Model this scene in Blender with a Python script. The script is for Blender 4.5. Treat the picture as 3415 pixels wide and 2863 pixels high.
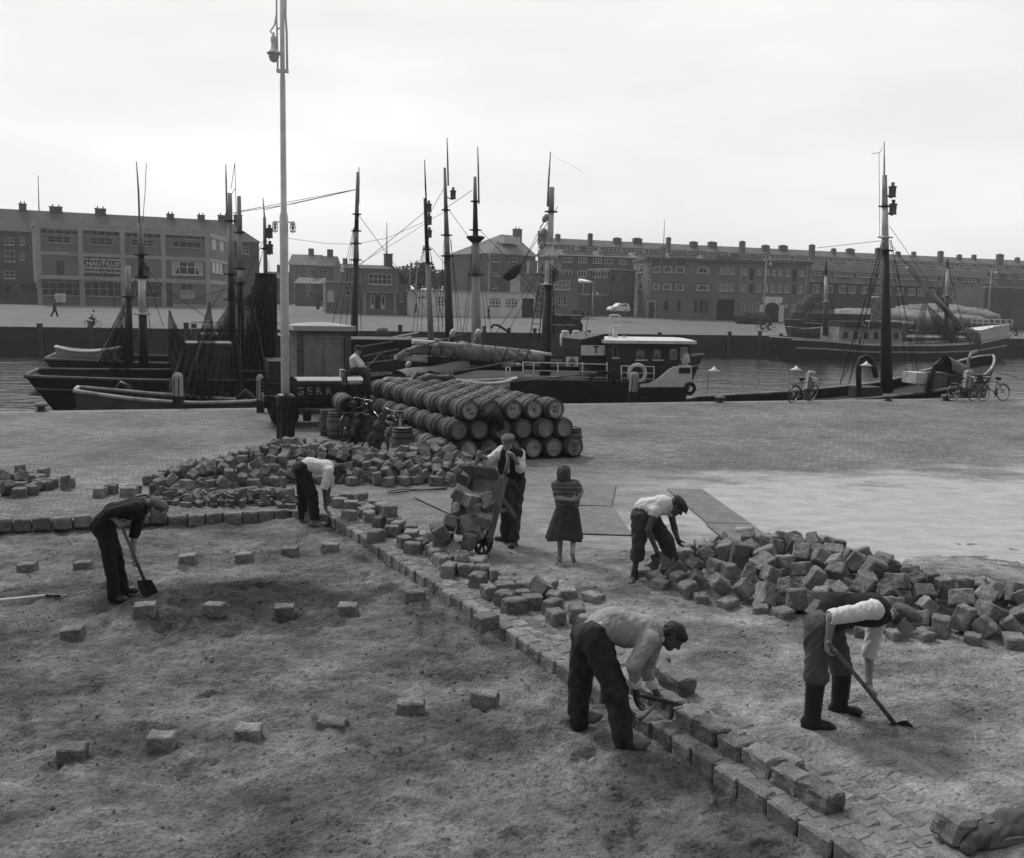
import bpy, bmesh, math, random
import numpy as np
from mathutils import Vector, Matrix, Euler, Quaternion
def Quaternion_(q): return Quaternion(q)
from mathutils.geometry import tessellate_polygon
PI = math.pi
for _o in list(bpy.data.objects): bpy.data.objects.remove(_o)
scene = bpy.context.scene
COL = scene.collection
# ------------------------------------------------------------------ camera
FPX = 3150.0; CX, CY = 1707.5, 1431.5; HCY = 1012.0; ROLL = math.atan(0.0235); CAMH = 3.6
TILT = math.atan((CY - HCY) / FPX)
cam_d = bpy.data.cameras.new('camera'); cam = bpy.data.objects.new('camera', cam_d); COL.objects.link(cam)
cam_d.sensor_width = 36.0; cam_d.lens = 36.0 * FPX / 3415.0
cam_d.clip_start = 0.1; cam_d.clip_end = 6000
cam.matrix_world = (Matrix.Translation((0, 0, CAMH)) @ Matrix.Rotation(PI / 2 - TILT, 4, 'X') @ Matrix.Rotation(ROLL, 4, 'Z'))
scene.camera = cam
# ------------------------------------------------------------------ sky, sun, exposure
SUN_EL, SUN_AZ = math.radians(52), math.radians(-38)      # high, from behind the harbour and to the left
wd = bpy.data.worlds.new('World'); scene.world = wd; wd.use_nodes = True
nt = wd.node_tree; bg = nt.nodes['Background']
sky = nt.nodes.new('ShaderNodeTexSky'); sky.sky_type = 'NISHITA'; sky.sun_disc = False
sky.sun_elevation = SUN_EL; sky.sun_rotation = SUN_AZ; sky.dust_density = 6; sky.air_density = 1.5
bw = nt.nodes.new('ShaderNodeRGBToBW'); nt.links.new(sky.outputs[0], bw.inputs[0])
tc = nt.nodes.new('ShaderNodeTexCoord'); cn = nt.nodes.new('ShaderNodeTexNoise')
mp = nt.nodes.new('ShaderNodeMapping'); mp.inputs['Scale'].default_value = (1.2, 1.2, 5.0)
nt.links.new(tc.outputs['Generated'], mp.inputs[0]); nt.links.new(mp.outputs[0], cn.inputs['Vector'])
cn.inputs['Scale'].default_value = 1.6; cn.inputs['Detail'].default_value = 5
cr = nt.nodes.new('ShaderNodeMapRange'); cr.inputs['To Min'].default_value = 7.5; cr.inputs['To Max'].default_value = 9.9
cr.inputs['From Min'].default_value = 0.3; cr.inputs['From Max'].default_value = 0.7
nt.links.new(cn.outputs['Fac'], cr.inputs[0])
mx = nt.nodes.new('ShaderNodeMix'); mx.data_type = 'FLOAT'; mx.inputs['Factor'].default_value = 0.85   # a closed cloud deck over the clear sky
nt.links.new(bw.outputs[0], mx.inputs['A']); nt.links.new(cr.outputs[0], mx.inputs['B'])
dt = nt.nodes.new('ShaderNodeVectorMath'); dt.operation = 'DOT_PRODUCT'; dt.inputs[1].default_value = (-0.25, 0.85, 0.46)   # clouds thinner, hence brighter, on the sun's side
nm = nt.nodes.new('ShaderNodeVectorMath'); nm.operation = 'NORMALIZE'; nt.links.new(tc.outputs['Generated'], nm.inputs[0]); nt.links.new(nm.outputs[0], dt.inputs[0])
dr_ = nt.nodes.new('ShaderNodeMapRange'); dr_.interpolation_type = 'SMOOTHSTEP'; dr_.inputs['From Min'].default_value = -0.7; dr_.inputs['From Max'].default_value = 0.75
dr_.inputs['To Min'].default_value = 0.22; dr_.inputs['To Max'].default_value = 1.0; nt.links.new(dt.outputs['Value'], dr_.inputs[0])
ml = nt.nodes.new('ShaderNodeMath'); ml.operation = 'MULTIPLY'; nt.links.new(mx.outputs['Result'], ml.inputs[0]); nt.links.new(dr_.outputs[0], ml.inputs[1])
nt.links.new(ml.outputs[0], bg.inputs['Color']); bg.inputs['Strength'].default_value = 0.1
sun_d = bpy.data.lights.new('sun', 'SUN'); sun = bpy.data.objects.new('sun', sun_d); COL.objects.link(sun)
sun_d.energy = 1.5; sun_d.angle = math.radians(11); sun_d.color = (1, 1, 1)
sv = Vector((math.sin(SUN_AZ) * math.cos(SUN_EL), math.cos(SUN_AZ) * math.cos(SUN_EL), math.sin(SUN_EL)))
sun.rotation_euler = sv.to_track_quat('Z', 'Y').to_euler(); sun.location = (-20, 30, 60)
scene.view_settings.view_transform = 'Standard'; scene.view_settings.look = 'None'
scene.view_settings.exposure = 0.2; scene.view_settings.gamma = 1.0
scene.render.engine = 'CYCLES'
scene.cycles.max_bounces = 5; scene.cycles.diffuse_bounces = 3; scene.cycles.glossy_bounces = 3
scene.cycles.transparent_max_bounces = 24; scene.cycles.use_denoising = True
# ------------------------------------------------------------------ pixel -> world
def _ray(px, py):
    u, v = px - CX, CY - py
    u, v = u * math.cos(ROLL) - v * math.sin(ROLL), u * math.sin(ROLL) + v * math.cos(ROLL)
    return Vector((u, FPX * math.cos(TILT) + v * math.sin(TILT), -FPX * math.sin(TILT) + v * math.cos(TILT)))
CAMP = Vector((0, 0, CAMH))
def G(px, py, z=0.0):                       # point at height z seen at photo pixel
    r = _ray(px, py); return CAMP + r * ((z - CAMH) / r.z)
def W(px, py, Y):                           # point at distance Y seen at photo pixel
    r = _ray(px, py); return CAMP + r * (Y / r.y)
# ------------------------------------------------------------------ materials
MATS = {}
def mat(name, col, rough=0.8, var=0.25, scale=6.0, bump=0.15, bscale=40.0, metal=0.0, rnd=0.0, spec=0.3, stretch=(1, 1, 1), var2=0.0, scale2=1.0, coord='Object', bdist=0.02):
    """grey procedural paint/stone/wood: two noise layers on the base value, noise bump, per object variation"""
    if name in MATS: return MATS[name]
    m = bpy.data.materials.new(name); m.use_nodes = True; n = m.node_tree.nodes; l = m.node_tree.links
    b = n['Principled BSDF']; b.inputs['Roughness'].default_value = rough; b.inputs['Metallic'].default_value = metal
    b.inputs['Specular IOR Level'].default_value = spec
    t = n.new('ShaderNodeTexCoord'); mpn = n.new('ShaderNodeMapping'); mpn.inputs['Scale'].default_value = stretch
    l.new(t.outputs[coord], mpn.inputs[0])
    vec = mpn.outputs[0]
    if rnd:
        oi = n.new('ShaderNodeObjectInfo'); ad = n.new('ShaderNodeVectorMath'); ad.operation = 'ADD'
        sc = n.new('ShaderNodeMath'); sc.operation = 'MULTIPLY'; sc.inputs[1].default_value = 37.0
        l.new(oi.outputs['Random'], sc.inputs[0]); l.new(vec, ad.inputs[0]); l.new(sc.outputs[0], ad.inputs[1]); vec = ad.outputs[0]
    nz = n.new('ShaderNodeTexNoise'); nz.inputs['Scale'].default_value = scale; nz.inputs['Detail'].default_value = 6
    l.new(vec, nz.inputs['Vector'])
    mr = n.new('ShaderNodeMapRange'); mr.inputs['From Min'].default_value = 0.28; mr.inputs['From Max'].default_value = 0.72
    mr.inputs['To Min'].default_value = col * (1 - var); mr.inputs['To Max'].default_value = col * (1 + var)
    l.new(nz.outputs['Fac'], mr.inputs[0]); val = mr.outputs[0]
    if var2:
        n2 = n.new('ShaderNodeTexNoise'); n2.inputs['Scale'].default_value = scale2; n2.inputs['Detail'].default_value = 4
        l.new(vec, n2.inputs['Vector']); m2 = n.new('ShaderNodeMapRange')
        m2.inputs['From Min'].default_value = 0.3; m2.inputs['From Max'].default_value = 0.7
        m2.inputs['To Min'].default_value = 1 - var2; m2.inputs['To Max'].default_value = 1 + var2
        l.new(n2.outputs['Fac'], m2.inputs[0]); mu = n.new('ShaderNodeMath'); mu.operation = 'MULTIPLY'
        l.new(val, mu.inputs[0]); l.new(m2.outputs[0], mu.inputs[1]); val = mu.outputs[0]
    if rnd:
        m3 = n.new('ShaderNodeMapRange'); m3.inputs['To Min'].default_value = 1 - rnd; m3.inputs['To Max'].default_value = 1 + rnd
        l.new(oi.outputs['Random'], m3.inputs[0]); mu3 = n.new('ShaderNodeMath'); mu3.operation = 'MULTIPLY'
        l.new(val, mu3.inputs[0]); l.new(m3.outputs[0], mu3.inputs[1]); val = mu3.outputs[0]
    cc = n.new('ShaderNodeCombineColor'); [l.new(val, cc.inputs[i]) for i in range(3)]
    l.new(cc.outputs[0], b.inputs['Base Color'])
    if bump:
        nb = n.new('ShaderNodeTexNoise'); nb.inputs['Scale'].default_value = bscale; nb.inputs['Detail'].default_value = 5
        l.new(vec, nb.inputs['Vector']); bp = n.new('ShaderNodeBump'); bp.inputs['Strength'].default_value = bump
        bp.inputs['Distance'].default_value = bdist
        l.new(nb.outputs['Fac'], bp.inputs['Height']); l.new(bp.outputs[0], b.inputs['Normal'])
    m['val'] = 1; MATS[name] = m
    return m
def brickmat(name, col, mortar, bw_=0.22, bh=0.065, var=0.25, rough=0.9, coord='Object', rotx=True, ms=0.012, bump=0.4, stain=0.25, sscale=0.4, offset=0.5):
    """courses of brick or tile; laid in X-Z (walls) or X-Y (ground)"""
    if name in MATS: return MATS[name]
    m = bpy.data.materials.new(name); m.use_nodes = True; n = m.node_tree.nodes; l = m.node_tree.links
    b = n['Principled BSDF']; b.inputs['Roughness'].default_value = rough; b.inputs['Specular IOR Level'].default_value = 0.25
    t = n.new('ShaderNodeTexCoord'); vec = t.outputs[coord]
    if rotx:
        sx = n.new('ShaderNodeSeparateXYZ'); l.new(vec, sx.inputs[0]); ad = n.new('ShaderNodeMath'); ad.operation = 'ADD'
        l.new(sx.outputs[0], ad.inputs[0]); l.new(sx.outputs[1], ad.inputs[1]); cb = n.new('ShaderNodeCombineXYZ')
        l.new(ad.outputs[0], cb.inputs[0]); l.new(sx.outputs[2], cb.inputs[1]); vec2 = cb.outputs[0]
    else: vec2 = vec
    br = n.new('ShaderNodeTexBrick'); l.new(vec2, br.inputs['Vector']); br.offset = offset
    br.inputs['Scale'].default_value = 1.0; br.inputs['Brick Width'].default_value = bw_; br.inputs['Row Height'].default_value = bh
    br.inputs['Mortar Size'].default_value = ms; br.inputs['Mortar Smooth'].default_value = 0.4
    br.inputs['Color1'].default_value = (col * (1 - var),) * 3 + (1,); br.inputs['Color2'].default_value = (col * (1 + var),) * 3 + (1,)
    br.inputs['Mortar'].default_value = (mortar,) * 3 + (1,)
    ns = n.new('ShaderNodeTexNoise'); ns.inputs['Scale'].default_value = sscale; ns.inputs['Detail'].default_value = 5; l.new(vec, ns.inputs['Vector'])
    mr = n.new('ShaderNodeMapRange'); mr.inputs['From Min'].default_value = 0.3; mr.inputs['From Max'].default_value = 0.7
    mr.inputs['To Min'].default_value = 1 - stain; mr.inputs['To Max'].default_value = 1 + stain; l.new(ns.outputs['Fac'], mr.inputs[0])
    mu = n.new('ShaderNodeVectorMath'); mu.operation = 'SCALE'; l.new(br.outputs['Color'], mu.inputs[0]); l.new(mr.outputs[0], mu.inputs['Scale'])
    l.new(mu.outputs[0], b.inputs['Base Color'])
    if bump:
        bp = n.new('ShaderNodeBump'); bp.inputs['Strength'].default_value = bump; bp.inputs['Distance'].default_value = 0.015; bp.invert = True
        l.new(br.outputs['Fac'], bp.inputs['Height']); l.new(bp.outputs[0], b.inputs['Normal'])
    MATS[name] = m
    return m
# ------------------------------------------------------------------ mesh builder
def mw(o):
    m = Matrix.Identity(4)
    while o is not None: m = o.matrix_basis @ m; o = o.parent
    return m
def frame(d, up=Vector((0, 0, 1))):
    d = d.normalized()
    if abs(d.dot(up)) > 0.98: up = Vector((1, 0, 0))
    x = up.cross(d).normalized(); y = d.cross(x); return x, y
class MB:
    def __init__(s): s.v = []; s.f = []; s.mi = []; s.sm = []; s.T = Matrix.Identity(4); s.m = 0
    def add(s, vs, fs, smooth=False, mi=None):
        b = len(s.v); T = s.T; s.v += [T @ Vector(p) for p in vs]
        for f in fs: s.f.append([b + i for i in f]); s.mi.append(s.m if mi is None else mi); s.sm.append(smooth)
        return s
    def box(s, c, d, rz=0, R=None, mi=None, taper=1.0):
        a, b, e = d[0] / 2, d[1] / 2, d[2] / 2; c = Vector(c)
        M = R.to_3x3() if R is not None else Matrix.Rotation(rz, 3, 'Z')
        vs = [c + M @ Vector((x * a * (taper if z > 0 else 1), y * b * (taper if z > 0 else 1), z * e)) for z in (-1, 1) for x, y in ((-1, -1), (1, -1), (1, 1), (-1, 1))]
        return s.add(vs, [(3, 2, 1, 0), (4, 5, 6, 7), (0, 1, 5, 4), (1, 2, 6, 5), (2, 3, 7, 6), (3, 0, 4, 7)], mi=mi)
    def bar(s, p, q, w, h, mi=None, up=Vector((0, 0, 1))):       # rectangular bar p-q
        p, q = Vector(p), Vector(q); x, y = frame(q - p, up); x = x * w / 2; y = y * h / 2
        vs = [a + i * x + j * y for a in (p, q) for i, j in ((-1, -1), (1, -1), (1, 1), (-1, 1))]
        return s.add(vs, [(3, 2, 1, 0), (4, 5, 6, 7), (0, 1, 5, 4), (1, 2, 6, 5), (2, 3, 7, 6), (3, 0, 4, 7)], mi=mi)
    def tube(s, pts, r, n=8, cap=True, mi=None, smooth=True, closed=False):
        pts = [Vector(p) for p in pts]; k = len(pts)
        rs = [r] * k if not hasattr(r, '__len__') else r
        vs = []; x = None
        for i, p in enumerate(pts):
            if closed: d = pts[(i + 1) % k] - pts[i - 1]
            else: d = pts[min(i + 1, k - 1)] - pts[max(i - 1, 0)]
            if d.length < 1e-9: d = Vector((0, 0, 1))
            d.normalize()
            if x is None: x, y = frame(d)
            else:
                x = (x - d * x.dot(d)); x = x.normalized() if x.length > 1e-6 else frame(d)[0]; y = d.cross(x)
            vs += [p + rs[i] * (math.cos(2 * PI * j / n) * x + math.sin(2 * PI * j / n) * y) for j in range(n)]
        fs = []
        for i in range(k if closed else k - 1):
            a, b = i * n, ((i + 1) % k) * n
            fs += [(a + j, a + (j + 1) % n, b + (j + 1) % n, b + j) for j in range(n)]
        s.add(vs, fs, smooth, mi)
        if cap and not closed:
            b = len(s.v) - len(vs)
            for q in (list(range(n))[::-1], [(k - 1) * n + j for j in range(n)]):
                s.f.append([b + i for i in q]); s.mi.append(s.m if mi is None else mi); s.sm.append(False)
        return s
    def lathe(s, prof, n=16, c=(0, 0, 0), M=None, mi=None, smooth=True, capb=True, capt=True):   # profile of (r, z)
        c = Vector(c); M3 = M.to_3x3() if M is not None else Matrix.Identity(3); vs = []
        for r, z in prof: vs += [c + M3 @ Vector((r * math.cos(2 * PI * j / n), r * math.sin(2 * PI * j / n), z)) for j in range(n)]
        fs = [(i * n + j, i * n + (j + 1) % n, (i + 1) * n + (j + 1) % n, (i + 1) * n + j) for i in range(len(prof) - 1) for j in range(n)]
        s.add(vs, fs, smooth, mi); b = len(s.v) - len(vs); k = len(prof)
        for ok, q in ((capb, list(range(n))[::-1]), (capt, [(k - 1) * n + j for j in range(n)])):
            if ok: s.f.append([b + i for i in q]); s.mi.append(s.m if mi is None else mi); s.sm.append(False)
        return s
    def prism(s, poly, z0, z1, mi=None):                          # vertical prism from plan polygon
        n = len(poly); vs = [(x, y, z0) for x, y in poly] + [(x, y, z1) for x, y in poly]
        tri = tessellate_polygon([[Vector((x, y, 0)) for x, y in poly]])
        fs = [tuple(n + i for i in t) for t in tri] + [tuple(reversed(t)) for t in tri]
        fs += [(i, (i + 1) % n, n + (i + 1) % n, n + i) for i in range(n)]
        return s.add(vs, fs, mi=mi)
    def slab(s, poly, d, mi=None):                                # 3D planar polygon with thickness vector d
        n = len(poly); d = Vector(d); p0 = [Vector(p) for p in poly]
        tri = tessellate_polygon([p0]); vs = p0 + [p + d for p in p0]
        fs = [tuple(t) for t in tri] + [tuple(n + i for i in reversed(t)) for t in tri] + [(i, n + i, n + (i + 1) % n, (i + 1) % n) for i in range(n)]
        return s.add(vs, fs, mi=mi)
    def grid(s, P, closed_u=False, smooth=True, mi=None):         # P[i][j] points
        a, b = len(P), len(P[0]); vs = [p for r in P for p in r]
        fs = [(i * b + j, i * b + j + 1, ((i + 1) % a) * b + j + 1, ((i + 1) % a) * b + j) for i in range(a if closed_u else a - 1) for j in range(b - 1)]
        return s.add(vs, fs, smooth, mi)
    def text(s, txt, size, M, mi=None, ext=0.004, bold=0.0):      # lettering centred on M, reading along +X, up +Y, facing +Z
        cu = bpy.data.curves.new('lettering', 'FONT'); cu.body = txt; cu.size = size; cu.extrude = ext; cu.offset = bold
        cu.align_x = 'CENTER'; cu.align_y = 'CENTER'; cu.resolution_u = 3
        o = bpy.data.objects.new('lettering', cu); COL.objects.link(o)
        me = o.evaluated_get(bpy.context.evaluated_depsgraph_get()).to_mesh()
        vs = [M @ v.co for v in me.vertices]; fs = [tuple(p.vertices) for p in me.polygons]
        s.add(vs, fs, mi=mi); o.to_mesh_clear(); bpy.data.objects.remove(o); bpy.data.curves.remove(cu)
        return s
    def build(s, name, mats, parent=None, world=False, fix=True):
        me = bpy.data.meshes.new(name)
        if world and parent is not None:
            iv = mw(parent).inverted(); vs = [iv @ p for p in s.v]
        else: vs = s.v
        me.from_pydata([tuple(p) for p in vs], [], s.f)
        mats = mats if isinstance(mats, (list, tuple)) else [mats]
        for m in mats: me.materials.append(m)
        if me.polygons:
            me.polygons.foreach_set('material_index', [min(i, len(mats) - 1) for i in s.mi]); me.polygons.foreach_set('use_smooth', s.sm)
        if fix and len(s.f) < 60000:
            bm = bmesh.new(); bm.from_mesh(me); bmesh.ops.recalc_face_normals(bm, faces=bm.faces); bm.to_mesh(me); bm.free()
        me.update()
        o = bpy.data.objects.new(name, me); COL.objects.link(o)
        if parent is not None: o.parent = parent
        return o
def tag(o, label=None, cat=None, group=None, kind=None):
    if label: o['label'] = label
    if cat: o['category'] = cat
    if group: o['group'] = group
    if kind: o['kind'] = kind
    return o
def thing(name, label, cat, loc=(0, 0, 0), rz=0.0, group=None):
    o = bpy.data.objects.new(name, None); COL.objects.link(o); o.empty_display_size = 0.2
    o.location = loc; o.rotation_euler = (0, 0, rz)
    return tag(o, label, cat, group)
def struct(o): o['kind'] = 'structure'; return o
def dup(root, loc=None, rot=None, label=None, group=None, scale=None, parent=None):
    c = root.copy(); COL.objects.link(c)
    if parent is not None: c.parent = parent
    if loc is not None: c.location = loc
    if rot is not None: c.rotation_euler = rot
    if scale is not None: c.scale = scale
    if label: c['label'] = label
    if group: c['group'] = group
    for ch in list(root.children): dup(ch, parent=c)
    return c
# ------------------------------------------------------------------ lattice noise for terrain
def vnoise(x, y, seed=0):
    xi = np.floor(x).astype(np.int64); yi = np.floor(y).astype(np.int64); fx = x - xi; fy = y - yi
    fx = fx * fx * (3 - 2 * fx); fy = fy * fy * (3 - 2 * fy)
    def hsh(i, j):
        n = (i * 374761393 + j * 668265263 + seed * 1442695041) & 0xFFFFFFFF
        n = ((n ^ (n >> 13)) * 1274126177) & 0xFFFFFFFF
        return ((n ^ (n >> 16)) & 0xFFFF) / 65535.0 * 2 - 1
    a, b, c, d = hsh(xi, yi), hsh(xi + 1, yi), hsh(xi, yi + 1), hsh(xi + 1, yi + 1)
    return (a * (1 - fx) + b * fx) * (1 - fy) + (c * (1 - fx) + d * fx) * fy
random.seed(5)
# ------------------------------------------------------------------ the setting
QA = Vector((-15.24, 27.88, 0)); QU = Vector((0.9436, 0.3312, 0)).normalized(); QN = Vector((-QU.y, QU.x, 0))   # near quay edge and its normal
QANG = math.atan2(QU.y, QU.x)
FA = Vector((-51.5, 95.0, 0)); FU = Vector((0.9362, 0.3515, 0)).normalized(); FN = Vector((-FU.y, FU.x, 0))     # far quay edge
K0 = Vector((-2.98, 15.43, 0)); K2 = Vector((2.25, 6.08, 0)); KU = (K2 - K0).normalized(); KN = Vector((-KU.y, KU.x, 0))  # row of setts; KN points right, away from the bed
WATER = -2.6
def kq(p): return p.xy if hasattr(p, 'xy') else p
def quay_mat():
    m = bpy.data.materials.new('quay_setts'); m.use_nodes = True; n = m.node_tree.nodes; l = m.node_tree.links
    b = n['Principled BSDF']; b.inputs['Roughness'].default_value = 0.95; b.inputs['Specular IOR Level'].default_value = 0.12
    t = n.new('ShaderNodeTexCoord'); wv = n.new('ShaderNodeTexNoise'); wv.inputs['Scale'].default_value = 1.3
    l.new(t.outputs['Object'], wv.inputs['Vector']); sc = n.new('ShaderNodeVectorMath'); sc.operation = 'SCALE'; sc.inputs['Scale'].default_value = 0.3
    l.new(wv.outputs['Color'], sc.inputs[0]); ad = n.new('ShaderNodeVectorMath'); l.new(t.outputs['Object'], ad.inputs[0]); l.new(sc.outputs[0], ad.inputs[1])
    br = n.new('ShaderNodeTexBrick'); l.new(ad.outputs[0], br.inputs['Vector']); br.inputs['Scale'].default_value = 1
    br.inputs['Brick Width'].default_value = 0.2; br.inputs['Row Height'].default_value = 0.125; br.inputs['Mortar Size'].default_value = 0.011; br.inputs['Mortar Smooth'].default_value = 0.5
    br.inputs['Color1'].default_value = (.16,) * 3 + (1,); br.inputs['Color2'].default_value = (.25,) * 3 + (1,); br.inputs['Mortar'].default_value = (.1,) * 3 + (1,); br.inputs['Bias'].default_value = -0.1
    # big worn patches and odd pale setts
    n1 = n.new('ShaderNodeTexNoise'); n1.inputs['Scale'].default_value = 0.35; n1.inputs['Detail'].default_value = 6; l.new(t.outputs['Object'], n1.inputs['Vector'])
    r1 = n.new('ShaderNodeMapRange'); r1.inputs['From Min'].default_value = 0.3; r1.inputs['From Max'].default_value = 0.7; r1.inputs['To Min'].default_value = 0.7; r1.inputs['To Max'].default_value = 1.26
    l.new(n1.outputs['Fac'], r1.inputs[0]); s1 = n.new('ShaderNodeVectorMath'); s1.operation = 'SCALE'; l.new(br.outputs['Color'], s1.inputs[0]); l.new(r1.outputs[0], s1.inputs['Scale'])
    # loose blown sand over the setts on the working side (a real cover of sand with a ragged edge)
    sx = n.new('ShaderNodeSeparateXYZ'); geo = n.new('ShaderNodeNewGeometry'); l.new(geo.outputs['Position'], sx.inputs[0])
    n2 = n.new('ShaderNodeTexNoise'); n2.inputs['Scale'].default_value = 0.42; n2.inputs['Detail'].default_value = 8; n2.inputs['Roughness'].default_value = 0.65
    st = n.new('ShaderNodeMapping'); st.inputs['Scale'].default_value = (0.75, 1.25, 1); l.new(geo.outputs['Position'], st.inputs[0]); l.new(st.outputs[0], n2.inputs['Vector'])
    def mth(op, a, b_=None, c=None):
        q = n.new('ShaderNodeMath'); q.operation = op
        for i, v in enumerate((a, b_, c)):
            if v is None: continue
            if hasattr(v, 'is_linked'): l.new(v, q.inputs[i])
            else: q.inputs[i].default_value = v
        return q.outputs[0]
    def sstep(v, a, b_):
        q = n.new('ShaderNodeMapRange'); q.interpolation_type = 'SMOOTHSTEP'; l.new(v, q.inputs[0]); q.inputs['From Min'].default_value = a; q.inputs['From Max'].default_value = b_; return q.outputs[0]
    nn = mth('MULTIPLY', mth('SUBTRACT', n2.outputs['Fac'], 0.5), 12.0)
    yy = mth('ADD', mth('SUBTRACT', sx.outputs[1], mth('MULTIPLY', sx.outputs[0], 0.22)), nn)   # distance, slanting a little with the quay
    side = mth('ADD', mth('ADD', sx.outputs[0], mth('MULTIPLY', sx.outputs[1], 0.56)), mth('MULTIPLY', nn, 0.5))   # to the right of the kerb line: x + .56 y > 5.66
    sand = mth('MULTIPLY', sstep(yy, 20.8, 17.6), sstep(side, 5.2, 9.5))
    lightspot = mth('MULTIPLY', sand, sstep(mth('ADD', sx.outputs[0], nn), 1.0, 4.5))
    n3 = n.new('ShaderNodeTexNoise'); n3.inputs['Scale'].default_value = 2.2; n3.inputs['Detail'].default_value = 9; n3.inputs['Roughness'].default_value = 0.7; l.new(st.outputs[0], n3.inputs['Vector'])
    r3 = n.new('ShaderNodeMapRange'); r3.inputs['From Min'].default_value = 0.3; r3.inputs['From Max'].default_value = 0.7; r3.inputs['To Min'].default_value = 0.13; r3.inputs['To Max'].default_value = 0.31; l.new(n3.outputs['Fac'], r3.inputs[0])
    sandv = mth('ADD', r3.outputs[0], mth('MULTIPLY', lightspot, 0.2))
    cc = n.new('ShaderNodeCombineColor'); [l.new(sandv, cc.inputs[i]) for i in range(3)]
    s2 = n.new('ShaderNodeVectorMath'); s2.operation = 'SCALE'; l.new(s1.outputs[0], s2.inputs[0]); l.new(mth('ADD', mth('MULTIPLY', n3.outputs['Fac'], 1.1), .45), s2.inputs['Scale'])
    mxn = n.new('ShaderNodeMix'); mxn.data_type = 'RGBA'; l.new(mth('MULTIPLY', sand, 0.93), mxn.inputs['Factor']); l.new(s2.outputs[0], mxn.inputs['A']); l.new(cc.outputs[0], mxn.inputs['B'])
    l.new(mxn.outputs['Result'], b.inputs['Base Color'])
    n4 = n.new('ShaderNodeTexNoise'); n4.inputs['Scale'].default_value = 22; n4.inputs['Detail'].default_value = 5; l.new(t.outputs['Object'], n4.inputs['Vector'])
    hh = mth('ADD', mth('MULTIPLY', mth('SUBTRACT', 1.0, br.outputs['Fac']), mth('SUBTRACT', 1.0, mth('MULTIPLY', sand, 0.85))), mth('MULTIPLY', n4.outputs['Fac'], 0.5))
    hh = mth('ADD', hh, mth('MULTIPLY', n3.outputs['Fac'], 2.2))
    bp = n.new('ShaderNodeBump'); bp.inputs['Strength'].default_value = 0.7; bp.inputs['Distance'].default_value = 0.02
    l.new(hh, bp.inputs['Height']); l.new(bp.outputs[0], b.inputs['Normal'])
    return m
KL = [Vector((-14, 12.25, 0)), Vector((-7.95, 14.39, 0)), Vector((-4.5, 15.63, 0)), Vector((-3.65, 15.78, 0)), K0.copy(), K0 + KU * 3.2, K0 + KU * 7.7, K2.copy(), K2 + KU * 3.6]
E0 = QA + QU * 1.3; E1 = QA + QU * 95
Rq = Matrix.Rotation(-QANG, 3, 'Z')
mbq = MB()
poly = [p.xy for p in KL] + [Vector((30, 2.5)), Vector((70, 10)), E1.xy, E0.xy]
poly2 = [Vector((-14, 12.25)), E0.xy, (QA - QU * 70).xy, Vector((-70, -8))]
for pl in (poly, poly2):
    P3 = [Rq @ Vector((p[0], p[1], 0)) for p in pl]
    tri = tessellate_polygon([P3]); mbq.add(P3, [tuple(t) for t in tri])
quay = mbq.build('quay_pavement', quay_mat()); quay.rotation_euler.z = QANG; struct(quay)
# quay edge coping and near quay wall below it
mcon = mat('coping_stone', 0.2, 0.85, 0.25, 3.0, 0.3, 30)
q = MB(); q.bar(QA - QU * 70 + QN * 0.25 + Vector((0, 0, -.18)), QA + QU * 95 + QN * 0.25 + Vector((0, 0, -.18)), 0.5, 0.36)
struct(q.build('quay_coping', mcon))
q = MB(); q.bar(QA - QU * 70 + QN * 0.1 + Vector((0, 0, -2.2)), QA + QU * 95 + QN * 0.1 + Vector((0, 0, -2.2)), 0.3, 3.7)
struct(q.build('near_quay_wall', mat('tarred_wall', 0.03, 0.8, 0.4, 0.8, 0.4, 6)))
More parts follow.
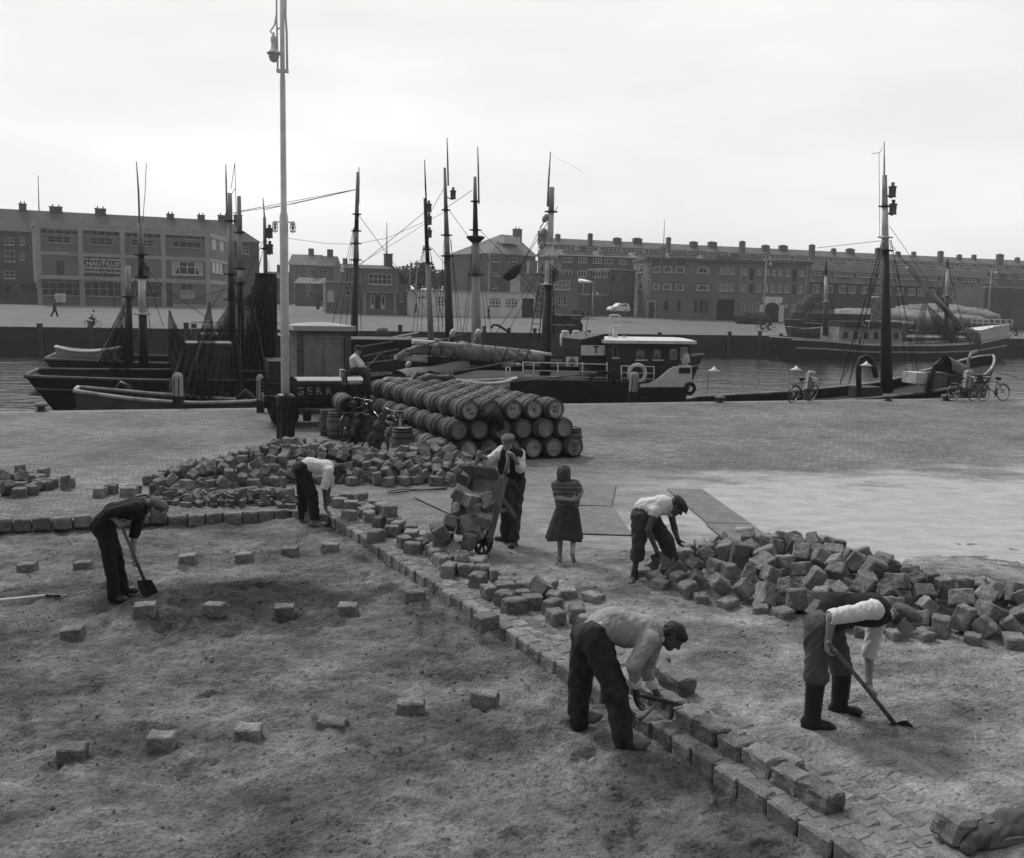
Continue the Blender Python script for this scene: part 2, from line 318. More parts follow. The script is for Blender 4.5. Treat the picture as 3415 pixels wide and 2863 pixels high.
# ---- sand bed (excavated strip to the left of the row of setts)
def bed_inside(x, y): return (x - K0.x) * KN.x + (y - K0.y) * KN.y      # signed distance right of the row
MOUND = [(-4.1, 10.55, 0.22, 0.6, 0.42), (-3.5, 11.0, 0.15, 0.8, 0.5), (-2.9, 11.7, 0.08, 1.0, 0.6)]
_rf = random.Random(77); FOOT = [(_rf.uniform(-7, 3), 4 + 10.5 * _rf.random() ** 1.3, _rf.uniform(0, 6.28), _rf.uniform(.4, 1.2)) for _ in range(240)]
def sand_h(x, y):
    x = np.asarray(x, float); y = np.asarray(y, float)
    d = (x - K0.x) * KN.x + (y - K0.y) * KN.y
    z = -0.155 + 0.03 * vnoise(x * .9, y * .9, 1) + 0.024 * vnoise(x * 2.3, y * 3.1, 2) + 0.013 * vnoise(x * 5.5, y * 7, 3) + 0.011 * vnoise(x * 12, y * 14, 4) + 0.02 * np.clip(np.abs(vnoise(x * 21, y * 25, 5)) - .15, 0, 1) + 0.009 * vnoise(x * 44, y * 48, 6)
    r = vnoise(x * 1.2, y * 1.2, 8)                       # trampled, heel marked patches
    z -= 0.045 * np.clip(vnoise(x * 3.6 + r, y * 4.6, 9) - 0.35, 0, 1) ** 1.0
    for ax_, bx_, cx_ in ((.9, -1.6, .35), (1.15, -1.6, .35), (-.5, -3.4, -.2)):        # barrow tracks curving down the bed
        yy_ = y - 4.5; q_ = x - (ax_ + bx_ * yy_ / 6 + cx_ * np.sin(yy_ * .9)); z += -.016 * np.exp(-(q_ / .045) ** 2) * (1 + .3 * np.sin(y * 34)) + .014 * np.exp(-((np.abs(q_) - .09) / .035) ** 2)
    for fx_, fy_, fa_, fd_ in FOOT:
        u_ = (x - fx_) * math.cos(fa_) + (y - fy_) * math.sin(fa_); v_ = -(x - fx_) * math.sin(fa_) + (y - fy_) * math.cos(fa_); r2 = (u_ / .15) ** 2 + (v_ / .065) ** 2; z += fd_ * (-.046 * np.exp(-r2 ** 2) + .016 * np.exp(-((r2 - 1.7) / .8) ** 2))
    # raked ridges drawn up against the row
    t = (x - K0.x) * KU.x + (y - K0.y) * KU.y
    w = np.exp(-((d + 0.45) / 0.3) ** 2)
    z += w * (0.03 + 0.025 * np.sin(t * 13 + 2.5 * vnoise(t * 1.5, d * 2, 11) - 5 * np.abs(d)))
    for mx_, my_, hh, sx_, sy_ in MOUND: z += hh * np.exp(-(((x - mx_) / sx_) ** 2 + ((y - my_) / sy_) ** 2)) * (1 + 0.25 * vnoise(x * 6, y * 6, 21))
    # drawn screed lines across the bed
    for yl, amp in ((9.1, .035), (11.9, .03), (13.4, .03), (7.2, .04), (5.6, .035)):
        q_ = y - yl - 0.1 * x - 0.1 * vnoise(x * .6, y * 0, 31); z += amp * (np.exp(-(q_ / .05) ** 2) - np.exp(-((q_ - .1) / .06) ** 2)) * (vnoise(x * .5, y * 0 + yl, 33) > -0.1)
    return z
def sand_mat(nm='sand', gain=1.0, setts=False):
    m = bpy.data.materials.new(nm); m.use_nodes = True; n = m.node_tree.nodes; l = m.node_tree.links
    b = n['Principled BSDF']; b.inputs['Roughness'].default_value = 0.95; b.inputs['Specular IOR Level'].default_value = 0.15
    g = n.new('ShaderNodeNewGeometry')
    def noise(s, d, r=0.6, st=(1, 1, 1)):
        mp_ = n.new('ShaderNodeMapping'); mp_.inputs['Scale'].default_value = st; l.new(g.outputs['Position'], mp_.inputs[0])
        q = n.new('ShaderNodeTexNoise'); q.inputs['Scale'].default_value = s; q.inputs['Detail'].default_value = d; q.inputs['Roughness'].default_value = r; l.new(mp_.outputs[0], q.inputs['Vector']); return q.outputs['Fac']
    def mr(v, a, b_, c, d):
        q = n.new('ShaderNodeMapRange'); l.new(v, q.inputs[0]); [setattr(q.inputs[k], 'default_value', x) for k, x in zip(('From Min', 'From Max', 'To Min', 'To Max'), (a, b_, c, d))]; return q.outputs[0]
    def mth(op, a, b_):
        q = n.new('ShaderNodeMath'); q.operation = op
        for i, v in enumerate((a, b_)):
            if hasattr(v, 'is_linked'): l.new(v, q.inputs[i])
            else: q.inputs[i].default_value = v
        return q.outputs[0]
    v = mr(noise(0.9, 6, 0.6, (0.9, 1.2, 1)), 0.36, 0.64, 0.075, 0.215)
    v = mth('MULTIPLY', v, mr(noise(5.5, 4, 0.6, (0.9, 1.1, 1)), 0.32, 0.68, 0.7 * gain, 1.3 * gain))
    v = mth('MULTIPLY', v, mr(noise(34, 4), 0.25, 0.75, 0.66, 1.34))
    # freshly dug damp sand round the digger's heap
    sx = n.new('ShaderNodeSeparateXYZ'); l.new(g.outputs['Position'], sx.inputs[0])
    dx = mth('MULTIPLY', mth('ADD', sx.outputs[0], 3.5), 0.36); dy = mth('MULTIPLY', mth('SUBTRACT', sx.outputs[1], 11.3), 0.72)
    dd = mth('ADD', mth('SQRT', mth('ADD', mth('MULTIPLY', dx, dx), mth('MULTIPLY', dy, dy)), 0.0), mth('MULTIPLY', mth('SUBTRACT', noise(1.6, 6), 0.5), 1.3))
    v = mth('MULTIPLY', v, mr(dd, 0.5, 0.9, 0.3, 1.0))
    cc = n.new('ShaderNodeCombineColor'); [l.new(v, cc.inputs[i]) for i in range(3)]; l.new(cc.outputs[0], b.inputs['Base Color'])
    bp = n.new('ShaderNodeBump'); bp.inputs['Strength'].default_value = 0.9; bp.inputs['Distance'].default_value = 0.045
    vo = n.new('ShaderNodeTexVoronoi'); vo.inputs['Scale'].default_value = 26; l.new(g.outputs['Position'], vo.inputs['Vector']); hg = mth('ADD', mth('ADD', mth('MULTIPLY', noise(14, 3, 0.5), .8), mth('MULTIPLY', vo.outputs['Distance'], -.45)), mth('MULTIPLY', noise(85, 2), 0.4))
    if setts:                                              # the paving shows faintly through the thin sand
        t = n.new('ShaderNodeMapping'); t.inputs['Rotation'].default_value = (0, 0, 1.06); l.new(g.outputs['Position'], t.inputs[0]); w = n.new('ShaderNodeTexNoise'); w.inputs['Scale'].default_value = 2.5; l.new(g.outputs['Position'], w.inputs['Vector'])
        a_ = n.new('ShaderNodeVectorMath'); l.new(t.outputs[0], a_.inputs[0]); s_ = n.new('ShaderNodeVectorMath'); s_.operation = 'SCALE'; s_.inputs['Scale'].default_value = .12; l.new(w.outputs['Color'], s_.inputs[0]); l.new(s_.outputs[0], a_.inputs[1])
        br = n.new('ShaderNodeTexBrick'); br.inputs['Scale'].default_value = 1; br.inputs['Brick Width'].default_value = .23; br.inputs['Row Height'].default_value = .15; br.inputs['Mortar Size'].default_value = .018; br.inputs['Mortar Smooth'].default_value = .7; l.new(a_.outputs[0], br.inputs['Vector'])
        hg = mth('SUBTRACT', hg, mth('MULTIPLY', br.outputs['Fac'], mr(noise(.9, 4), .46, .62, 0, .5)))
    l.new(hg, bp.inputs['Height']); l.new(bp.outputs[0], b.inputs['Normal'])
    return m
SAND = sand_mat(); SAND2 = sand_mat('trodden_sand', 1.5, True)
def terrain(name, x0, x1, y0, y1, fn, keep, step, m=None):
    ys = [y0]
    while ys[-1] < y1: ys.append(ys[-1] + step * max(0.35, ys[-1] / 10.0))
    ys = np.array(ys); xs = np.arange(x0, x1, step * 0.8); X, Y = np.meshgrid(xs, ys); Z = fn(X, Y)
    co = np.stack([X, Y, Z], -1).reshape(-1, 3); k = keep(X, Y).reshape(-1)
    a, b = X.shape; idx = np.arange(a * b).reshape(a, b); f = np.stack([idx[:-1, :-1], idx[:-1, 1:], idx[1:, 1:], idx[1:, :-1]], -1).reshape(-1, 4)
    f = f[k[f].all(1)]; used = np.unique(f); rm = np.full(a * b, -1); rm[used] = np.arange(len(used)); f = rm[f]; co = co[used]
    me = bpy.data.meshes.new(name); me.vertices.add(len(co)); me.vertices.foreach_set('co', co.ravel()); me.loops.add(f.size); me.polygons.add(len(f))
    me.loops.foreach_set('vertex_index', f.ravel()); me.polygons.foreach_set('loop_start', np.arange(0, f.size, 4)); me.polygons.foreach_set('loop_total', np.full(len(f), 4))
    me.polygons.foreach_set('use_smooth', np.ones(len(f), bool)); me.update(calc_edges=True); me.materials.append(m or SAND)
    o = bpy.data.objects.new(name, me); COL.objects.link(o); return o
def left_kerb_d(x, y): return (y - 15.63) - 0.3594 * (x + 4.5)        # >0 behind the left kerb
struct(terrain('sand_bed', -13.0, 4.6, 3.2, 16.4, sand_h, lambda x, y: (bed_inside(x, y) < 0.12) & (left_kerb_d(x, y) < 0.1), 0.034))
# ---- loose trodden sand over the paving to the right of the row
def cover_h(x, y):
    d = bed_inside(x, y)
    e = np.minimum(np.clip((d - 0.66) / .6, 0, 1), 1) * np.clip((13.9 + .5 * vnoise(x * .9, y * .9, 51) - y) / 1.6, 0, 1) * np.clip((12.6 + .6 * vnoise(y * .8, x * .8, 52) - x) / 2.5, 0, 1)
    n_ = 0.030 * vnoise(x * .8, y * .9, 41) + 0.018 * vnoise(x * 2.5, y * 3.3, 42) + 0.012 * vnoise(x * 6, y * 7.5, 43) + 0.008 * vnoise(x * 13, y * 15, 44) + 0.006 * np.abs(vnoise(x * 28, y * 29, 45)) + 0.004 * vnoise(x * 55, y * 55, 46)
    n_ -= 0.03 * np.clip(vnoise(x * 3.2, y * 4.4, 47) - 0.35, 0, 1)
    return -0.012 + e * 0.085 + n_ * (0.3 + 0.7 * e)
struct(terrain('sand_cover', -3.2, 13.0, 3.0, 15.3, cover_h, lambda x, y: bed_inside(x, y) > 0.42, 0.034, SAND2))
# crumbs of sand and grit over bed and cover, too many to count
q = MB(); rc = random.Random(31)
def clods(n, fn, ok, x0, x1, y0, y1):
    for _ in range(n):
        y = y0 + (y1 - y0) * rc.random() ** 1.5; x = rc.uniform(x0, x1)
        if not ok(x, y): continue
        z = float(fn(x, y)); s_ = rc.uniform(.006, .02) * (1.5 if rc.random() < .08 else 1); e = [Vector((a * rc.uniform(.7, 1.3), b * rc.uniform(.7, 1.3), c * rc.uniform(.5, .9))) * s_ for a, b, c in ((1, 0, 0), (0, 1, 0), (-1, 0, 0), (0, -1, 0), (0, 0, 1), (0, 0, -1))]
        q.add([v + Vector((x, y, z)) for v in e], [(0, 1, 4), (1, 2, 4), (2, 3, 4), (3, 0, 4), (1, 0, 5), (2, 1, 5), (3, 2, 5), (0, 3, 5)])
XS = None
clods(5200, sand_h, lambda x, y: bed_inside(x, y) < -.1 and left_kerb_d(x, y) < -.1 and abs(x) < .62 * y, -7, 3, 4.3, 14.5); clods(2600, cover_h, lambda x, y: bed_inside(x, y) > .9 and abs(x) < .6 * y, -1, 8, 5, 14)
tag(q.build('grit', SAND, fix=False), 'crumbs of damp sand and grit strewn over the dug bed and the paving', 'grit', kind='stuff')
# ---- water
def water_mat():
    m = bpy.data.materials.new('harbour_water'); m.use_nodes = True; n = m.node_tree.nodes; l = m.node_tree.links
    b = n['Principled BSDF']; b.inputs['Base Color'].default_value = (.006, .006, .006, 1); b.inputs['Roughness'].default_value = 0.07; b.inputs['IOR'].default_value = 1.33
    g = n.new('ShaderNodeNewGeometry'); hs = []
    for s, st, a in ((0.9, (0.5, 1.5, 1), 1.0), (2.6, (0.6, 1.4, 1), 0.45), (0.22, (1, 1.4, 1), 1.6)):
        mp_ = n.new('ShaderNodeMapping'); mp_.inputs['Scale'].default_value = st; l.new(g.outputs['Position'], mp_.inputs[0])
        q = n.new('ShaderNodeTexNoise'); q.inputs['Scale'].default_value = s; q.inputs['Detail'].default_value = 3; l.new(mp_.outputs[0], q.inputs['Vector'])
        k = n.new('ShaderNodeMath'); k.operation = 'MULTIPLY'; k.inputs[1].default_value = a; l.new(q.outputs['Fac'], k.inputs[0]); hs.append(k.outputs[0])
    a1 = n.new('ShaderNodeMath'); l.new(hs[0], a1.inputs[0]); l.new(hs[1], a1.inputs[1]); a2 = n.new('ShaderNodeMath'); l.new(a1.outputs[0], a2.inputs[0]); l.new(hs[2], a2.inputs[1])
    bp = n.new('ShaderNodeBump'); bp.inputs['Strength'].default_value = 0.9; bp.inputs['Distance'].default_value = 0.1; l.new(a2.outputs[0], bp.inputs['Height']); l.new(bp.outputs[0], b.inputs['Normal'])
    return m
q = MB(); a, b_ = QA - QU * 400 - QN * 1, QA + QU * 500 - QN * 1; c, d = FA + FU * 600 + FN * 1, FA - FU * 400 + FN * 1
q.add([Vector((p.x, p.y, WATER)) for p in (a, b_, c, d)], [(0, 1, 2, 3)]); struct(q.build('water', water_mat()))
# ---- far quay: wall, apron that rises gently to the houses, land beyond
FARP = [(0.0, 0.0), (7, 0.06), (30, 0.75), (56, 1.65), (90, 1.9), (700, 3.0)]
def fz(x, y):
    d = (x - FA.x) * FN.x + (y - FA.y) * FN.y
    return float(np.interp(d, [p[0] for p in FARP], [p[1] for p in FARP]))
q = MB(); rows = [[FA + FU * s + FN * dd + Vector((0, 0, zz)) for s in (-400, -60, 0, 60, 120, 200, 700)] for dd, zz in FARP]
q.grid(rows, smooth=False)
struct(q.build('far_quay', mat('far_paving', 0.165, 0.9, 0.1, 0.5, 0.1, 20, var2=0.12, scale2=0.05, spec=0.1)))
q = MB(); q.bar(FA - FU * 400 + FN * 0.3 + Vector((0, 0, -2.0)), FA + FU * 600 + FN * 0.3 + Vector((0, 0, -2.0)), 0.5, 3.9)
q.bar(FA - FU * 400 - FN * 0.06 + Vector((0, 0, -1.15)), FA + FU * 600 - FN * 0.06 + Vector((0, 0, -1.15)), 0.3, 0.35)
struct(q.build('far_quay_wall', mat('far_wall_timber', 0.028, 0.9, 0.35, 0.6, 0.3, 4, var2=0.2, scale2=0.15)))
q = MB(); q.bar(FA - FU * 400 + FN * 0.3 + Vector((0, 0, 0.02)), FA + FU * 600 + FN * 0.3 + Vector((0, 0, 0.02)), 0.56, 0.12)
struct(q.build('far_quay_coping', mat('far_coping', 0.06, 0.9, 0.3, 1.0, 0.1)))
# ------------------------------------------------------------------ setts: laid rows, loose stones, heaps
GRAN = mat('granite', 0.175, 0.85, 0.45, 60, 0.55, 45, rnd=0.28, var2=0.3, scale2=7, spec=0.25, bdist=0.012)
BRK = mat('paver_brick', 0.125, 0.9, 0.3, 25, 0.3, 50, rnd=0.3)
def stone_mesh(name, sx, sy, sz, seed, m, rough=0.009, bev=0.013):
    bm = bmesh.new(); bmesh.ops.create_cube(bm, size=1.0)
    rnd = random.Random(seed)
    for v in bm.verts: v.co = Vector((v.co.x * sx * rnd.uniform(.88, 1.04), v.co.y * sy * rnd.uniform(.88, 1.04), v.co.z * sz * rnd.uniform(.92, 1.04)))
    bmesh.ops.bevel(bm, geom=bm.edges[:] + bm.verts[:], offset=bev, segments=1, affect='EDGES', profile=0.6)
    bmesh.ops.subdivide_edges(bm, edges=[e for e in bm.edges if e.calc_length() > 0.06], cuts=3, use_grid_fill=True)
    bmesh.ops.triangulate(bm, faces=bm.faces[:])
    co = np.array([v.co[:] for v in bm.verts]); nr = np.array([v.normal[:] for v in bm.verts])
    d = rough * (vnoise(co[:, 0] * 22 + seed * 7.1 + co[:, 2] * 13, co[:, 1] * 22 + co[:, 2] * 17, seed) + 0.6 * vnoise(co[:, 0] * 55 + co[:, 2] * 41, co[:, 1] * 55 + seed * 3.3 - co[:, 2] * 31, seed + 9))
    for v, q in zip(bm.verts, co + nr * d[:, None]): v.co = q
    me = bpy.data.meshes.new(name); bm.to_mesh(me); bm.free(); me.materials.append(m)
    return me
SSZ = [(.24, .17, .16), (.22, .18, .17), (.26, .16, .17), (.20, .18, .16), (.23, .16, .15), (.19, .16, .15)]
BSZ = [(.20, .10, .07), (.18, .10, .06)]
SM = [[stone_mesh('cobblestone', *s, 10 * i + k, GRAN) for k in range(2)] for i, s in enumerate(SSZ)]
BM_ = [stone_mesh('paving_brick', *s, 90 + i, BRK, 0.004, 0.006) for i, s in enumerate(BSZ)]
def inst(me, name, loc, rot, label=None, cat=None, group=None, quat=False, scale=None):
    o = bpy.data.objects.new(name, me); COL.objects.link(o); o.location = loc
    if quat: o.rotation_mode = 'QUATERNION'; o.rotation_quaternion = rot
    else: o.rotation_euler = rot
    if scale: o.scale = scale
    return tag(o, label, cat, group)
# resting places of the loose setts, settled beforehand: size, x y z in cm, quaternion x y z in fiftieths
SIM = {
    'F': [2,-966,1693,11,-9,22,-41,1,-874,1718,8,0,0,-38,5,-950,1710,8,0,0,20,2,-934,1726,16,2,17,35,4,-855,1705,8,0,0,49,1,-893,1690,8,0,0,0,0,-858,1661,8,33,-14,-14,4,-893,1725,12,32,-15,32,5,-989,1685,8,32,14,14,5,-898,1746,8,-35,2,-2,4,-918,1692,8,0,0,-38,1,-855,1729,8,0,0,-32,1,-932,1787,8,0,0,36,3,-935,1691,8,0,0,-38,4,-987,1711,12,-28,-21,-28,4,-953,1685,19,42,21,15,4,-867,1686,8,-29,40,0,2,-893,1644,15,-35,-4,-24,0,-914,1731,29,-19,-29,-19,5,-1017,1648,8,33,-13,-13,4,-829,1735,8,0,0,50,2,-822,1713,13,-20,-29,-20,2,-951,1745,16,-35,-32,16,3,-968,1715,22,-11,-42,2,1,-900,1707,23,-39,10,-17,0,-901,1793,12,-5,-35,-5,4,-1003,1701,8,0,0,44,0,-967,1655,8,0,0,-37,3,-896,1767,8,0,0,36],
    'B': [0,-580,1630,6,-24,25,-25,1,-541,1652,9,1,15,-4,0,-464,1600,8,-23,-26,26,0,-456,1619,13,-24,27,-5,0,-640,1645,5,0,0,-14,1,-476,1626,11,0,0,50,1,-536,1594,7,-19,-46,-9,0,-438,1621,6,0,0,-44,1,-542,1635,10,9,-46,4,1,-373,1626,4,0,0,-50,1,-617,1640,16,-10,-34,-10,1,-511,1594,4,0,0,44,0,-472,1629,21,-32,-19,13,0,-492,1613,15,-49,-4,11,1,-527,1610,9,46,-15,-13,1,-539,1607,4,0,0,0,0,-505,1635,10,26,-24,-33,0,-430,1615,19,-19,30,19,0,-376,1690,4,0,0,21,1,-418,1622,7,26,-24,-24,1,-597,1604,4,0,0,-48,0,-583,1636,15,-28,-41,1,0,-581,1607,5,0,0,-34,1,-467,1675,11,33,-13,33,1,-388,1647,4,24,-44,0,1,-585,1666,9,36,-9,-19,0,-491,1633,14,25,25,25,0,-566,1627,5,14,-48,0,0,-571,1647,11,15,-44,18,0,-562,1662,11,47,-17,0,0,-646,1624,4,-22,45,0,1,-406,1616,5,0,0,44,1,-595,1658,10,-20,-29,-20,0,-612,1619,6,-33,14,-14,0,-404,1652,35,-10,34,10,0,-641,1594,4,0,0,-37,0,-380,1599,4,0,0,50,1,-387,1613,10,-29,-21,-29,0,-418,1635,16,-30,-21,27,1,-459,1650,18,1,-18,-46,0,-482,1599,7,16,31,31,1,-626,1630,10,47,-5,12,1,-596,1617,6,-33,-13,13,0,-440,1656,15,-6,-13,-48,1,-570,1630,11,0,0,31,0,-635,1644,18,-32,14,32,0,-499,1605,9,-28,-40,4,1,-431,1627,13,-1,1,1,0,-393,1626,5,25,-43,0,0,-601,1648,11,-35,-2,-35,0,-519,1625,12,0,0,26,1,-618,1591,5,-29,-19,19,1,-510,1643,13,32,14,22,1,-496,1676,12,-9,49,0,0,-558,1592,4,10,49,0,1,-532,1642,9,-47,4,15,0,-537,1667,13,-12,33,-33,0,-518,1648,14,14,6,26,0,-492,1653,13,42,-2,18,1,-527,1630,11,-9,38,-23,1,-476,1640,17,32,14,29,0,-510,1614,5,0,0,-39,0,-514,1603,13,25,24,26,0,-629,1610,4,0,0,46,0,-556,1641,15,6,5,-38,1,-594,1620,16,-2,35,-35,0,-358,1612,4,0,0,45,0,-559,1618,9,3,11,-36,1,-557,1604,9,20,6,-4,0,-653,1632,6,18,-30,-30,1,-546,1614,13,-46,18,6,1,-430,1610,5,0,0,-45,0,-617,1666,13,21,-44,-2,1,-528,1652,11,0,-45,14,0,-409,1632,12,9,34,-9,1,-652,1609,3,0,0,47,0,-476,1614,12,35,-6,35,0,-398,1598,5,0,0,-26,1,-606,1631,12,-25,-24,24,0,-447,1634,21,26,-43,0,0,-424,1653,13,-16,31,-8],
    'W': [1,-312,1639,8,0,0,-4,0,-298,1618,8,0,0,-5,0,-288,1656,8,0,0,-6,1,-273,1676,8,0,0,14,4,-274,1597,8,0,0,2,0,-265,1524,8,0,0,-14,0,-240,1563,8,0,0,-25,5,-231,1516,8,0,0,40,4,-236,1606,8,0,0,-10,1,-218,1575,8,0,0,27,5,-210,1478,8,0,0,30,4,-200,1501,8,0,0,0,1,-202,1551,8,0,0,33,2,-185,1473,8,0,0,6,5,-182,1418,8,0,0,0,5,-175,1446,8,0,0,27,2,-200,1388,8,0,0,22,1,-148,1388,8,0,0,34,3,-154,1354,8,0,0,43,1,-154,1438,8,0,0,34,5,-128,1407,8,0,0,17,2,-127,1380,8,0,0,36,2,-138,1322,8,0,0,-5,2,-126,1353,8,0,0,17,3,-108,1312,8,0,0,-8,0,-86,1338,8,0,0,-18,3,-100,1287,8,0,0,11,3,-81,1305,8,0,0,0,2,-91,1254,8,0,0,42,2,-78,1214,8,0,0,31,1,-74,1286,8,0,0,-2,5,-56,1214,8,0,0,3,0,-69,1266,8,0,0,6,1,-44,1239,8,0,0,-6,3,-40,1259,8,0,0,32,5,-35,1212,8,0,0,-6,0,-39,1173,8,0,0,29,4,-13,1200,8,0,0,4,5,-2,1182,8,0,0,42,5,-24,1123,8,0,0,-26,0,-4,1138,8,0,0,4,3,-4,1097,8,0,0,-10,2,8,1070,8,0,0,12,5,17,1109,8,0,0,3,2,22,1143,8,0,0,6,0,29,1088,8,0,0,3,2,49,1142,8,0,0,24,4,72,1120,8,0,0,5,2,104,1103,8,14,32,32,3,55,1035,8,0,0,42,0,-24,1012,8,0,0,-47,2,53,1073,8,0,0,22,2,80,1049,8,0,0,36,2,91,1017,8,0,0,-9,1,-262,1631,11,-8,34,8,3,-252,1586,8,0,0,-3,3,-241,1539,9,-9,34,-34,1,-195,1490,24,0,0,12,1,-113,1337,15,18,11,5,3,-151,1413,10,-27,-23,-27,0,-94,1310,24,0,0,28,4,0,1156,8,35,1,1,1,40,1120,15,-7,14,-14,3,55,1099,9,22,-28,-28,2,-65,1241,16,-8,14,35],
    'S': [2,-732,1656,8,0,0,35,1,-726,1686,8,0,0,33,4,-685,1687,8,0,0,-8,2,-684,1662,8,0,0,1,4,-455,1639,8,0,0,4,0,-432,1675,8,23,27,27,2,-399,1654,14,0,0,25,1,-472,1689,8,0,0,19,1,-867,1636,8,0,0,7],
}
recs = []
for t, a in SIM.items():
    for i in range(0, len(a), 7):
        k, x, y, z, qx, qy, qz = a[i:i + 7]; qx, qy, qz = qx / 50, qy / 50, qz / 50
        recs.append((t, k, x / 100, y / 100, z / 100, math.sqrt(max(0, 1 - qx * qx - qy * qy - qz * qz)), qx, qy, qz))
def sett_heap(t, spine, sp, seed):
    rd = random.Random(seed); xs = [p[0] for p in spine]; ys = [p[1] for p in spine]; pts = []
    def prof(x, y):
        best = (1e9, 0, 1)
        for a, b in zip(spine, spine[1:]):
            dx, dy = b[0] - a[0], b[1] - a[1]; u = max(0, min(1, ((x - a[0]) * dx + (y - a[1]) * dy) / (dx * dx + dy * dy))); w = a[3] + (b[3] - a[3]) * u; d = math.hypot(x - a[0] - dx * u, y - a[1] - dy * u) / w
            if d < best[0]: best = (d, a[2] + (b[2] - a[2]) * u, w)
        return best
    for _ in range(14000):
        x, y = rd.uniform(min(xs) - 1.5, max(xs) + 1.5), rd.uniform(min(ys) - 1.5, max(ys) + 1.5); d, h, w = prof(x, y)
        if d > 1.0 or (d > .86 and rd.random() < .5): continue
        z = h * max(0, 1 - d ** 1.7) ** .85
        s_ = sp * (1.0 if z > .1 else 1.12)
        if any((x - q[0]) ** 2 + (y - q[1]) ** 2 + ((z - q[5]) * .9) ** 2 < s_ * s_ for q in pts): continue
        k = rd.randrange(6)
        if z < .1: e = (rd.uniform(-.06, .06), rd.uniform(-.06, .06), rd.uniform(0, 6.28)); zz_ = SSZ[k][2] * .56
        else: e = (rd.gauss(0, .55), rd.gauss(0, .55) + (PI / 2 if rd.random() < .35 else 0), rd.uniform(0, 6.28)); zz_ = max(z + rd.uniform(-.03, .03), .1)
        pts.append((x, y, zz_, e, k, z))
    for x, y, z, e, k, _ in pts: q = Euler(e).to_quaternion(); recs.append((t, k, x, y, z, q.w, q.x, q.y, q.z))
sett_heap('R', [(2.75, 12.1, .42, 1.0), (3.1, 12.05, .55, 1.3), (3.7, 11.9, .62, 1.4), (4.4, 11.2, .54, 1.3), (5.1, 10.75, .42, 1.0), (5.9, 10.6, .36, .9), (6.9, 10.7, .36, .9)], .222, 5)
def gd(l): return [(G(x * 1.626, y * 1.626).x, G(x * 1.626, y * 1.626).y, h, w) for x, y, h, w in l]
sett_heap('L', gd([(385, 992, .3, .7), (480, 985, .42, .9), (590, 972, .64, 1.15), (690, 972, .55, 1.1), (790, 980, .42, .95), (880, 972, .62, 1.1), (940, 988, .3, .7)]), .2, 6)
GRP = {'R': 'loose granite setts in the heap beside the bending men on the right', 'L': 'granite setts in the long heap in front of the barrels',
       'F': 'granite setts in the small heap at the left edge', 'W': 'loose setts dropped along the laid row', 'S': 'loose setts lying on the pavement by the long heap'}
def stone_label(t, x, y, z, zl, Y):
    if t == 'R':
        a = 'near the shirt-sleeved man with the hammer' if x < 3.4 else ('in the middle of the right-hand heap' if x < 4.4 else 'at the thin far end of the right-hand heap')
        return 'rough grey granite sett ' + ('high up ' if z > .24 else 'at the foot ') + a
    if t == 'W': return 'loose granite sett lying beside the laid row ' + ('in front of the tipping wheelbarrow' if 10.9 < y < 14 else ('near the white-shirted bending man' if y >= 14 else 'behind the man in the grey jumper'))
    if t == 'F': return 'granite sett in the small heap at the left edge, ' + ('on top' if z > .15 else 'on the pavement')
    if t == 'S': return 'stray granite sett lying on the pavement just off the long heap'
    return 'granite sett in the long heap, ' + ('high up ' if z > .3 else 'low down ') + ('below the lamp post' if x < -4.2 else ('behind the white-shirted bending man' if x < -2.2 else 'in front of the barrels'))
sett = [r for r in recs if r[0] != 'B']
sett.sort(key=lambda r: r[3])                        # nearest first
rest = MB(); nind = 0
LIM = 292
for i, r in enumerate(sett):
    t, k, x, y, z = r[:5]; qd = r[5:9]
    me = SM[k][i % 2]
    if i < LIM:
        inst(me, 'cobblestone', (x, y, z), qd, stone_label(t, x, y, z, 0, y), 'cobblestone', GRP[t], quat=True, scale=((.98, 1.1, 1.17, 1.05, 1.22)[i % 5],) * 3 if t in 'RW' else (1.07,) * 3)
    else:
        M4 = Matrix.Translation((x, y, z)) @ Quaternion_(qd).to_matrix().to_4x4() @ Matrix.Scale(1.05, 4)
        rest.T = M4; rest.add([v.co for v in me.vertices], [tuple(p.vertices) for p in me.polygons])
rest.T = Matrix.Identity(4)
GRANB = mat('granite_heap', 0.175, 0.85, 0.5, 5.5, 0.5, 45, var2=0.3, scale2=60)
tag(rest.build('cobblestone_heap', GRANB, fix=False), 'farther granite setts of the long heap piled in front of the barrels and lamp post', 'cobblestones', kind='stuff')
for i, r in enumerate([r for r in recs if r[0] == 'B']):
    inst(BM_[r[1]], 'paving_brick', r[2:5], r[5:9], 'small paving brick in the low heap ' + ('behind the stooping digger' if r[2] < -5.6 else ('in front of the long sett heap' if r[2] < -4.5 else 'beside the black-trousered bending man')), 'brick', 'small bricks heaped in front of the setts', quat=True)
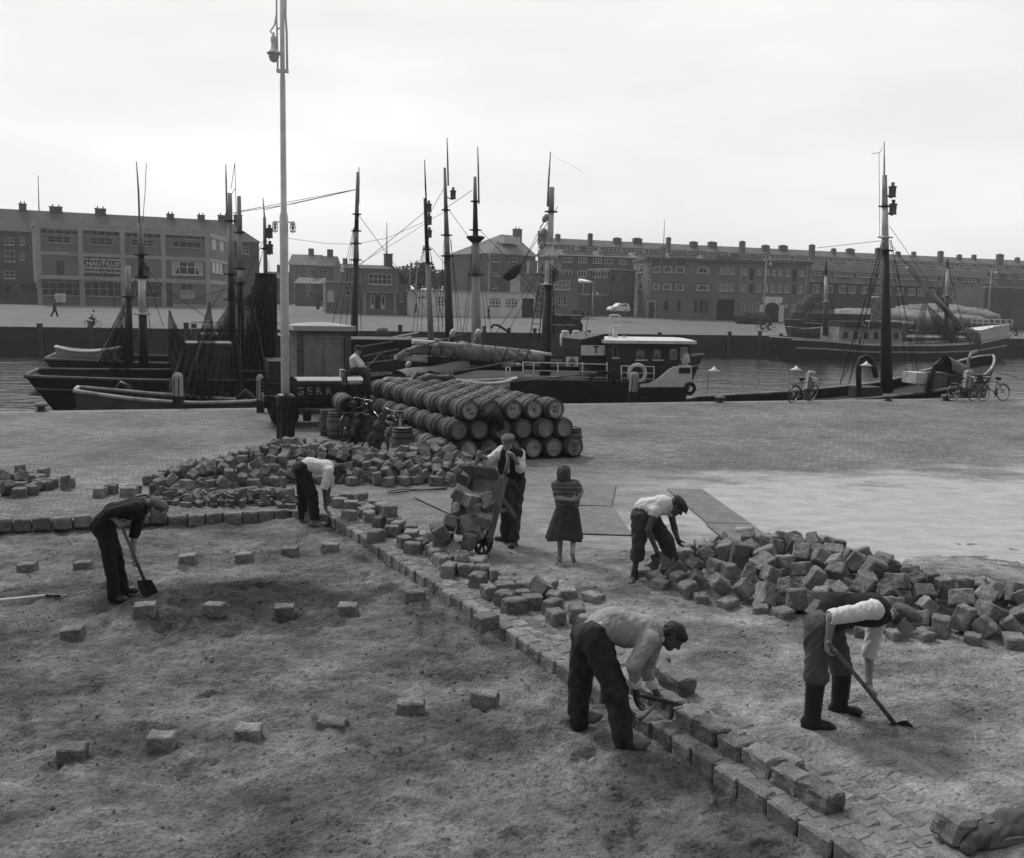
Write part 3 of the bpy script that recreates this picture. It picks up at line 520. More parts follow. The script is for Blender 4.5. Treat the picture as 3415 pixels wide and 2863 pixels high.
# ---- laid kerb rows along the edge of the sand bed
KSZ = [(.27, .16, .2), (.24, .17, .2), (.30, .16, .2)]
KM = [stone_mesh('kerb_stone', *s, 200 + i, GRAN, 0.009, 0.018) for i, s in enumerate(KSZ)]
FS = [stone_mesh('laid_sett', *s, 230 + i, GRAN, 0.008, 0.016) for i, s in enumerate([(.21, .15, .2), (.24, .145, .2), (.19, .15, .2)])]
ka = math.atan2(KU.y, KU.x); rk = random.Random(4)
tt = -0.05; 
while tt < 14.2:
    k = rk.randrange(3); L = KSZ[k][0]; p = K0 + KU * (tt + L / 2) + KN * (0.06 + 0.06 * math.sin(tt * .55) * 0 + rk.uniform(-.012, .012))
    inst(KM[k], 'kerb_stone', (p.x, p.y, -0.085 + rk.uniform(-.008, .008)), (rk.uniform(-.03, .03), rk.uniform(-.03, .03), ka + rk.uniform(-.04, .04)),
         'outer row sett along the sand bed, ' + ('beside the white-shirted bending man' if tt < 2 else 'in front of the wheelbarrow' if tt < 5 else 'by the man in the grey jumper' if tt < 9.5 else 'at the bottom of the view'), 'kerb stone', 'setts laid in a row along the sand bed')
    tt += L + rk.uniform(0.004, 0.014)
for row_i in range(4):
    tt = 0.0 if row_i < 2 else 1.2
    while tt < 14.2:
        k = rk.randrange(3); L = (.21, .24, .19)[k]; p = K0 + KU * (tt + L / 2) + KN * (0.225 + 0.16 * row_i + rk.uniform(-.008, .008) + .012 * math.sin(tt * 1.3 + row_i))
        if not (row_i < 2 and 7.7 + .2 * row_i < tt < 10.35):
            inst(FS[k], 'laid_sett', (p.x, p.y, -0.088 + rk.uniform(-.006, .008)), (rk.uniform(-.03, .03), rk.uniform(-.03, .03), ka + rk.uniform(-.03, .03)),
                 ('sett laid flush just inside the outer row, ' if row_i == 0 else 'flush sett two courses from the sand, ') + ('near the white-shirted bending man' if tt < 2.6 else 'in front of the wheelbarrow' if tt < 5 else 'behind the grey-jumpered man' if tt < 7.5 else 'in front of the grey-jumpered man'), 'laid sett', 'setts laid flush behind the outer row')
        tt += L + rk.uniform(0.006, 0.02)
for k in range(3):
    p = K0 + Vector((-.13, .06, 0)) + Vector((-.84, .42, 0)) * (k * .27); inst(KM[0], 'kerb_stone', (p.x, p.y, -.06), (0, .03, 2.68 + .03 * k), 'sett turning the corner of the sand bed by the white-shirted bending man', 'kerb stone', 'setts laid along the back of the sand bed')
# left kerb: one upright course facing the camera
lk = Vector((-0.9411, -0.3382, 0)); la = math.atan2(lk.y, lk.x); tt = 0.0
while tt < 9.0:
    k = rk.randrange(3); L = KSZ[k][0]; p = Vector((-3.75, 15.78, 0)) + lk * (tt + L / 2)
    hi = tt > 1.9
    inst(KM[k], 'kerb_stone', (p.x, p.y, (0.005 if hi else -0.07) + rk.uniform(-.01, .01)), (rk.uniform(-.03, .03), rk.uniform(-.03, .03), la + rk.uniform(-.05, .05)),
         'granite sett standing proud in the left edge row behind the stooping digger' if hi else 'granite sett laid low in the edge row by the brick heap', 'kerb stone', 'setts laid along the back of the sand bed')
    tt += L + rk.uniform(0.004, 0.02)
# upper course being laid by the man in the foreground
UP = [stone_mesh('kerb_stone', *s, 260 + i, GRAN, 0.014, 0.014) for i, s in enumerate([(.29, .2, .19), (.26, .19, .19), (.31, .21, .2), (.27, .2, .18)])]
tt = 7.86
for i in range(9):
    L = (.29, .26, .31, .27)[i % 4]; p = K0 + KU * (tt + L / 2) + KN * (0.285 + rk.uniform(-.012, .012))
    inst(UP[i % 4], 'kerb_stone', (p.x, p.y, 0.045 + rk.uniform(-.008, .008)), (rk.uniform(-.04, .04), rk.uniform(-.04, .04), ka + rk.uniform(-.05, .05)),
         'rough granite block in the raised course, ' + ('under the hands of the grey-jumpered man' if i < 2 else 'in the middle of its row' if i < 6 else 'at the near end of its row'), 'kerb stone', 'raised course of rough blocks')
    tt += L + 0.012
for i, (px, py, rz) in enumerate([(2215, 2268, ka), (2255, 2300, ka), (2185, 2236, ka), (2610, 2550, ka), (2690, 2640, ka)]):
    p = G(px, py, .02); inst(UP[(i + 1) % 4], 'kerb_stone', (p.x, p.y, 0.085 if i < 3 else 0.0), (0.02, 0.03, rz + .05 * i),
         'square granite block waiting behind the hands of the man in the grey jumper' if i < 3 else 'granite block half sunk in sand beside the raised course', 'kerb stone', 'blocks set beside the raised course')
# level marks: single setts set out on the sand bed
for (px, py, s) in [(92, 1895, 0), (277, 1893, 0), (626, 1872, 0), (812, 1865, 0), (968, 1848, 0), (1100, 1840, 1), (485, 2085, 0), (715, 2070, 0), (948, 2048, 0), (1160, 2032, 0), (1385, 2010, 1), (242, 2115, 0), (243, 2525, 2), (540, 2488, 2), (830, 2448, 2), (1108, 2415, 1), (1370, 2380, 1), (1615, 2345, 1)]:
    p = G(px, py, -.12); zz = float(sand_h(p.x, p.y))
    inst(SM[(0, 2, 4)[s]][0], 'level_stone', (p.x, p.y, zz + (0.04 if s != 1 else 0.025)), (rk.uniform(-.06, .06), rk.uniform(-.06, .06), rk.uniform(-.2, .2)),
         'single sett half sunk in the sand, ' + ('front line of level marks' if py > 2300 else 'middle line of level marks by the dug heap' if py > 2000 else 'back line of level marks beyond the digger'), 'level stone', 'single setts set out across the sand bed')
# ------------------------------------------------------------------ buildings across the harbour
BRICK = brickmat('wall_brick', 0.16, 0.2, 0.22, 0.07, 0.18, stain=0.18, sscale=0.25, bump=0)
BRICKD = brickmat('wall_brick_dark', 0.07, 0.09, 0.22, 0.07, 0.2, stain=0.2, sscale=0.25, bump=0)
BRICKM = brickmat('wall_brick_mid', 0.11, 0.13, 0.22, 0.07, 0.2, stain=0.22, sscale=0.25, bump=0)
TILE = brickmat('roof_tile', 0.17, 0.11, 0.25, 0.3, 0.18, stain=0.2, sscale=0.3, bump=0)
TILED = brickmat('roof_tile_dark', 0.10, 0.055, 0.25, 0.3, 0.18, stain=0.2, sscale=0.3, bump=0)
CONC = mat('concrete', 0.36, 0.9, 0.14, 1.2, 0.1, 8, var2=0.1, scale2=0.2)
WHITEW = mat('whitewash', 0.72, 0.85, 0.14, 1.0, 0.05, 8, var2=0.1, scale2=0.3)
FRAME = mat('window_paint', 0.6, 0.6, 0.2, 2.0, 0)
FRAMEG = mat('window_paint_grey', 0.36, 0.6, 0.2, 2.0, 0)
GLASS = mat('window_glass', 0.012, 0.12, 0.3, 0.6, 0, spec=0.5)
GLASSR = mat('window_glass_painted_reflection', 0.55, 0.2, 0.15, 0.8, 0, spec=0.5)  # pale value paints the sky's reflection into the panes
CURT = mat('curtain', 0.4, 0.9, 0.25, 5.0, 0)
DARKD = mat('dark_door_and_shade', 0.02, 0.6, 0.3, 2.0, 0)  # also fills openings, its dark value painting the shade inside
DOORM = mat('door_paint', 0.06, 0.6, 0.3, 2.0, 0)
FELT = mat('roof_felt', 0.11, 0.9, 0.2, 0.8, 0)
PALEB = mat('pale_render', 0.19, 0.9, 0.15, 1.0, 0)
class Facade:
    """vertical facade between two ground points; window rectangles are read off in photo pixels"""
    def __init__(s, root, p0, p1, z0):
        s.p0 = Vector((p0.x, p0.y, 0)); s.d = Vector((p1.x - p0.x, p1.y - p0.y, 0)); s.L = s.d.length; s.d.normalize(); s.n = Vector((s.d.y, -s.d.x, 0))   # outward, to the camera
        s.root = root; s.z0 = z0; s.R = Matrix((s.d, -s.n, Vector((0, 0, 1)))).transposed().to_4x4(); s.M = Matrix.Translation(s.p0) @ s.R
    def uz(s, px, py):
        r = _ray(px, py); t = (s.p0 - CAMP).dot(s.n) / r.dot(s.n); p = CAMP + r * t
        return (p - s.p0).dot(s.d), p.z
    def rect(s, a, b):
        (u0, z1), (u1, z0) = s.uz(*a), s.uz(*b); return (min(u0, u1), min(z0, z1), max(u0, u1), max(z0, z1))
    def mb(s): q = MB(); q.T = s.M; return q
    def wall(s, u0, u1, z0, z1, holes, m, thick=0.3, name='wall', reveal=0.22):
        us = sorted({u0, u1} | {min(max(v, u0), u1) for h in holes for v in (h[0], h[2])}); zs = sorted({z0, z1} | {min(max(v, z0), z1) for h in holes for v in (h[1], h[3])})
        q = s.mb()
        for i in range(len(us) - 1):
            for j in range(len(zs) - 1):
                cu, cz = (us[i] + us[i + 1]) / 2, (zs[j] + zs[j + 1]) / 2
                if any(h[0] < cu < h[2] and h[1] < cz < h[3] for h in holes): continue
                q.add([(us[i], 0, zs[j]), (us[i + 1], 0, zs[j]), (us[i + 1], 0, zs[j + 1]), (us[i], 0, zs[j + 1])], [(0, 1, 2, 3)])
        for h in holes:
            c = [(h[0], h[1]), (h[2], h[1]), (h[2], h[3]), (h[0], h[3])]
            for k in range(4):
                a, b = c[k], c[(k + 1) % 4]; q.add([(a[0], 0, a[1]), (b[0], 0, b[1]), (b[0], reveal, b[1]), (a[0], reveal, a[1])], [(0, 1, 2, 3)])
        return q.build(name, m, s.root, world=True, fix=False)
    def window(s, h, nx=2, ny=2, fm=None, gm=None, fw=0.07, depth=0.14, curtain=0, sill=True, name='window', rows=None):
        u0, z0, u1, z1 = h; q = s.mb(); fm = fm or FRAME; gm = gm or GLASS
        W_, H_ = u1 - u0, z1 - z0
        for a in (u0 + fw / 2, u1 - fw / 2): q.box((a, depth - .03, (z0 + z1) / 2), (fw, .08, H_))
        for a in (z0 + fw / 2, z1 - fw / 2): q.box(((u0 + u1) / 2, depth - .03, a), (W_ - 2 * fw, .08, fw))
        for i in range(1, nx): q.box((u0 + W_ * i / nx, depth - .028, (z0 + z1) / 2), (fw * .8, .07, H_ - 2 * fw))
        for j in (rows or [k / ny for k in range(1, ny)]): q.box(((u0 + u1) / 2, depth - .026, z0 + H_ * j), (W_ - 2 * fw, .06, fw * .7))
        if sill: q.box(((u0 + u1) / 2, -.05, z0 - .05), (W_ + .2, .3, .1))
        f = q.build(name, fm, s.root, world=True, fix=False)
        g = s.mb(); g.box(((u0 + u1) / 2, depth + .04, (z0 + z1) / 2), (W_, .02, H_)); g.build('pane', gm, f, world=True, fix=False)
        if curtain:
            c = s.mb(); k = W_ * curtain
            for sg, ua in ((1, u0 + fw), (-1, u1 - fw)):
                c.add([(ua, depth + .015, z1 - fw), (ua + sg * k, depth + .015, z1 - fw), (ua + sg * k * .9, depth + .015, z1 - H_ * .4), (ua + sg * k * .3, depth + .015, z0 + fw), (ua, depth + .015, z0 + fw)], [(0, 1, 2, 3, 4)])
            c.box(((u0 + u1) / 2, depth + .012, z1 - fw - H_ * .08), (W_ * .8, .012, H_ * .16)); c.build('curtain', CURT, f, world=True, fix=False)
        return f
    def panel(s, h, m, name, out=0.05, inn=0.1):
        q = s.mb(); q.box(((h[0] + h[2]) / 2, (inn - out) / 2, (h[1] + h[3]) / 2), (h[2] - h[0], out + inn, h[3] - h[1])); return q.build(name, m, s.root, world=True, fix=False)
    def shell(s, u0, u1, z0, z1, depth, m, name='back_walls', roof=None):
        q = s.mb(); q.add([(u0, 0.02, z0), (u0, depth, z0), (u0, depth, z1), (u0, 0.02, z1), (u1, 0.02, z0), (u1, depth, z0), (u1, depth, z1), (u1, 0.02, z1)], [(0, 1, 2, 3), (5, 4, 7, 6), (1, 5, 6, 2)]); q.build(name, m, s.root, world=True, fix=False)
        if roof: q = s.mb(); q.box(((u0 + u1) / 2, depth / 2, z1 + .12), (u1 - u0 + .3, depth + .3, .25)); q.build('flat_roof', roof, s.root, world=True, fix=False)
def zA(x, y): return 100 + x / 5.03, 700 + y / 5.03
def zB(x, y): return 450 + x / 5.03, 700 + y / 5.03
def zC(x, y): return 1000 + x / 4.2, 820 + y / 4.2
def zD(x, y): return 1600 + x / 3.818, 740 + y / 3.818
def zE(x, y): return 2050 + x / 4.667, 780 + y / 4.667
def zF(x, y): return 2400 + x / 4.2, 780 + y / 4.2
def zG(x, y): return 2850 + x / 3.717, 800 + y / 3.717
# --- chandler's building with the painted board
p0, p1 = W(133, 1018, 148), W(702.5, 1026, 161); zb = min(p0.z, p1.z) - 0.6
root = thing('warehouse', 'three storey concrete framed warehouse with the painted lettering board, at the left', 'warehouse', (p0.x, p0.y, 0))
F = Facade(root, p0, p1, zb); ztop = F.uz(*zA(137, 225))[1]; L = F.L
hs = {}
for k, (a, b) in dict(t1=(zA(165, 318), zA(812, 428)), t1b=(zA(295, 432), zA(690, 568)), t2=(zA(882, 335), zA(1515, 455)), t2b=(zA(1008, 459), zA(1397, 598)), t3=((416, 771), (537, 797)), t3b=((438, 798), (514, 823)), t4=(zB(502, 390), zB(1228, 518)), t4b=(zB(620, 522), zB(1115, 648)), md=(zA(440, 850), zA(575, 1098)), m4=(zB(615, 815), zB(1140, 1105)), g1=(zA(190, 1205), zA(850, 1448)), g2=(zA(905, 1195), zA(1540, 1462)), g3=((418, 946), (540, 994)), gd=(zB(515, 1228), zB(630, 1622)), g4=(zB(765, 1232), zB(985, 1355))).items(): hs[k] = F.rect(a, b)
for k in 'gd', : hs[k] = (hs[k][0], zb + .7, hs[k][2], hs[k][3])
F.wall(0, L, zb, ztop, list(hs.values()), BRICK)
for k, nx, ny in (('t1', 5, 1), ('t1b', 3, 2), ('t2', 5, 1), ('t2b', 3, 2), ('t3', 5, 1), ('t3b', 3, 2), ('t4', 6, 1), ('t4b', 4, 1), ('g1', 5, 2), ('g2', 5, 2), ('g3', 4, 2), ('g4', 2, 1)): F.window(hs[k], nx, ny, fm=FRAMEG, fw=0.09, sill='b' in k or k[0] == 'g')
F.window(hs['m4'], 4, 2, fw=0.16, curtain=0.25)
for k in ('md', 'gd'): F.panel(hs[k], DOORM, 'door', -0.1, 0.16)
for px in (zA(137, 700), zA(850, 700), zA(1550, 700), zB(472, 700)): u = F.uz(*px)[0]; F.panel((u - .35, zb, u + .35, ztop), CONC, 'column', 0.12, 0)
F.panel((L - .75, zb, L, ztop), CONC, 'column', 0.12, 0)
for (ya, yb) in ((225, 305), (690, 750), (1092, 1160)):
    za, zb2 = F.uz(*zA(137, ya))[1], F.uz(*zA(137, yb))[1]; F.panel((0, zb2, L, za), CONC, 'floor_band', 0.09, 0)
b = F.rect(zA(888, 785), zA(1536, 1122)); bo = F.panel(b, mat('sign_board_paint', 0.05, 0.8, 0.2, 1, 0), 'sign_board', 0.06, 0)
q = F.mb(); wS, hS = b[2] - b[0], b[3] - b[1]
for txt, fy, sz in (('N.V. HANDEL MAATSCHAPPIJ', .87, .118), ('„NAUTILUS"', .63, .235), ('SCHEEPSBENODIGDHEDEN', .40, .138), ('TOUWWERK-STAALDRAAD', .19, .138)):
    q.text(txt, hS * sz * 1.35, Matrix.Translation(((b[0] + b[2]) / 2, -.065, b[1] + hS * fy)) @ Matrix.Rotation(PI / 2, 4, 'X') @ Matrix.Scale({'N': .9, '„': 1.12, 'S': .93, 'T': .98}[txt[0]], 4, (1, 0, 0)), ext=0.01, bold=0.012)
q.build('lettering', FRAME, bo, world=True, fix=False)
u, z = F.uz(*zA(735, 735)); q = F.mb(); q.text('N.V.', 0.8, Matrix.Translation((u, -.1, z)) @ Matrix.Rotation(PI / 2, 4, 'X'), ext=.01); q.build('lettering', DOORM, root, world=True, fix=False)
for a, b in ((zA(150, 1155), zA(880, 1176)), ((413, 936), (545, 941))): F.panel(F.rect(a, b), FRAME, 'awning_rail', 0.9, 0)
F.panel(F.rect(zB(755, 1362), zB(1005, 1500)), CONC, 'notice_panel', 0.06, 0); F.panel((F.uz(*zB(640, 1600))[0], zb, L - .75, zb + 1.15), CONC, 'plinth', 0.1, 0)
F.shell(0, L, zb, ztop, 12, BRICK, roof=CONC)
p2 = W(772, 1024, 178); F2 = Facade(root, p1, p2, zb)
h2 = [F2.rect(zB(1292, 428), zB(1380, 678)), F2.rect(zB(1425, 465), zB(1510, 705)), F2.rect(zB(1553, 500), zB(1600, 720)), F2.rect(zB(1300, 860), zB(1500, 1080))]
F2.wall(0, F2.L, zb, ztop, h2, BRICK)
for h in h2[:3]: F2.window(h, 3, 4, gm=GLASSR, fw=.06, sill=False)
F2.window(h2[3], 3, 2, fw=.06)
for ya, yb in ((225, 305), (690, 750), (1092, 1160)): F2.panel((0, F.uz(*zA(137, yb))[1], F2.L, F.uz(*zA(137, ya))[1]), CONC, 'floor_band', 0.09, 0)
# --- generic row house
def rowhouse(name, label, pl, pr, zeav, zrid, depth, wins, wm=BRICKD, rm=TILED, chim=(), hip=(0, 0), zb=None, extra=None, nxny=(2, 2), fm=None, group=None):
    r = thing(name, label, 'house', (pl.x, pl.y, 0), 0, group); F = Facade(r, pl, pr, 0); L = F.L; zb = 0.2 if zb is None else zb
    hl = [F.rect(a, b) if len(w) == 2 else w for w in wins for a, b in [w[:2]]] if wins else []
    F.wall(0, L, zb, zeav, hl, wm)
    for h in hl: F.window(h, *nxny, fm=fm, fw=.09)
    F.shell(0, L, zb, zeav, depth, wm); q = F.mb(); o = .4
    a0, a1 = hip[0], L - hip[1]
    P = [(-o, -o, zeav - .1), (L + o, -o, zeav - .1), (a1, depth / 2, zrid), (a0, depth / 2, zrid), (-o, depth + o, zeav - .1), (L + o, depth + o, zeav - .1)]
    q.add(P, [(0, 1, 2, 3), (4, 3, 2, 5), (0, 3, 4), (1, 5, 2)]); rf = q.build('roof', rm, r, world=True, fix=False)
    for (u, w, h) in chim:
        c = F.mb(); c.box((u, depth / 2, zrid + h / 2 - .8), (w, 1.0, h + 1.6)); c.box((u, depth / 2, zrid + h + .06), (w + .2, 1.2, .16))
        for k in range(2): c.lathe([(.12, 0), (.1, .5)], 8, (u - w / 4 + k * w / 2, depth / 2, zrid + h + .1))
        c.build('chimney', wm, rf, world=True, fix=False)
    return r, F
pl, pr = W(-90, 1000, 176), W(866, 1000, 196)
_f = Facade(None, pl, pr, 0)
wins = [(zz[0], zz[1]) for zz in (((-40, 880), (-15, 910)), ((15, 792), (47, 818)), ((66, 792), (82, 818)), ((112, 794), (124, 820)), ((16, 836), (50, 874)), ((66, 842), (82, 868)), ((112, 846), (124, 870)), ((14, 905), (50, 930)), ((808, 824), (830, 848)))]
zr = W(300, 711, 188).z; ze = W(60, 768, 176).z
chim = []
for px, w in ((72, 2.0), (185, 3.6), (337, 3.2), (575, 2.2), (680, 2.2), (755, 3.2), (805, 2.6)): chim.append((_f.uz(px, 800)[0], w * .62, (1.0, .8, .9, .6, .7, .9, 1.1)[len(chim)]))
r, F = rowhouse('brick_terrace', 'long dark brick terrace with tiled roof and chimneys rising behind the framed warehouse', pl, pr, ze, zr, 11, wins, chim=chim, hip=(0, 5.5))
# garden wall at the left edge
p0, p1 = W(-120, 1015, 145), W(131, 1018, 149)
r = thing('garden_wall', 'long low brick garden wall with bushes on top, left of the framed warehouse', 'wall', (p0.x, p0.y, 0)); F = Facade(r, p0, p1, 0)
F.panel((0, .2, F.L - .2, F.uz(60, 958)[1]), BRICKM, 'wall', 0, .35); F.panel((0, F.uz(60, 958)[1], F.L - .2, F.uz(60, 955)[1]), CONC, 'coping', 0.06, .4)
# --- white-framed house with the big chimney
p0, p1 = W(*zC(858, 905), 154), W(*zC(1385, 905), 155.5); zb = p0.z - .6
root = thing('brick_house', 'small brick house with square chimney, white five-light window and open front door', 'house', (p0.x, p0.y, 0)); F = Facade(root, p0, p1, 0)
zt = F.uz(*zC(1100, 325))[1]; hw = F.rect(zC(965, 388), zC(1285, 548)); hd = F.rect(zC(992, 690), zC(1195, 888)); L = F.L
F.wall(0, L, zb, zt, [hw, hd], BRICK); F.window(hw, 5, 2, fw=.11)
q = F.mb(); u0, z0, u1, z1 = hd; w = u1 - u0
for a, b_ in ((0, .28), (.7, 1)): q.box((u0 + w * (a + b_) / 2, .1, (z0 + z1) / 2), (w * (b_ - a), .12, z1 - z0))
ds = q.build('door_surround', FRAME, root, world=True, fix=False)
q = F.mb()
for a in (.14, .85): q.box((u0 + w * a, .03, z0 + (z1 - z0) * .6), (w * .14, .04, (z1 - z0) * .6))
q.build('pane', GLASS, ds, world=True, fix=False); F.panel((u0 + w * .28, z0, u0 + w * .7, z1), DARKD, 'door', -.15, .2)
F.panel(F.rect(zC(855, 645), zC(1382, 668)), FRAMEG, 'porch_ledge', 1.2, 0)
for x in (900, 1320): u = F.uz(*zC(x, 760))[0]; F.panel((u - .14, zb, u + .14, F.uz(*zC(900, 668))[1]), FRAMEG, 'porch_post', 1.1, -.95)
F.shell(0, L, zb, zt, 9, BRICK)
q = F.mb(); zz = F.uz(*zC(1100, 262))[1]; ur = F.uz(*zC(1545, 545)); q.add([(-2.6, -.4, zt), (L, -.4, zt), (L - 1.2, 4, zz), (-1, 4, zz), (-2.6, 9, zt), (L, 9, zt)], [(0, 1, 2, 3), (3, 2, 5, 4), (0, 3, 4)])
q.add([(L - .4, -.1, zt + .1), (ur[0], -.1, ur[1]), (ur[0], 9, ur[1]), (L - 1.2, 9, zz), (L - 1.2, 0, zz)], [(0, 1, 4), (1, 2, 3, 4)]); rf = q.build('roof', TILED, root, world=True, fix=False)
c = F.rect(zC(1222, 108), zC(1332, 280)); q = F.mb(); q.box(((c[0] + c[2]) / 2, 4, (c[1] + c[3]) / 2 - .5), (c[2] - c[0], 1.6, c[3] - c[1] + 1)); q.box(((c[0] + c[2]) / 2, 4, c[3] + .06), (c[2] - c[0] + .2, 1.8, .14)); q.build('chimney', BRICKM, rf, world=True, fix=False)
hs1 = F.rect(zC(1400, 675), zC(1435, 780)); F.wall(L, F.uz(*zC(1540, 600))[0], zb, F.uz(*zC(1400, 545))[1], [hs1], BRICKM, name='side_wing'); F.window(hs1, 1, 2)
ul = F.uz(*zC(372, 700))[0]; zl = F.uz(*zC(500, 515))[1]; hb = F.rect(zC(386, 622), zC(476, 780)); hb2 = F.rect(zC(640, 560), zC(690, 700))
F.wall(ul, -0.01, zb, zl, [hb, hb2], BRICK, name='low_wing'); F.window(hb, 2, 1, gm=GLASSR); F.window(hb2, 1, 2)
q = F.mb(); q.box((ul / 2, 4, zl + .1), (-ul + .3, 8.6, .22)); q.build('wing_roof', CONC, root, world=True, fix=False); q = F.mb(); q.box((ul - .01, 4, (zb + zl) / 2), (.2, 8, zl - zb)); q.build('wing_wall', BRICK, root, world=True, fix=False)
uw = F.uz(*zC(625, 500))[0]; F.wall(uw, -.01, zl + .22, zt - .3, [F.rect(zC(650, 350), zC(690, 500)), F.rect(zC(800, 350), zC(845, 520))], BRICK, name='upper_wing', reveal=.1)
for a, b_ in ((zC(650, 350), zC(690, 500)), (zC(800, 350), zC(845, 520))): F.window(F.rect(a, b_), 1, 2)
# --- white garages
p0, p1 = W(*zC(1552, 935), 154), W(*zD(702, 1172), 163); zb = min(p0.z, p1.z) - .6
root = thing('garage_row', 'low white row of garages with many-paned doors and one dark opening', 'garage', (p0.x, p0.y, 0)); F = Facade(root, p0, p1, 0)
zt = F.uz(*zC(1560, 632))[1]; wl = [F.rect(zC(1652, 697), zC(1795, 758))] + [F.rect(a, b) for a, b in ((zC(1900, 703), zC(2052, 858)), (zD(-112, 955), zD(-30, 1100)), (zD(118, 962), zD(276, 1106)), (zD(320, 968), zD(482, 1106)))]
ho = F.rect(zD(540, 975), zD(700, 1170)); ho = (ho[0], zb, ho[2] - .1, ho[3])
F.wall(0, F.L, zb, zt, wl + [ho], WHITEW); F.window(wl[0], 3, 1, fw=.2, sill=False)
for h in wl[1:]: F.window(h, 4, 3, fw=.24, sill=False, name='garage_door')
F.panel(ho, DARKD, 'opening', -.5, .55); F.shell(0, F.L, zb, zt, 8, WHITEW, roof=CONC)  # dark sheet set back in the opening paints the shade inside
u = F.uz(*zC(1612, 700)); z1 = F.uz(*zC(1600, 640))[1]
lr = thing('ladder', 'wooden ladder leaning on the white garage wall', 'ladder', F.M @ Vector((u[0], -1, zb))); q = F.mb()
for k in (-.3, .3): q.bar((u[0] + k, -.9, zb + .4), (u[0] + k - .35, -.05, z1), .09, .06)
for k in range(9): t = (k + .5) / 9; q.bar((u[0] - .3 - .35 * t, -.9 + .85 * t, zb + .4 + (z1 - zb - .4) * t), (u[0] + .3 - .35 * t, -.9 + .85 * t, zb + .4 + (z1 - zb - .4) * t), .06, .06)
q.build('rails_and_rungs', FRAMEG, lr, world=True, fix=False)
# --- office with the crossed windows
p0, p1 = W(*zD(505, 1170), 166), W(*zD(1242, 1120), 168); zb = p0.z - .8
root = thing('harbour_office', 'flat roofed brick office with criss-cross glazed window, right of the white garages', 'office', (p0.x, p0.y, 0)); F = Facade(root, p0, p1, 0)
zt = F.uz(*zD(900, 690))[1]; us = F.uz(*zD(792, 800))[0]; hx = F.rect(zD(905, 742), zD(1148, 868)); sm = [F.rect(zD(1000, 955), zD(1032, 1060)), F.rect(zD(1070, 955), zD(1106, 1060)), F.rect(zD(925, 955), zD(952, 1050))]
F.wall(us, F.L, zb, zt, [hx] + sm, BRICK)
f = F.window(hx, 5, 2, fw=.12); q = F.mb()
for i in range(5):
    for j in range(2):
        u0 = hx[0] + (hx[2] - hx[0]) * i / 5; u1 = hx[0] + (hx[2] - hx[0]) * (i + 1) / 5; za = hx[1] + (hx[3] - hx[1]) * j / 2; zc = za + (hx[3] - hx[1]) / 2
        q.bar((u0, .12, za), (u1, .12, zc), .09, .04); q.bar((u1, .115, za), (u0, .115, zc), .09, .04)
q.build('crossed_bars', FRAME, f, world=True, fix=False)
for h in sm: F.window(h, 1, 2)
F.wall(0, us, zb, F.uz(*zD(600, 680))[1], [], PALEB, name='pale_wing'); c = F.rect(zD(646, 492), zD(745, 690)); q = F.mb(); q.box(((c[0] + c[2]) / 2, 2, (c[1] + c[3]) / 2), (c[2] - c[0], 2, c[3] - c[1])); q.build('chimney', PALEB, root, world=True, fix=False)
F.shell(0, F.L, zb, zt, 9, BRICK, roof=FELT)
q = F.mb(); h = F.rect(zD(505, 640), zD(1230, 690)); q.box(((h[0] + h[2]) / 2, 6, (h[1] + h[3]) / 2), (h[2] - h[0] - 4, 3, h[3] - h[1])); q.build('roof_house', BRICKM, root, world=True, fix=False)
# --- big hipped block
pl, pr = W(*zD(132, 900), 205), W(*zD(700, 900), 214); ze = W(*zD(140, 398), 205).z; zr = W(*zD(600, 165), 215).z
wins = [(zD(x, 415), zD(x + 38, 512)) for x in (150, 190, 232, 345, 388, 430)] + [(zD(x, 640), zD(x + 28, 690)) for x in (160, 195, 230, 345, 430)] + [(zD(x, 790), zD(x + 28, 850)) for x in (150, 180, 210)]
r, F = rowhouse('hipped_block', 'tall brick block with big hipped tile roof, left end of the long terraces', pl, pr, ze, zr, 14, wins, wm=BRICKM, rm=TILE, hip=(9, 0), chim=[(_x, 2, 1.4) for _x in (14, 22)], nxny=(1, 2))
q = F.mb(); q.box((8, 3.2, ze + 3.2), (4.6, 2.4, 1.6)); q.build('dormer', FRAME, r, world=True, fix=False)
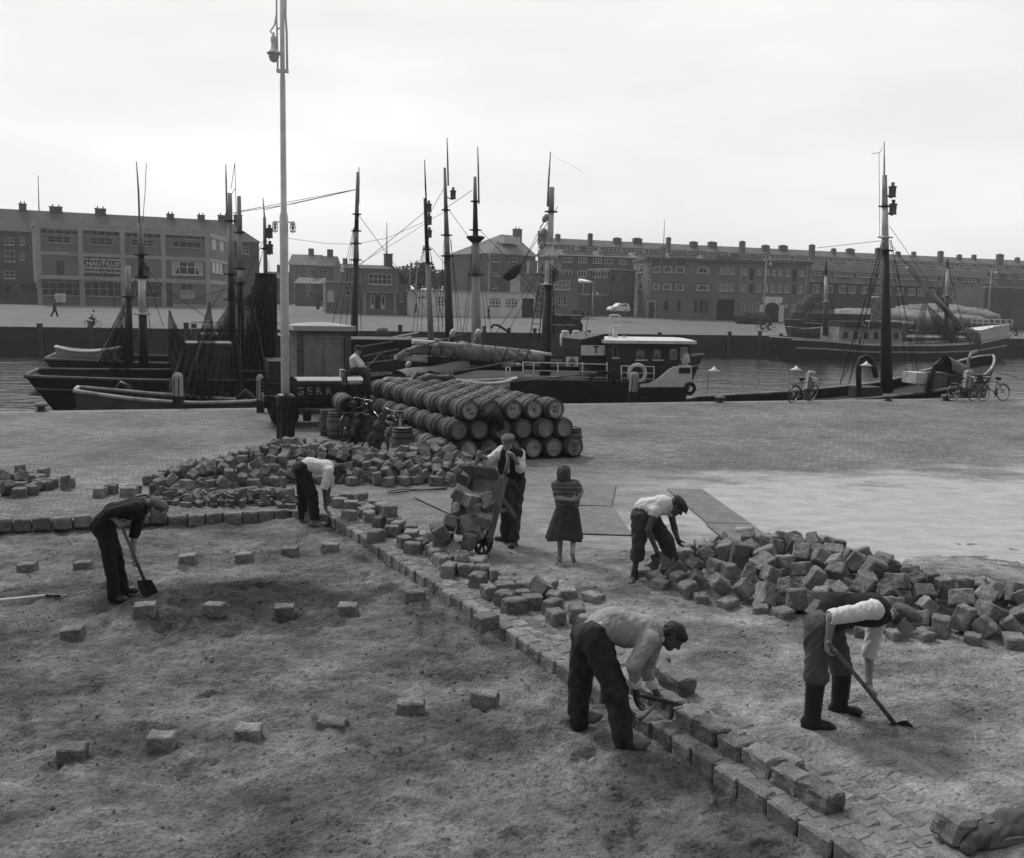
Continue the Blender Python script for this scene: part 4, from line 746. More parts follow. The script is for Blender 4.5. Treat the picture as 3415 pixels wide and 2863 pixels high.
# --- long terrace right along the skyline
def long_terrace(name, label, pl, pr, zb, ze, zd, zr, depth, nd, nchim, wm, rm, rows, group=None):
    r = thing(name, label, 'terrace', (pl.x, pl.y, 0), 0, group); F = Facade(r, pl, pr, 0); L = F.L
    hl = []
    for (z0, z1, n, w) in rows:
        for i in range(n): u = L * (i + .5) / n + (i % 3 - 1) * .25; hl.append((u - w / 2, z0, u + w / 2, z1))
    F.wall(0, L, zb, ze, [], wm); q = F.mb(); g = F.mb()
    q.box((L / 2, depth / 2, (zb + ze) / 2), (L, depth - .1, ze - zb)); q.build('body', wm, r, world=True, fix=False)
    for h in hl[:90]:
        f = F.mb(); w = h[2] - h[0]
        for k in range(4): f.box((h[0] + w * k / 3, -.06, (h[1] + h[3]) / 2), (.16, .08, h[3] - h[1]))
        for z in (h[1], h[3]): f.box(((h[0] + h[2]) / 2, -.06, z), (w + .16, .09, .16))
        f = f.build('window', FRAME, r, world=True, fix=False); p = F.mb(); p.box(((h[0] + h[2]) / 2, -.02, (h[1] + h[3]) / 2), (w, .05, h[3] - h[1])); p.build('pane', GLASS, f, world=True, fix=False)
    q = F.mb(); P = [(-.5, -.6, ze - .1), (L + .5, -.6, ze - .1), (L, depth / 2, zr), (0, depth / 2, zr), (-.5, depth + .5, ze - .1), (L + .5, depth + .5, ze - .1)]
    q.add(P, [(0, 1, 2, 3), (4, 3, 2, 5), (0, 3, 4), (1, 5, 2)]); rf = q.build('roof', rm, r, world=True, fix=False)
    sl = (zr - ze) / (depth / 2 + .6)
    for i in range(nd):
        u = L * (i + .5) / nd; w = L / nd * .72; y = (zd[0] - ze) / sl - .6; d = F.mb(); zm = (zd[0] + zd[1]) / 2
        d.box((u, y + 1.4, zm), (w, 3.0, zd[1] - zd[0])); d.box((u, y + 1.2, zd[1] + .1), (w + .5, 3.2, .22)); d = d.build('dormer', rm, rf, world=True, fix=False)
        f = F.mb(); nb = max(3, int(w / .9))
        for k in range(nb + 1): f.box((u - w / 2 + w * k / nb, y - .14, zm), (.2, .08, (zd[1] - zd[0]) * .8))
        for z in (.12, .88): f.box((u, y - .14, zd[0] + (zd[1] - zd[0]) * z), (w, .09, .2))
        f.build('dormer_window', FRAME, d, world=True, fix=False) if False else f.build('dormer_window', FRAME, rf, world=True, fix=False)
    for i in range(nchim):
        u = L * (i + .35 + .3 * ((i * 7) % 3) / 3) / nchim; c = F.mb(); w = (1.0, 1.9, 1.3, .9, 2.2)[(i * 3 + i // 4) % 5]; hh = (.7, 1.1, .5, .9)[(i * 5 + i // 3) % 4]; yc_ = depth / 2 - (.6, 2.2, 1.0)[i % 3]; c.box((u, yc_, zr - .8 + hh / 2), (w, 1.0, 1.6 + hh)); c.box((u, yc_, zr + hh + .06), (w + .16, 1.15, .12)); c.box((u, yc_, zr + hh + .2), (w * .6, .4, .2)); c.build('chimney', wm, rf, world=True, fix=False)
    return r, F
a, b = W(1850, 1000, 222), W(3520, 1000, 272)
zr = W(1860, 795, 228).z; long_terrace('skyline_terrace', 'very long pale roofed terrace with many chimneys along the skyline', a, b, 0, W(1900, 850, 222).z, (W(1900, 838, 226).z, W(1900, 823, 226).z), zr, 12, 26, 22, BRICKM, TILE, [(W(1900, 872, 222).z, W(1900, 856, 222).z, 30, 2.6)])
a, b = W(1870, 1000, 205), W(2560, 1000, 218)
long_terrace('middle_terrace', 'brick terrace half hidden behind the awning and the square brick warehouse', a, b, 0, W(2000, 854, 205).z, (W(2000, 848, 208).z, W(2000, 842, 208).z), W(2000, 836, 208).z, 8, 6, 3, BRICKM, TILE, [(W(2000, 878, 205).z, W(2000, 862, 205).z, 16, 1.8), (W(2000, 925, 205).z, W(2000, 905, 205).z, 16, 1.8)])
a, b = W(2697, 1040, 190), W(3330, 1040, 214)
long_terrace('low_terrace', 'low terrace with long tile roof and white dormers behind the far trawlers', a, b, 0, W(3000, 953, 202).z, (W(3000, 934, 206).z, W(3000, 922, 206).z), W(3000, 893, 206).z, 9, 9, 0, BRICKD, TILED, [(W(3000, 985, 202).z, W(3000, 962, 202).z, 17, 1.7)])
p0, p1 = W(3275, 1075, 176), W(3560, 1085, 182); r = thing('blank_wall', 'large blank brick gable wall at the far right edge', 'wall', (p0.x, p0.y, 0)); F = Facade(r, p0, p1, 0)
F.panel((0, 0, F.L, F.uz(3300, 960)[1]), BRICKM, 'wall', 0, 8); F.panel((0, F.uz(3300, 960)[1], F.L, F.uz(3300, 956)[1]), CONC, 'coping', .1, .5)
p0, p1 = W(3228, 1072, 170), W(3280, 1075, 171); r = thing('yard_wall', 'lower brick yard wall in front of the blank gable', 'wall', (p0.x, p0.y, 0)); F = Facade(r, p0, p1, 0); F.panel((0, 0, F.L, F.uz(3240, 1030)[1]), BRICKM, 'wall', 0, .5); F.panel((0, F.uz(3240, 1030)[1], F.L, F.uz(3240, 1027)[1]), CONC, 'coping', .05, .55)
# --- square brick warehouse with gateways
pa, p0, p1 = W(*zE(300, 1240), 186), W(*zE(480, 1258), 178), W(2695, 1064, 180); zb = p0.z - .8
root = thing('brick_warehouse', 'wide flat roofed brick warehouse with curtained windows, dark gateway and white arched gate', 'warehouse', (p0.x, p0.y, 0)); F = Facade(root, p0, p1, 0); L = F.L; zt = F.uz(*zE(800, 415))[1]
top = [(610, 500, 705, 600), (760, 500, 895, 600), (950, 505, 1090, 605), (1285, 510, 1475, 615)]; mid = [(595, 765, 695, 865), (750, 770, 885, 870), (940, 775, 1075, 880), (1275, 785, 1470, 885)]
nar = [(1640, 530, 1690, 630), (1720, 530, 1780, 632), (1805, 530, 1865, 634), (1620, 770, 1685, 890), (1705, 770, 1765, 892), (1790, 772, 1850, 894), (1995, 545, 2055, 640), (1980, 780, 2040, 898), (1965, 1065, 2030, 1225)]
arc = [(610, 1035, 655, 1190), (775, 1040, 830, 1195), (975, 1045, 1025, 1200), (1240, 1050, 1275, 1205), (1320, 1050, 1370, 1205), (1410, 1050, 1450, 1205)]
fw = [(530, 500, 580, 580), (640, 500, 690, 585), (735, 505, 785, 590), (830, 510, 880, 590), (930, 510, 985, 600), (1120, 510, 1180, 600), (515, 705, 570, 815), (640, 710, 675, 815), (720, 710, 770, 820), (815, 715, 870, 825), (915, 715, 970, 825), (1110, 725, 1165, 830), (400, 965, 460, 1105), (505, 970, 555, 1105), (900, 980, 955, 1030), (1000, 985, 1055, 1090)]
RE = lambda t: F.rect(zE(t[0], t[1]), zE(t[2], t[3])); RF = lambda t: F.rect(zF(t[0], t[1]), zF(t[2], t[3]))
cur = [RE(t) for t in top + mid]; nw = [RE(t) for t in nar] + [RF(t) for t in fw]; ar = [RE(t) for t in arc]
hat = [RF(t) for t in ((425, 490, 475, 650), (1025, 510, 1070, 670), (420, 705, 470, 840), (1022, 720, 1065, 850))]
gate = RE((1595, 1022, 1855, 1306)); gate = (gate[0], zb, gate[2], gate[3]); gt2 = RF((635, 965, 825, 1160)); gt2 = (gt2[0], zb, gt2[2], gt2[3]); dr = RE((478, 1062, 522, 1262)); dr = (max(dr[0], .5), zb, max(dr[2], 1.6), dr[3])
F.wall(0, L, zb, zt, cur + nw + ar + hat + [gate, gt2, dr], BRICK, reveal=.25)
for h in cur: F.window(h, 2, 1, fw=.1, curtain=0.3)
for h in nw: F.window(h, 2, 3, fw=.12)
for h in ar: F.window(h, 2, 3, fm=DOORM, fw=.08)
for h in hat: F.panel(h, DARKD if h in hat[:2] else DOORM, 'hatch_door', -.12, .16)
F.panel(gate, DARKD, 'gateway', -.8, .85); F.panel(gt2, DARKD, 'arched_gate', -.3, .35); F.panel(dr, DOORM, 'door', -.15, .2)
q = F.mb(); u0, z0, u1, z1 = gt2; 
for a in (u0 - .45, u1 + .45): q.box((a, -.08, (zb + z1) / 2 - .2), (.9, .3, z1 - zb - .4))
q.box(((u0 + u1) / 2, -.08, z1 + .55), (u1 - u0 + 1.0, .3, 1.1))
for i in range(8):                                           # arch spandrels
    t = i / 7; q.box((u0 + (u1 - u0) * (t * .92 + .04), -.06, z1 - .5 * abs(2 * t - 1) ** 2.5 / 2), ((u1 - u0) / 7, .24, max(.03, .5 * abs(2 * t - 1) ** 2.5)))
q.build('gate_surround', WHITEW, root, world=True, fix=False)
q = F.mb(); u0, z0, u1, z1 = dr
for k in range(8):
    for a in (u0 - .12 - .06 * (k % 2), u1 + .12 + .06 * (k % 2)): q.box((a, -.05, z0 + (z1 - z0) * (k + .5) / 8), (.32, .12, (z1 - z0) / 8 * .94))
q.box(((u0 + u1) / 2, -.05, z1 + .16), (u1 - u0 + .7, .14, .32)); q.build('door_surround', FRAMEG, root, world=True, fix=False)
o = RE((487, 468, 548, 985)); po = F.panel((max(o[0], .05), o[1], o[2], o[3]), FRAMEG, 'ornament_strip', .1, 0); q = F.mb(); n_ = 9; o = (max(o[0], .05), o[1], o[2], o[3])
for k in range(n_):
    z0 = o[1] + (o[3] - o[1]) * (k + .15) / n_; z1 = o[1] + (o[3] - o[1]) * (k + .85) / n_; q.add([(o[0] + .12, -.115, z0), (o[2] - .12, -.115, z0), ((o[0] + o[2]) / 2 + (.2 if k % 2 else -.2), -.115, z1)], [(0, 1, 2)])
q.build('ornament', DOORM, po, world=True, fix=False)
for t in ((560, 466, 1182, 480), (1270, 484, 1512, 494), (740, 737, 890, 745), (590, 735, 700, 742), (940, 740, 1080, 747), (1265, 750, 1500, 762), (1240, 1003, 1475, 1013)): F.panel(RE(t), FRAMEG, 'ledge', .5, 0)
nt_ = RE((1645, 955, 1820, 995)); q = F.mb(); [q.box(((nt_[0] + nt_[2]) / 2, -.03, z), (nt_[2] - nt_[0], .05, .3)) for z in (nt_[1] + .2, nt_[3] - .2)]; q.build('lettering', FRAMEG, root, world=True, fix=False)
F.shell(0, L, zb, zt, 14, BRICK); F.panel((-.3, zt, L + .2, zt + .45), FELT, 'cornice', .5, 14)
ps = RE((1560, 345, 1950, 410)); F.panel((ps[0], zt + .45, ps[2], ps[3]), BRICK, 'parapet', .02, .6)
for x in (560, 720, 925, 1138): u, z = F.uz(*zE(x, 440)); F.panel((u - .18, z - .5, u + .18, z + .4), FRAMEG, 'wall_anchor', .12, 0)
for x, F_ in ((zE(1965, 600), 0), (zF(1220, 470), 0)): u = F.uz(*x)[0]; q = F.mb(); q.tube([(u, -.12, zt), (u, -.12, zb + 2.0)], .09, 6); q.build('drainpipe', FRAMEG, root, world=True, fix=False)
Fl = Facade(root, pa, p0, 0); hl = [Fl.rect(zE(a, b), zE(c, d)) for a, b, c, d in ((370, 480, 435, 600), (350, 740, 420, 865), (352, 1030, 382, 1180))]
Fl.wall(0, Fl.L, zb, zt, hl, BRICK, name='angled_wall'); [Fl.window(h, 2, 2, curtain=.2) for h in hl]; Fl.panel((-.2, zt, Fl.L, zt + .45), FELT, 'cornice', .4, 1)
# --- brick wall, low store and awning between office and warehouse
p0, p1 = W(*zD(1255, 1085), 176), W(*zD(1965, 1105), 184); r = thing('brick_shed', 'weathered brick store with tall slit windows beside the parked van', 'shed', (p0.x, p0.y, 0)); F = Facade(r, p0, p1, 0)
us = F.uz(*zD(1640, 800))[0]; zt2 = F.uz(*zD(1700, 615))[1]; sl = [F.rect(zD(1685, 680), zD(1718, 775)), F.rect(zD(1828, 680), zD(1850, 775))]
F.wall(0, F.L, 0.3, F.uz(*zD(1400, 918))[1], [], BRICKM, name='yard_wall'); F.wall(us, F.L, F.uz(*zD(1400, 918))[1] + .01, zt2, sl, BRICK, name='upper_wall'); [F.panel(h, DARKD, 'slit_window', -.1, .15) for h in sl]
F.panel((us - .2, zt2, F.L + .2, zt2 + .25), CONC, 'roof_slab', .5, 6); F.panel((0, F.uz(*zD(1400, 918))[1] - .25, us, F.uz(*zD(1400, 918))[1]), CONC, 'coping', .08, .3)
a_ = F.rect(zD(1235, 710), zD(1632, 762)); r = thing('shop_awning', 'bright white striped awnings hung out above the brick yard wall', 'awning', F.M @ Vector((a_[0], 4, a_[1]))); q = F.mb()
for k in range(3):
    u0 = a_[0] + (a_[2] - a_[0]) * (k / 3); u1 = a_[0] + (a_[2] - a_[0]) * ((k + .86) / 3); q.add([(u0, 4, a_[1]), (u1, 4, a_[1]), (u1 - .8, 6, a_[3]), (u0 - .8 if k else u0, 6, a_[3])], [(0, 1, 2, 3)]); q.add([(u0, 4, a_[1]), (u1, 4, a_[1]), (u1, 4, a_[1] - .3), (u0, 4, a_[1] - .3)], [(0, 1, 2, 3)])
q.build('canvas', mat('awning_canvas', 0.85, .8, .1, 1, 0), r, world=True, fix=False)
q = F.mb(); [q.tube([(a_[0] + (a_[2] - a_[0]) * k, 4.1, 0.5), (a_[0] + (a_[2] - a_[0]) * k, 4.1, a_[1])], .06, 6) for k in (0, .33, .66, 1)]; q.build('awning_post', FRAMEG, r, world=True, fix=False)
# --- distant streets between the blocks
rnd = random.Random(3)
def far_house(name, label, px0, px1, ytop, Y, wm, rm, group='houses in the distance', flat=False, winrows=2, mirror=0):
    a, b = W(px0, 1005, Y), W(px1, 1005, Y + mirror); zt = W((px0 + px1) / 2, ytop, Y).z; ze = zt if flat else zt - (zt - 2) * .22
    _F = Facade(None, a, b, 0); L = _F.L; wn = []; n = max(1, int(L / 3.6))
    for rr in range(winrows):
        for k in range(n): u = L * (k + .5) / n; z = 2.6 + (ze - 2.2) * rr / winrows; wn.append((u - .55, z + .3, u + .55, z + .3 + min(1.7, (ze - 2.5) / winrows * .6)))
    r = thing(name, label, 'house', (a.x, a.y, 0), 0, group); F = Facade(r, a, b, 0); F.wall(0, L, 1, ze, wn, wm); [F.window(h, 1, 2, fw=.1, sill=False) for h in wn]; F.shell(0, L, 1, ze, 9, wm, roof=FELT if flat else None)
    if not flat:
        q = F.mb(); q.add([(-.3, -.4, ze), (L + .3, -.4, ze), (L + .3, 4.5, zt), (-.3, 4.5, zt), (-.3, 9.4, ze), (L + .3, 9.4, ze)], [(0, 1, 2, 3), (4, 3, 2, 5), (0, 3, 4), (1, 5, 2)]); q.build('roof', rm, r, world=True, fix=False)
    q = F.mb()
    for k in range(max(1, int(L / 6))): u = L * (k + .7) / max(1, int(L / 6)) - .5; q.box((u, 4.5, zt + .6), (1.4, .9, 2.2))
    q.build('chimney', wm, r, world=True, fix=False)
for nm, lb, *a in (('street_house', 'distant brick houses stepping up a street, right behind the lamp post', 965, 1062, 847, 262, BRICKM, TILE), ('street_house', 'distant dark gabled house with a chimney stack, left of the small brick house', 1060, 1112, 852, 240, BRICKD, TILED),
                   ('street_house', 'low distant roofs falling away just left of the small brick house', 1108, 1165, 878, 300, BRICKM, TILE), ('street_house', 'low pale shed on the slope between the lamp post and the small brick house', 985, 1070, 925, 205, BRICKM, TILE),
                   ('street_house', 'distant houses between the round tree and the tall masts', 1500, 1590, 880, 330, BRICKM, TILE), ('street_house', 'plain three storey house with paired windows beside the hipped block', 1570, 1634, 853, 212, BRICKD, TILED),
                   ('street_house', 'dark gabled house end right of the framed warehouse', 878, 948, 905, 230, BRICKD, TILED)): far_house(nm, lb, *a, winrows=3 if a[2] < 860 else 2)
# ------------------------------------------------------------------ figures: signed distance bodies meshed with surface nets
def _cap(P, a, b, ra, rb):
    pa = P - a; ba = b - a; L = float((ba * ba).sum()) + 1e-9; h = np.clip((pa @ ba) / L, 0, 1)
    return np.linalg.norm(pa - h[..., None] * ba, axis=-1) - (ra + (rb - ra) * h)
def _ell(P, c, r, R):
    q = (P - c) @ R / r; k0 = np.linalg.norm(q, axis=-1); k1 = np.linalg.norm(q / r, axis=-1) + 1e-9; return k0 * (k0 - 1) / k1
def _box(P, c, hf, R, rd):
    q = np.abs((P - c) @ R) - (hf - rd); return np.linalg.norm(np.maximum(q, 0), axis=-1) + np.minimum(q.max(-1), 0) - rd
A_ = lambda v: np.array([v[0], v[1], v[2]], float)
def C(a, b, ra, rb=None, k=.02, sub=False): return ('c', A_(a), A_(b), ra, ra if rb is None else rb, k, sub)
def E(c, r, R=None, k=.02, sub=False): return ('e', A_(c), np.array(r, float), np.eye(3) if R is None else R, None, k, sub)
def B(c, hf, R=None, rd=.01, k=.01, sub=False): return ('b', A_(c), np.array(hf, float), np.eye(3) if R is None else R, rd, k, sub)
def axes(f, u):
    f = A_(f); f /= np.linalg.norm(f); u = A_(u); u = u - f * (u @ f); u /= np.linalg.norm(u); r = np.cross(f, u); return r, f, u
def sdf_mesh(name, prims, vox, m, parent, wr=0.0, wf=14.0, seed=1, smooth_it=1):
    def bb(p):
        if p[0] == 'c': lo = np.minimum(p[1] - p[3], p[2] - p[4]); hi = np.maximum(p[1] + p[3], p[2] + p[4])
        else: r = np.linalg.norm(p[2]) if p[0] == 'b' else max(p[2]); lo = p[1] - r; hi = p[1] + r
        return lo - p[5] * 1.2 - vox * 2, hi + p[5] * 1.2 + vox * 2
    bbs = [bb(p) for p in prims]; lo = np.min([b[0] for b, p in zip(bbs, prims) if not p[6]], 0) - vox; hi = np.max([b[1] for b, p in zip(bbs, prims) if not p[6]], 0) + vox
    n = np.ceil((hi - lo) / vox).astype(int) + 1; F = np.full(n, 0.3, np.float32); ax = [lo[i] + vox * np.arange(n[i]) for i in range(3)]
    for p, (a, b) in zip(prims, bbs):
        i0 = np.clip(((a - lo) / vox).astype(int), 0, n); i1 = np.clip(((b - lo) / vox).astype(int) + 2, 0, n)
        if (i1 <= i0).any(): continue
        sl = tuple(slice(i0[i], i1[i]) for i in range(3)); P = np.stack(np.meshgrid(*[ax[i][sl[i]] for i in range(3)], indexing='ij'), -1)
        d = _cap(P, p[1], p[2], p[3], p[4]) if p[0] == 'c' else _ell(P, p[1], p[2], p[3]) if p[0] == 'e' else _box(P, p[1], p[2], p[3], p[4])
        k = p[5]; g = F[sl]
        if p[6]: d = -d; h = np.maximum(k - np.abs(g - d), 0) / k; F[sl] = np.maximum(g, d) + h * h * k * .25
        else: h = np.maximum(k - np.abs(g - d), 0) / k; F[sl] = np.minimum(g, d) - h * h * k * .25
    s = F < 0
    # surface nets
    c = np.zeros([k - 1 for k in n], int)
    offs = [(i, j, k) for i in (0, 1) for j in (0, 1) for k in (0, 1)]
    for o in offs: c += s[o[0]:n[0] - 1 + o[0], o[1]:n[1] - 1 + o[1], o[2]:n[2] - 1 + o[2]]
    act = (c > 0) & (c < 8); idx = np.full(act.shape, -1); I = np.argwhere(act); idx[act] = np.arange(len(I))
    acc = np.zeros((len(I), 3)); cnt = np.zeros(len(I))
    for a in range(3):
        for o in offs:
            if o[a]: continue
            q = list(o); q[a] = 1; f0 = F[I[:, 0] + o[0], I[:, 1] + o[1], I[:, 2] + o[2]]; f1 = F[I[:, 0] + q[0], I[:, 1] + q[1], I[:, 2] + q[2]]
            cr = (f0 < 0) != (f1 < 0); t = np.where(cr, f0 / np.where(cr, f0 - f1, 1), 0)
            pt = np.array(o, float)[None].repeat(len(I), 0); pt[:, a] = t; acc[cr] += pt[cr]; cnt += cr
    V = lo + vox * (I + acc / cnt[:, None]); fs = []
    for a in range(3):
        b, d = (a + 1) % 3, (a + 2) % 3; sl0 = [slice(1, -1)] * 3; sl0[a] = slice(0, -1); sl1 = [slice(1, -1)] * 3; sl1[a] = slice(1, None)
        e = s[tuple(sl0)] != s[tuple(sl1)]; J = np.argwhere(e); J[:, b] += 1; J[:, d] += 1; ins = s[J[:, 0], J[:, 1], J[:, 2]]
        q = []
        for db, dd in ((1, 1), (0, 1), (0, 0), (1, 0)): K = J.copy(); K[:, b] -= db; K[:, d] -= dd; q.append(idx[K[:, 0], K[:, 1], K[:, 2]])
        q = np.stack(q, -1); q[~ins] = q[~ins][:, ::-1]; fs.append(q)
    f = np.concatenate(fs); f = f[(f >= 0).all(1)]
    e = np.concatenate([f[:, [0, 1]], f[:, [1, 2]], f[:, [2, 3]], f[:, [3, 0]]])
    for _ in range(smooth_it):
        S = np.zeros_like(V); W_ = np.zeros(len(V)); np.add.at(S, e[:, 0], V[e[:, 1]]); np.add.at(W_, e[:, 0], 1); V = V * .5 + .5 * S / np.maximum(W_, 1)[:, None]
    if wr:
        nn = np.cross(V[f[:, 1]] - V[f[:, 0]], V[f[:, 3]] - V[f[:, 0]]); N = np.zeros_like(V); [np.add.at(N, f[:, i], nn) for i in range(4)]; N /= np.linalg.norm(N, axis=1)[:, None] + 1e-9
        w = vnoise(V[:, 0] * wf + V[:, 2] * wf * .6 + 3, V[:, 2] * wf * .5 + V[:, 1] * wf * .9, seed) + .6 * vnoise(V[:, 0] * wf * 2.1 - V[:, 2] * wf, V[:, 2] * wf * 1.1 + V[:, 1] * wf * 1.9, seed + 3)
        V = V + N * (wr * w)[:, None]
    me = bpy.data.meshes.new(name); iv = np.array(mw(parent).inverted()) if parent is not None else np.eye(4); V = V @ iv[:3, :3].T + iv[:3, 3]
    me.vertices.add(len(V)); me.vertices.foreach_set('co', V.ravel()); me.loops.add(f.size); me.polygons.add(len(f)); me.loops.foreach_set('vertex_index', f.ravel())
    me.polygons.foreach_set('loop_start', np.arange(0, f.size, 4)); me.polygons.foreach_set('loop_total', np.full(len(f), 4)); me.polygons.foreach_set('use_smooth', np.ones(len(f), bool)); me.update(calc_edges=True); me.materials.append(m)
    o = bpy.data.objects.new(name, me); COL.objects.link(o)
    if parent is not None: o.parent = parent
    return o
SKIN = mat('skin', 0.23, 0.55, 0.15, 12, 0.1, 60); SKIND = mat('skin_tanned', 0.07, 0.55, 0.2, 12, 0.1, 60); HAIR = mat('hair_dark', 0.025, 0.6, 0.4, 60, 0.5, 120); HAIRG = mat('hair_brown', 0.06, 0.6, 0.4, 60, 0.5, 120)
CLW = mat('cotton_white', 0.62, 0.9, 0.08, 8, 0.2, 50); CLG = mat('jersey_grey', 0.3, 0.95, 0.15, 14, 0.4, 120); CLB = mat('serge_black', 0.016, 0.9, 0.35, 10, 0.3, 60); CLD = mat('serge_dark', 0.03, 0.9, 0.35, 10, 0.3, 60); CLM = mat('twill_mid', 0.085, 0.92, 0.25, 9, 0.3, 70); CLT = mat('trouser_grey', 0.05, 0.92, 0.25, 9, 0.3, 70)
CAPM = mat('tweed_cap', 0.12, 0.95, 0.3, 60, 0.4, 140); CAPD = mat('cap_dark', 0.035, 0.95, 0.3, 60, 0.4, 140); LEA = mat('boot_leather', 0.03, 0.5, 0.4, 12, 0.2, 40); RUB = mat('rubber_boot', 0.014, 0.4, 0.3, 8, 0.1, 30); CLOG = mat('wooden_clog', 0.16, 0.8, 0.3, 12, 0.2, 30, stretch=(1, 1, 4)); WOOD = mat('tool_wood', 0.11, 0.7, 0.3, 20, 0.2, 40, stretch=(1, 1, .15)); STEEL = mat('tool_steel', 0.06, 0.45, 0.4, 15, 0.2, 30, metal=0.6)
def hand_prims(wr, tip, pn, thumb, curl=0.9, s=1.0, spread=.0):
    """palm and five jointed fingers; wr wrist, tip = direction of the knuckles, pn palm normal (side the fingers close to), thumb = side of the thumb"""
    wr = A_(wr); t, n = A_(tip), A_(pn); t /= np.linalg.norm(t); n = n - t * (n @ t); n /= np.linalg.norm(n); b = A_(thumb); b = b - t * (b @ t) - n * (b @ n); b /= np.linalg.norm(b); s *= 1.06
    out = [C(wr, wr + t * .03 * s, .026 * s, .027 * s, .02), E(wr + t * .055 * s, (.042 * s, .045 * s, .017 * s), np.stack([b, t, n], 1), .02)]
    for i, (L, off) in enumerate(((.072, .030), (.080, .0105), (.075, -.0095), (.058, -.028))):
        p = wr + t * (.09 - .004 * abs(i - 1)) * s + b * off * s; a = curl * (.55 + .08 * i); d = t
        for k, (fr, r) in enumerate(((.44, .0098), (.32, .009), (.24, .008))):
            dd = t * math.cos(a) + n * math.sin(a) + b * (off * spread); q = p + dd * L * fr * s; out.append(C(p, q, r * s, (r - .0006) * s, .005)); p = q; a += curl * .85
    p = wr + t * .03 * s + b * .028 * s; d = (b * .7 + t * .6 + n * .25 * (1 + curl)); d /= np.linalg.norm(d); q = p + d * .042 * s; out.append(C(p, q, .013 * s, .011 * s, .01)); d2 = d * .5 + t * .5 + n * .5 * curl; d2 /= np.linalg.norm(d2); out.append(C(q, q + d2 * .032 * s, .0105 * s, .009 * s, .005))
    return out
def head_prims(c, f, u, s=1.0):
    r, f, u = axes(f, u); R = np.stack([r, f, u], 1); c = A_(c); at = lambda x, y, z: c + (r * x + f * y + u * z) * s
    return [E(at(0, -.005, .025), (.076 * s, .097 * s, .088 * s), R, .03), E(at(0, .03, -.045), (.058 * s, .066 * s, .066 * s), R, .04), E(at(0, .07, -.088), (.026 * s, .02 * s, .018 * s), R, .03),
            C(at(-.028, .083, .03), at(.028, .083, .03), .013 * s, None, .02), C(at(0, .092, .015), at(0, .112, -.022), .009 * s, .014 * s, .012), E(at(.074, 0, -.005), (.01 * s, .022 * s, .033 * s), R, .01), E(at(-.074, 0, -.005), (.01 * s, .022 * s, .033 * s), R, .01),
            E(at(.03, .098, .008), (.014 * s, .012 * s, .009 * s), R, .012, True), E(at(-.03, .098, .008), (.014 * s, .012 * s, .009 * s), R, .012, True), C(at(-.02, .092, -.056), at(.02, .092, -.056), .006 * s, None, .008, True), C(at(-.018, .088, -.066), at(.018, .088, -.066), .009 * s, None, .008)]
def eyes_mb(parent, c, f, u, s=1.0):
    r, f, u = axes(f, u); c = A_(c); q = MB()
    for sx in (.03, -.03): p = c + (r * sx + f * .086 + u * .008) * s; q.lathe([(.001, -.009 * s), (.009 * s, -.004 * s), (.009 * s, .004 * s), (.001, .009 * s)], 8, p)
    return q.build('eyes', HAIR, parent, world=True)
def hair_prims(c, f, u, s=1.0, long=False):
    r, f, u = axes(f, u); R = np.stack([r, f, u], 1); c = A_(c); at = lambda x, y, z: c + (r * x + f * y + u * z) * s
    o = [E(at(0, -.012, .032), (.085 * s, .103 * s, .091 * s), R, .02), E(at(0, -.045, -.01), (.076 * s, .06 * s, .07 * s), R, .03), C(at(-.045, .07, .07), at(.045, .07, .075), .022 * s, None, .03), C(at(-.03, .085, .06), at(.035, .09, .045), .014 * s, None, .02)]
    if long: o += [E(at(0, -.02, .02), (.105 * s, .115 * s, .105 * s), R, .03), E(at(0, -.03, -.07), (.115 * s, .095 * s, .14 * s), R, .05), E(at(.05, -.01, -.1), (.045 * s, .06 * s, .09 * s), R, .04), E(at(-.05, -.01, -.1), (.045 * s, .06 * s, .09 * s), R, .04)]
    o += [E(at(0, .105, -.035), (.075 * s, .075 * s, .085 * s), R, .015, True)]
    return o
def cap_prims(c, f, u, s=1.0):
    r, f, u = axes(f, u); R = np.stack([r, f, u], 1); c = A_(c); at = lambda x, y, z: c + (r * x + f * y + u * z) * s
    return [E(at(0, .0, .07), (.1 * s, .13 * s, .05 * s), R, .03), E(at(0, -.01, .055), (.09 * s, .108 * s, .055 * s), R, .03), E(at(0, .1, .045), (.065 * s, .055 * s, .01 * s), R, .012), B(at(0, 0, -.03), (.2 * s, .2 * s, .055 * s), R, .01, .01, True)]
def shoe_prims(ank, toe, s=1.0, clog=False, zg=None):
    a, t = A_(ank), A_(toe); d = t - a; d[2] = 0; d /= np.linalg.norm(d) + 1e-9; zb = t[2] if zg is None else zg; h = np.array([a[0], a[1], zb]); heel = h - d * .055 * s
    if clog: return [C(heel + (0, 0, .045), h + d * .14 * s + (0, 0, .05), .047 * s, .052 * s, .03), C(h + d * .13 * s + (0, 0, .04), h + d * .2 * s + (0, 0, .062), .042 * s, .02 * s, .04), C(a, h + (0, 0, .06), .04, .05, .03)]
    R = np.stack([d, np.cross((0, 0, 1), d), (0, 0, 1)], 1)
    return [C(heel + (0, 0, .042), h + d * .13 * s + (0, 0, .036), .04 * s, .04 * s, .03), E(h + d * .14 * s + (0, 0, .032), (.065 * s, .045 * s, .034 * s), R, .03), B(h + d * .05 * s + (0, 0, .012), (.135 * s, .042 * s, .014), R, .012, .01), C(a, h + (0, 0, .05), .046 * s, .05 * s, .03)]
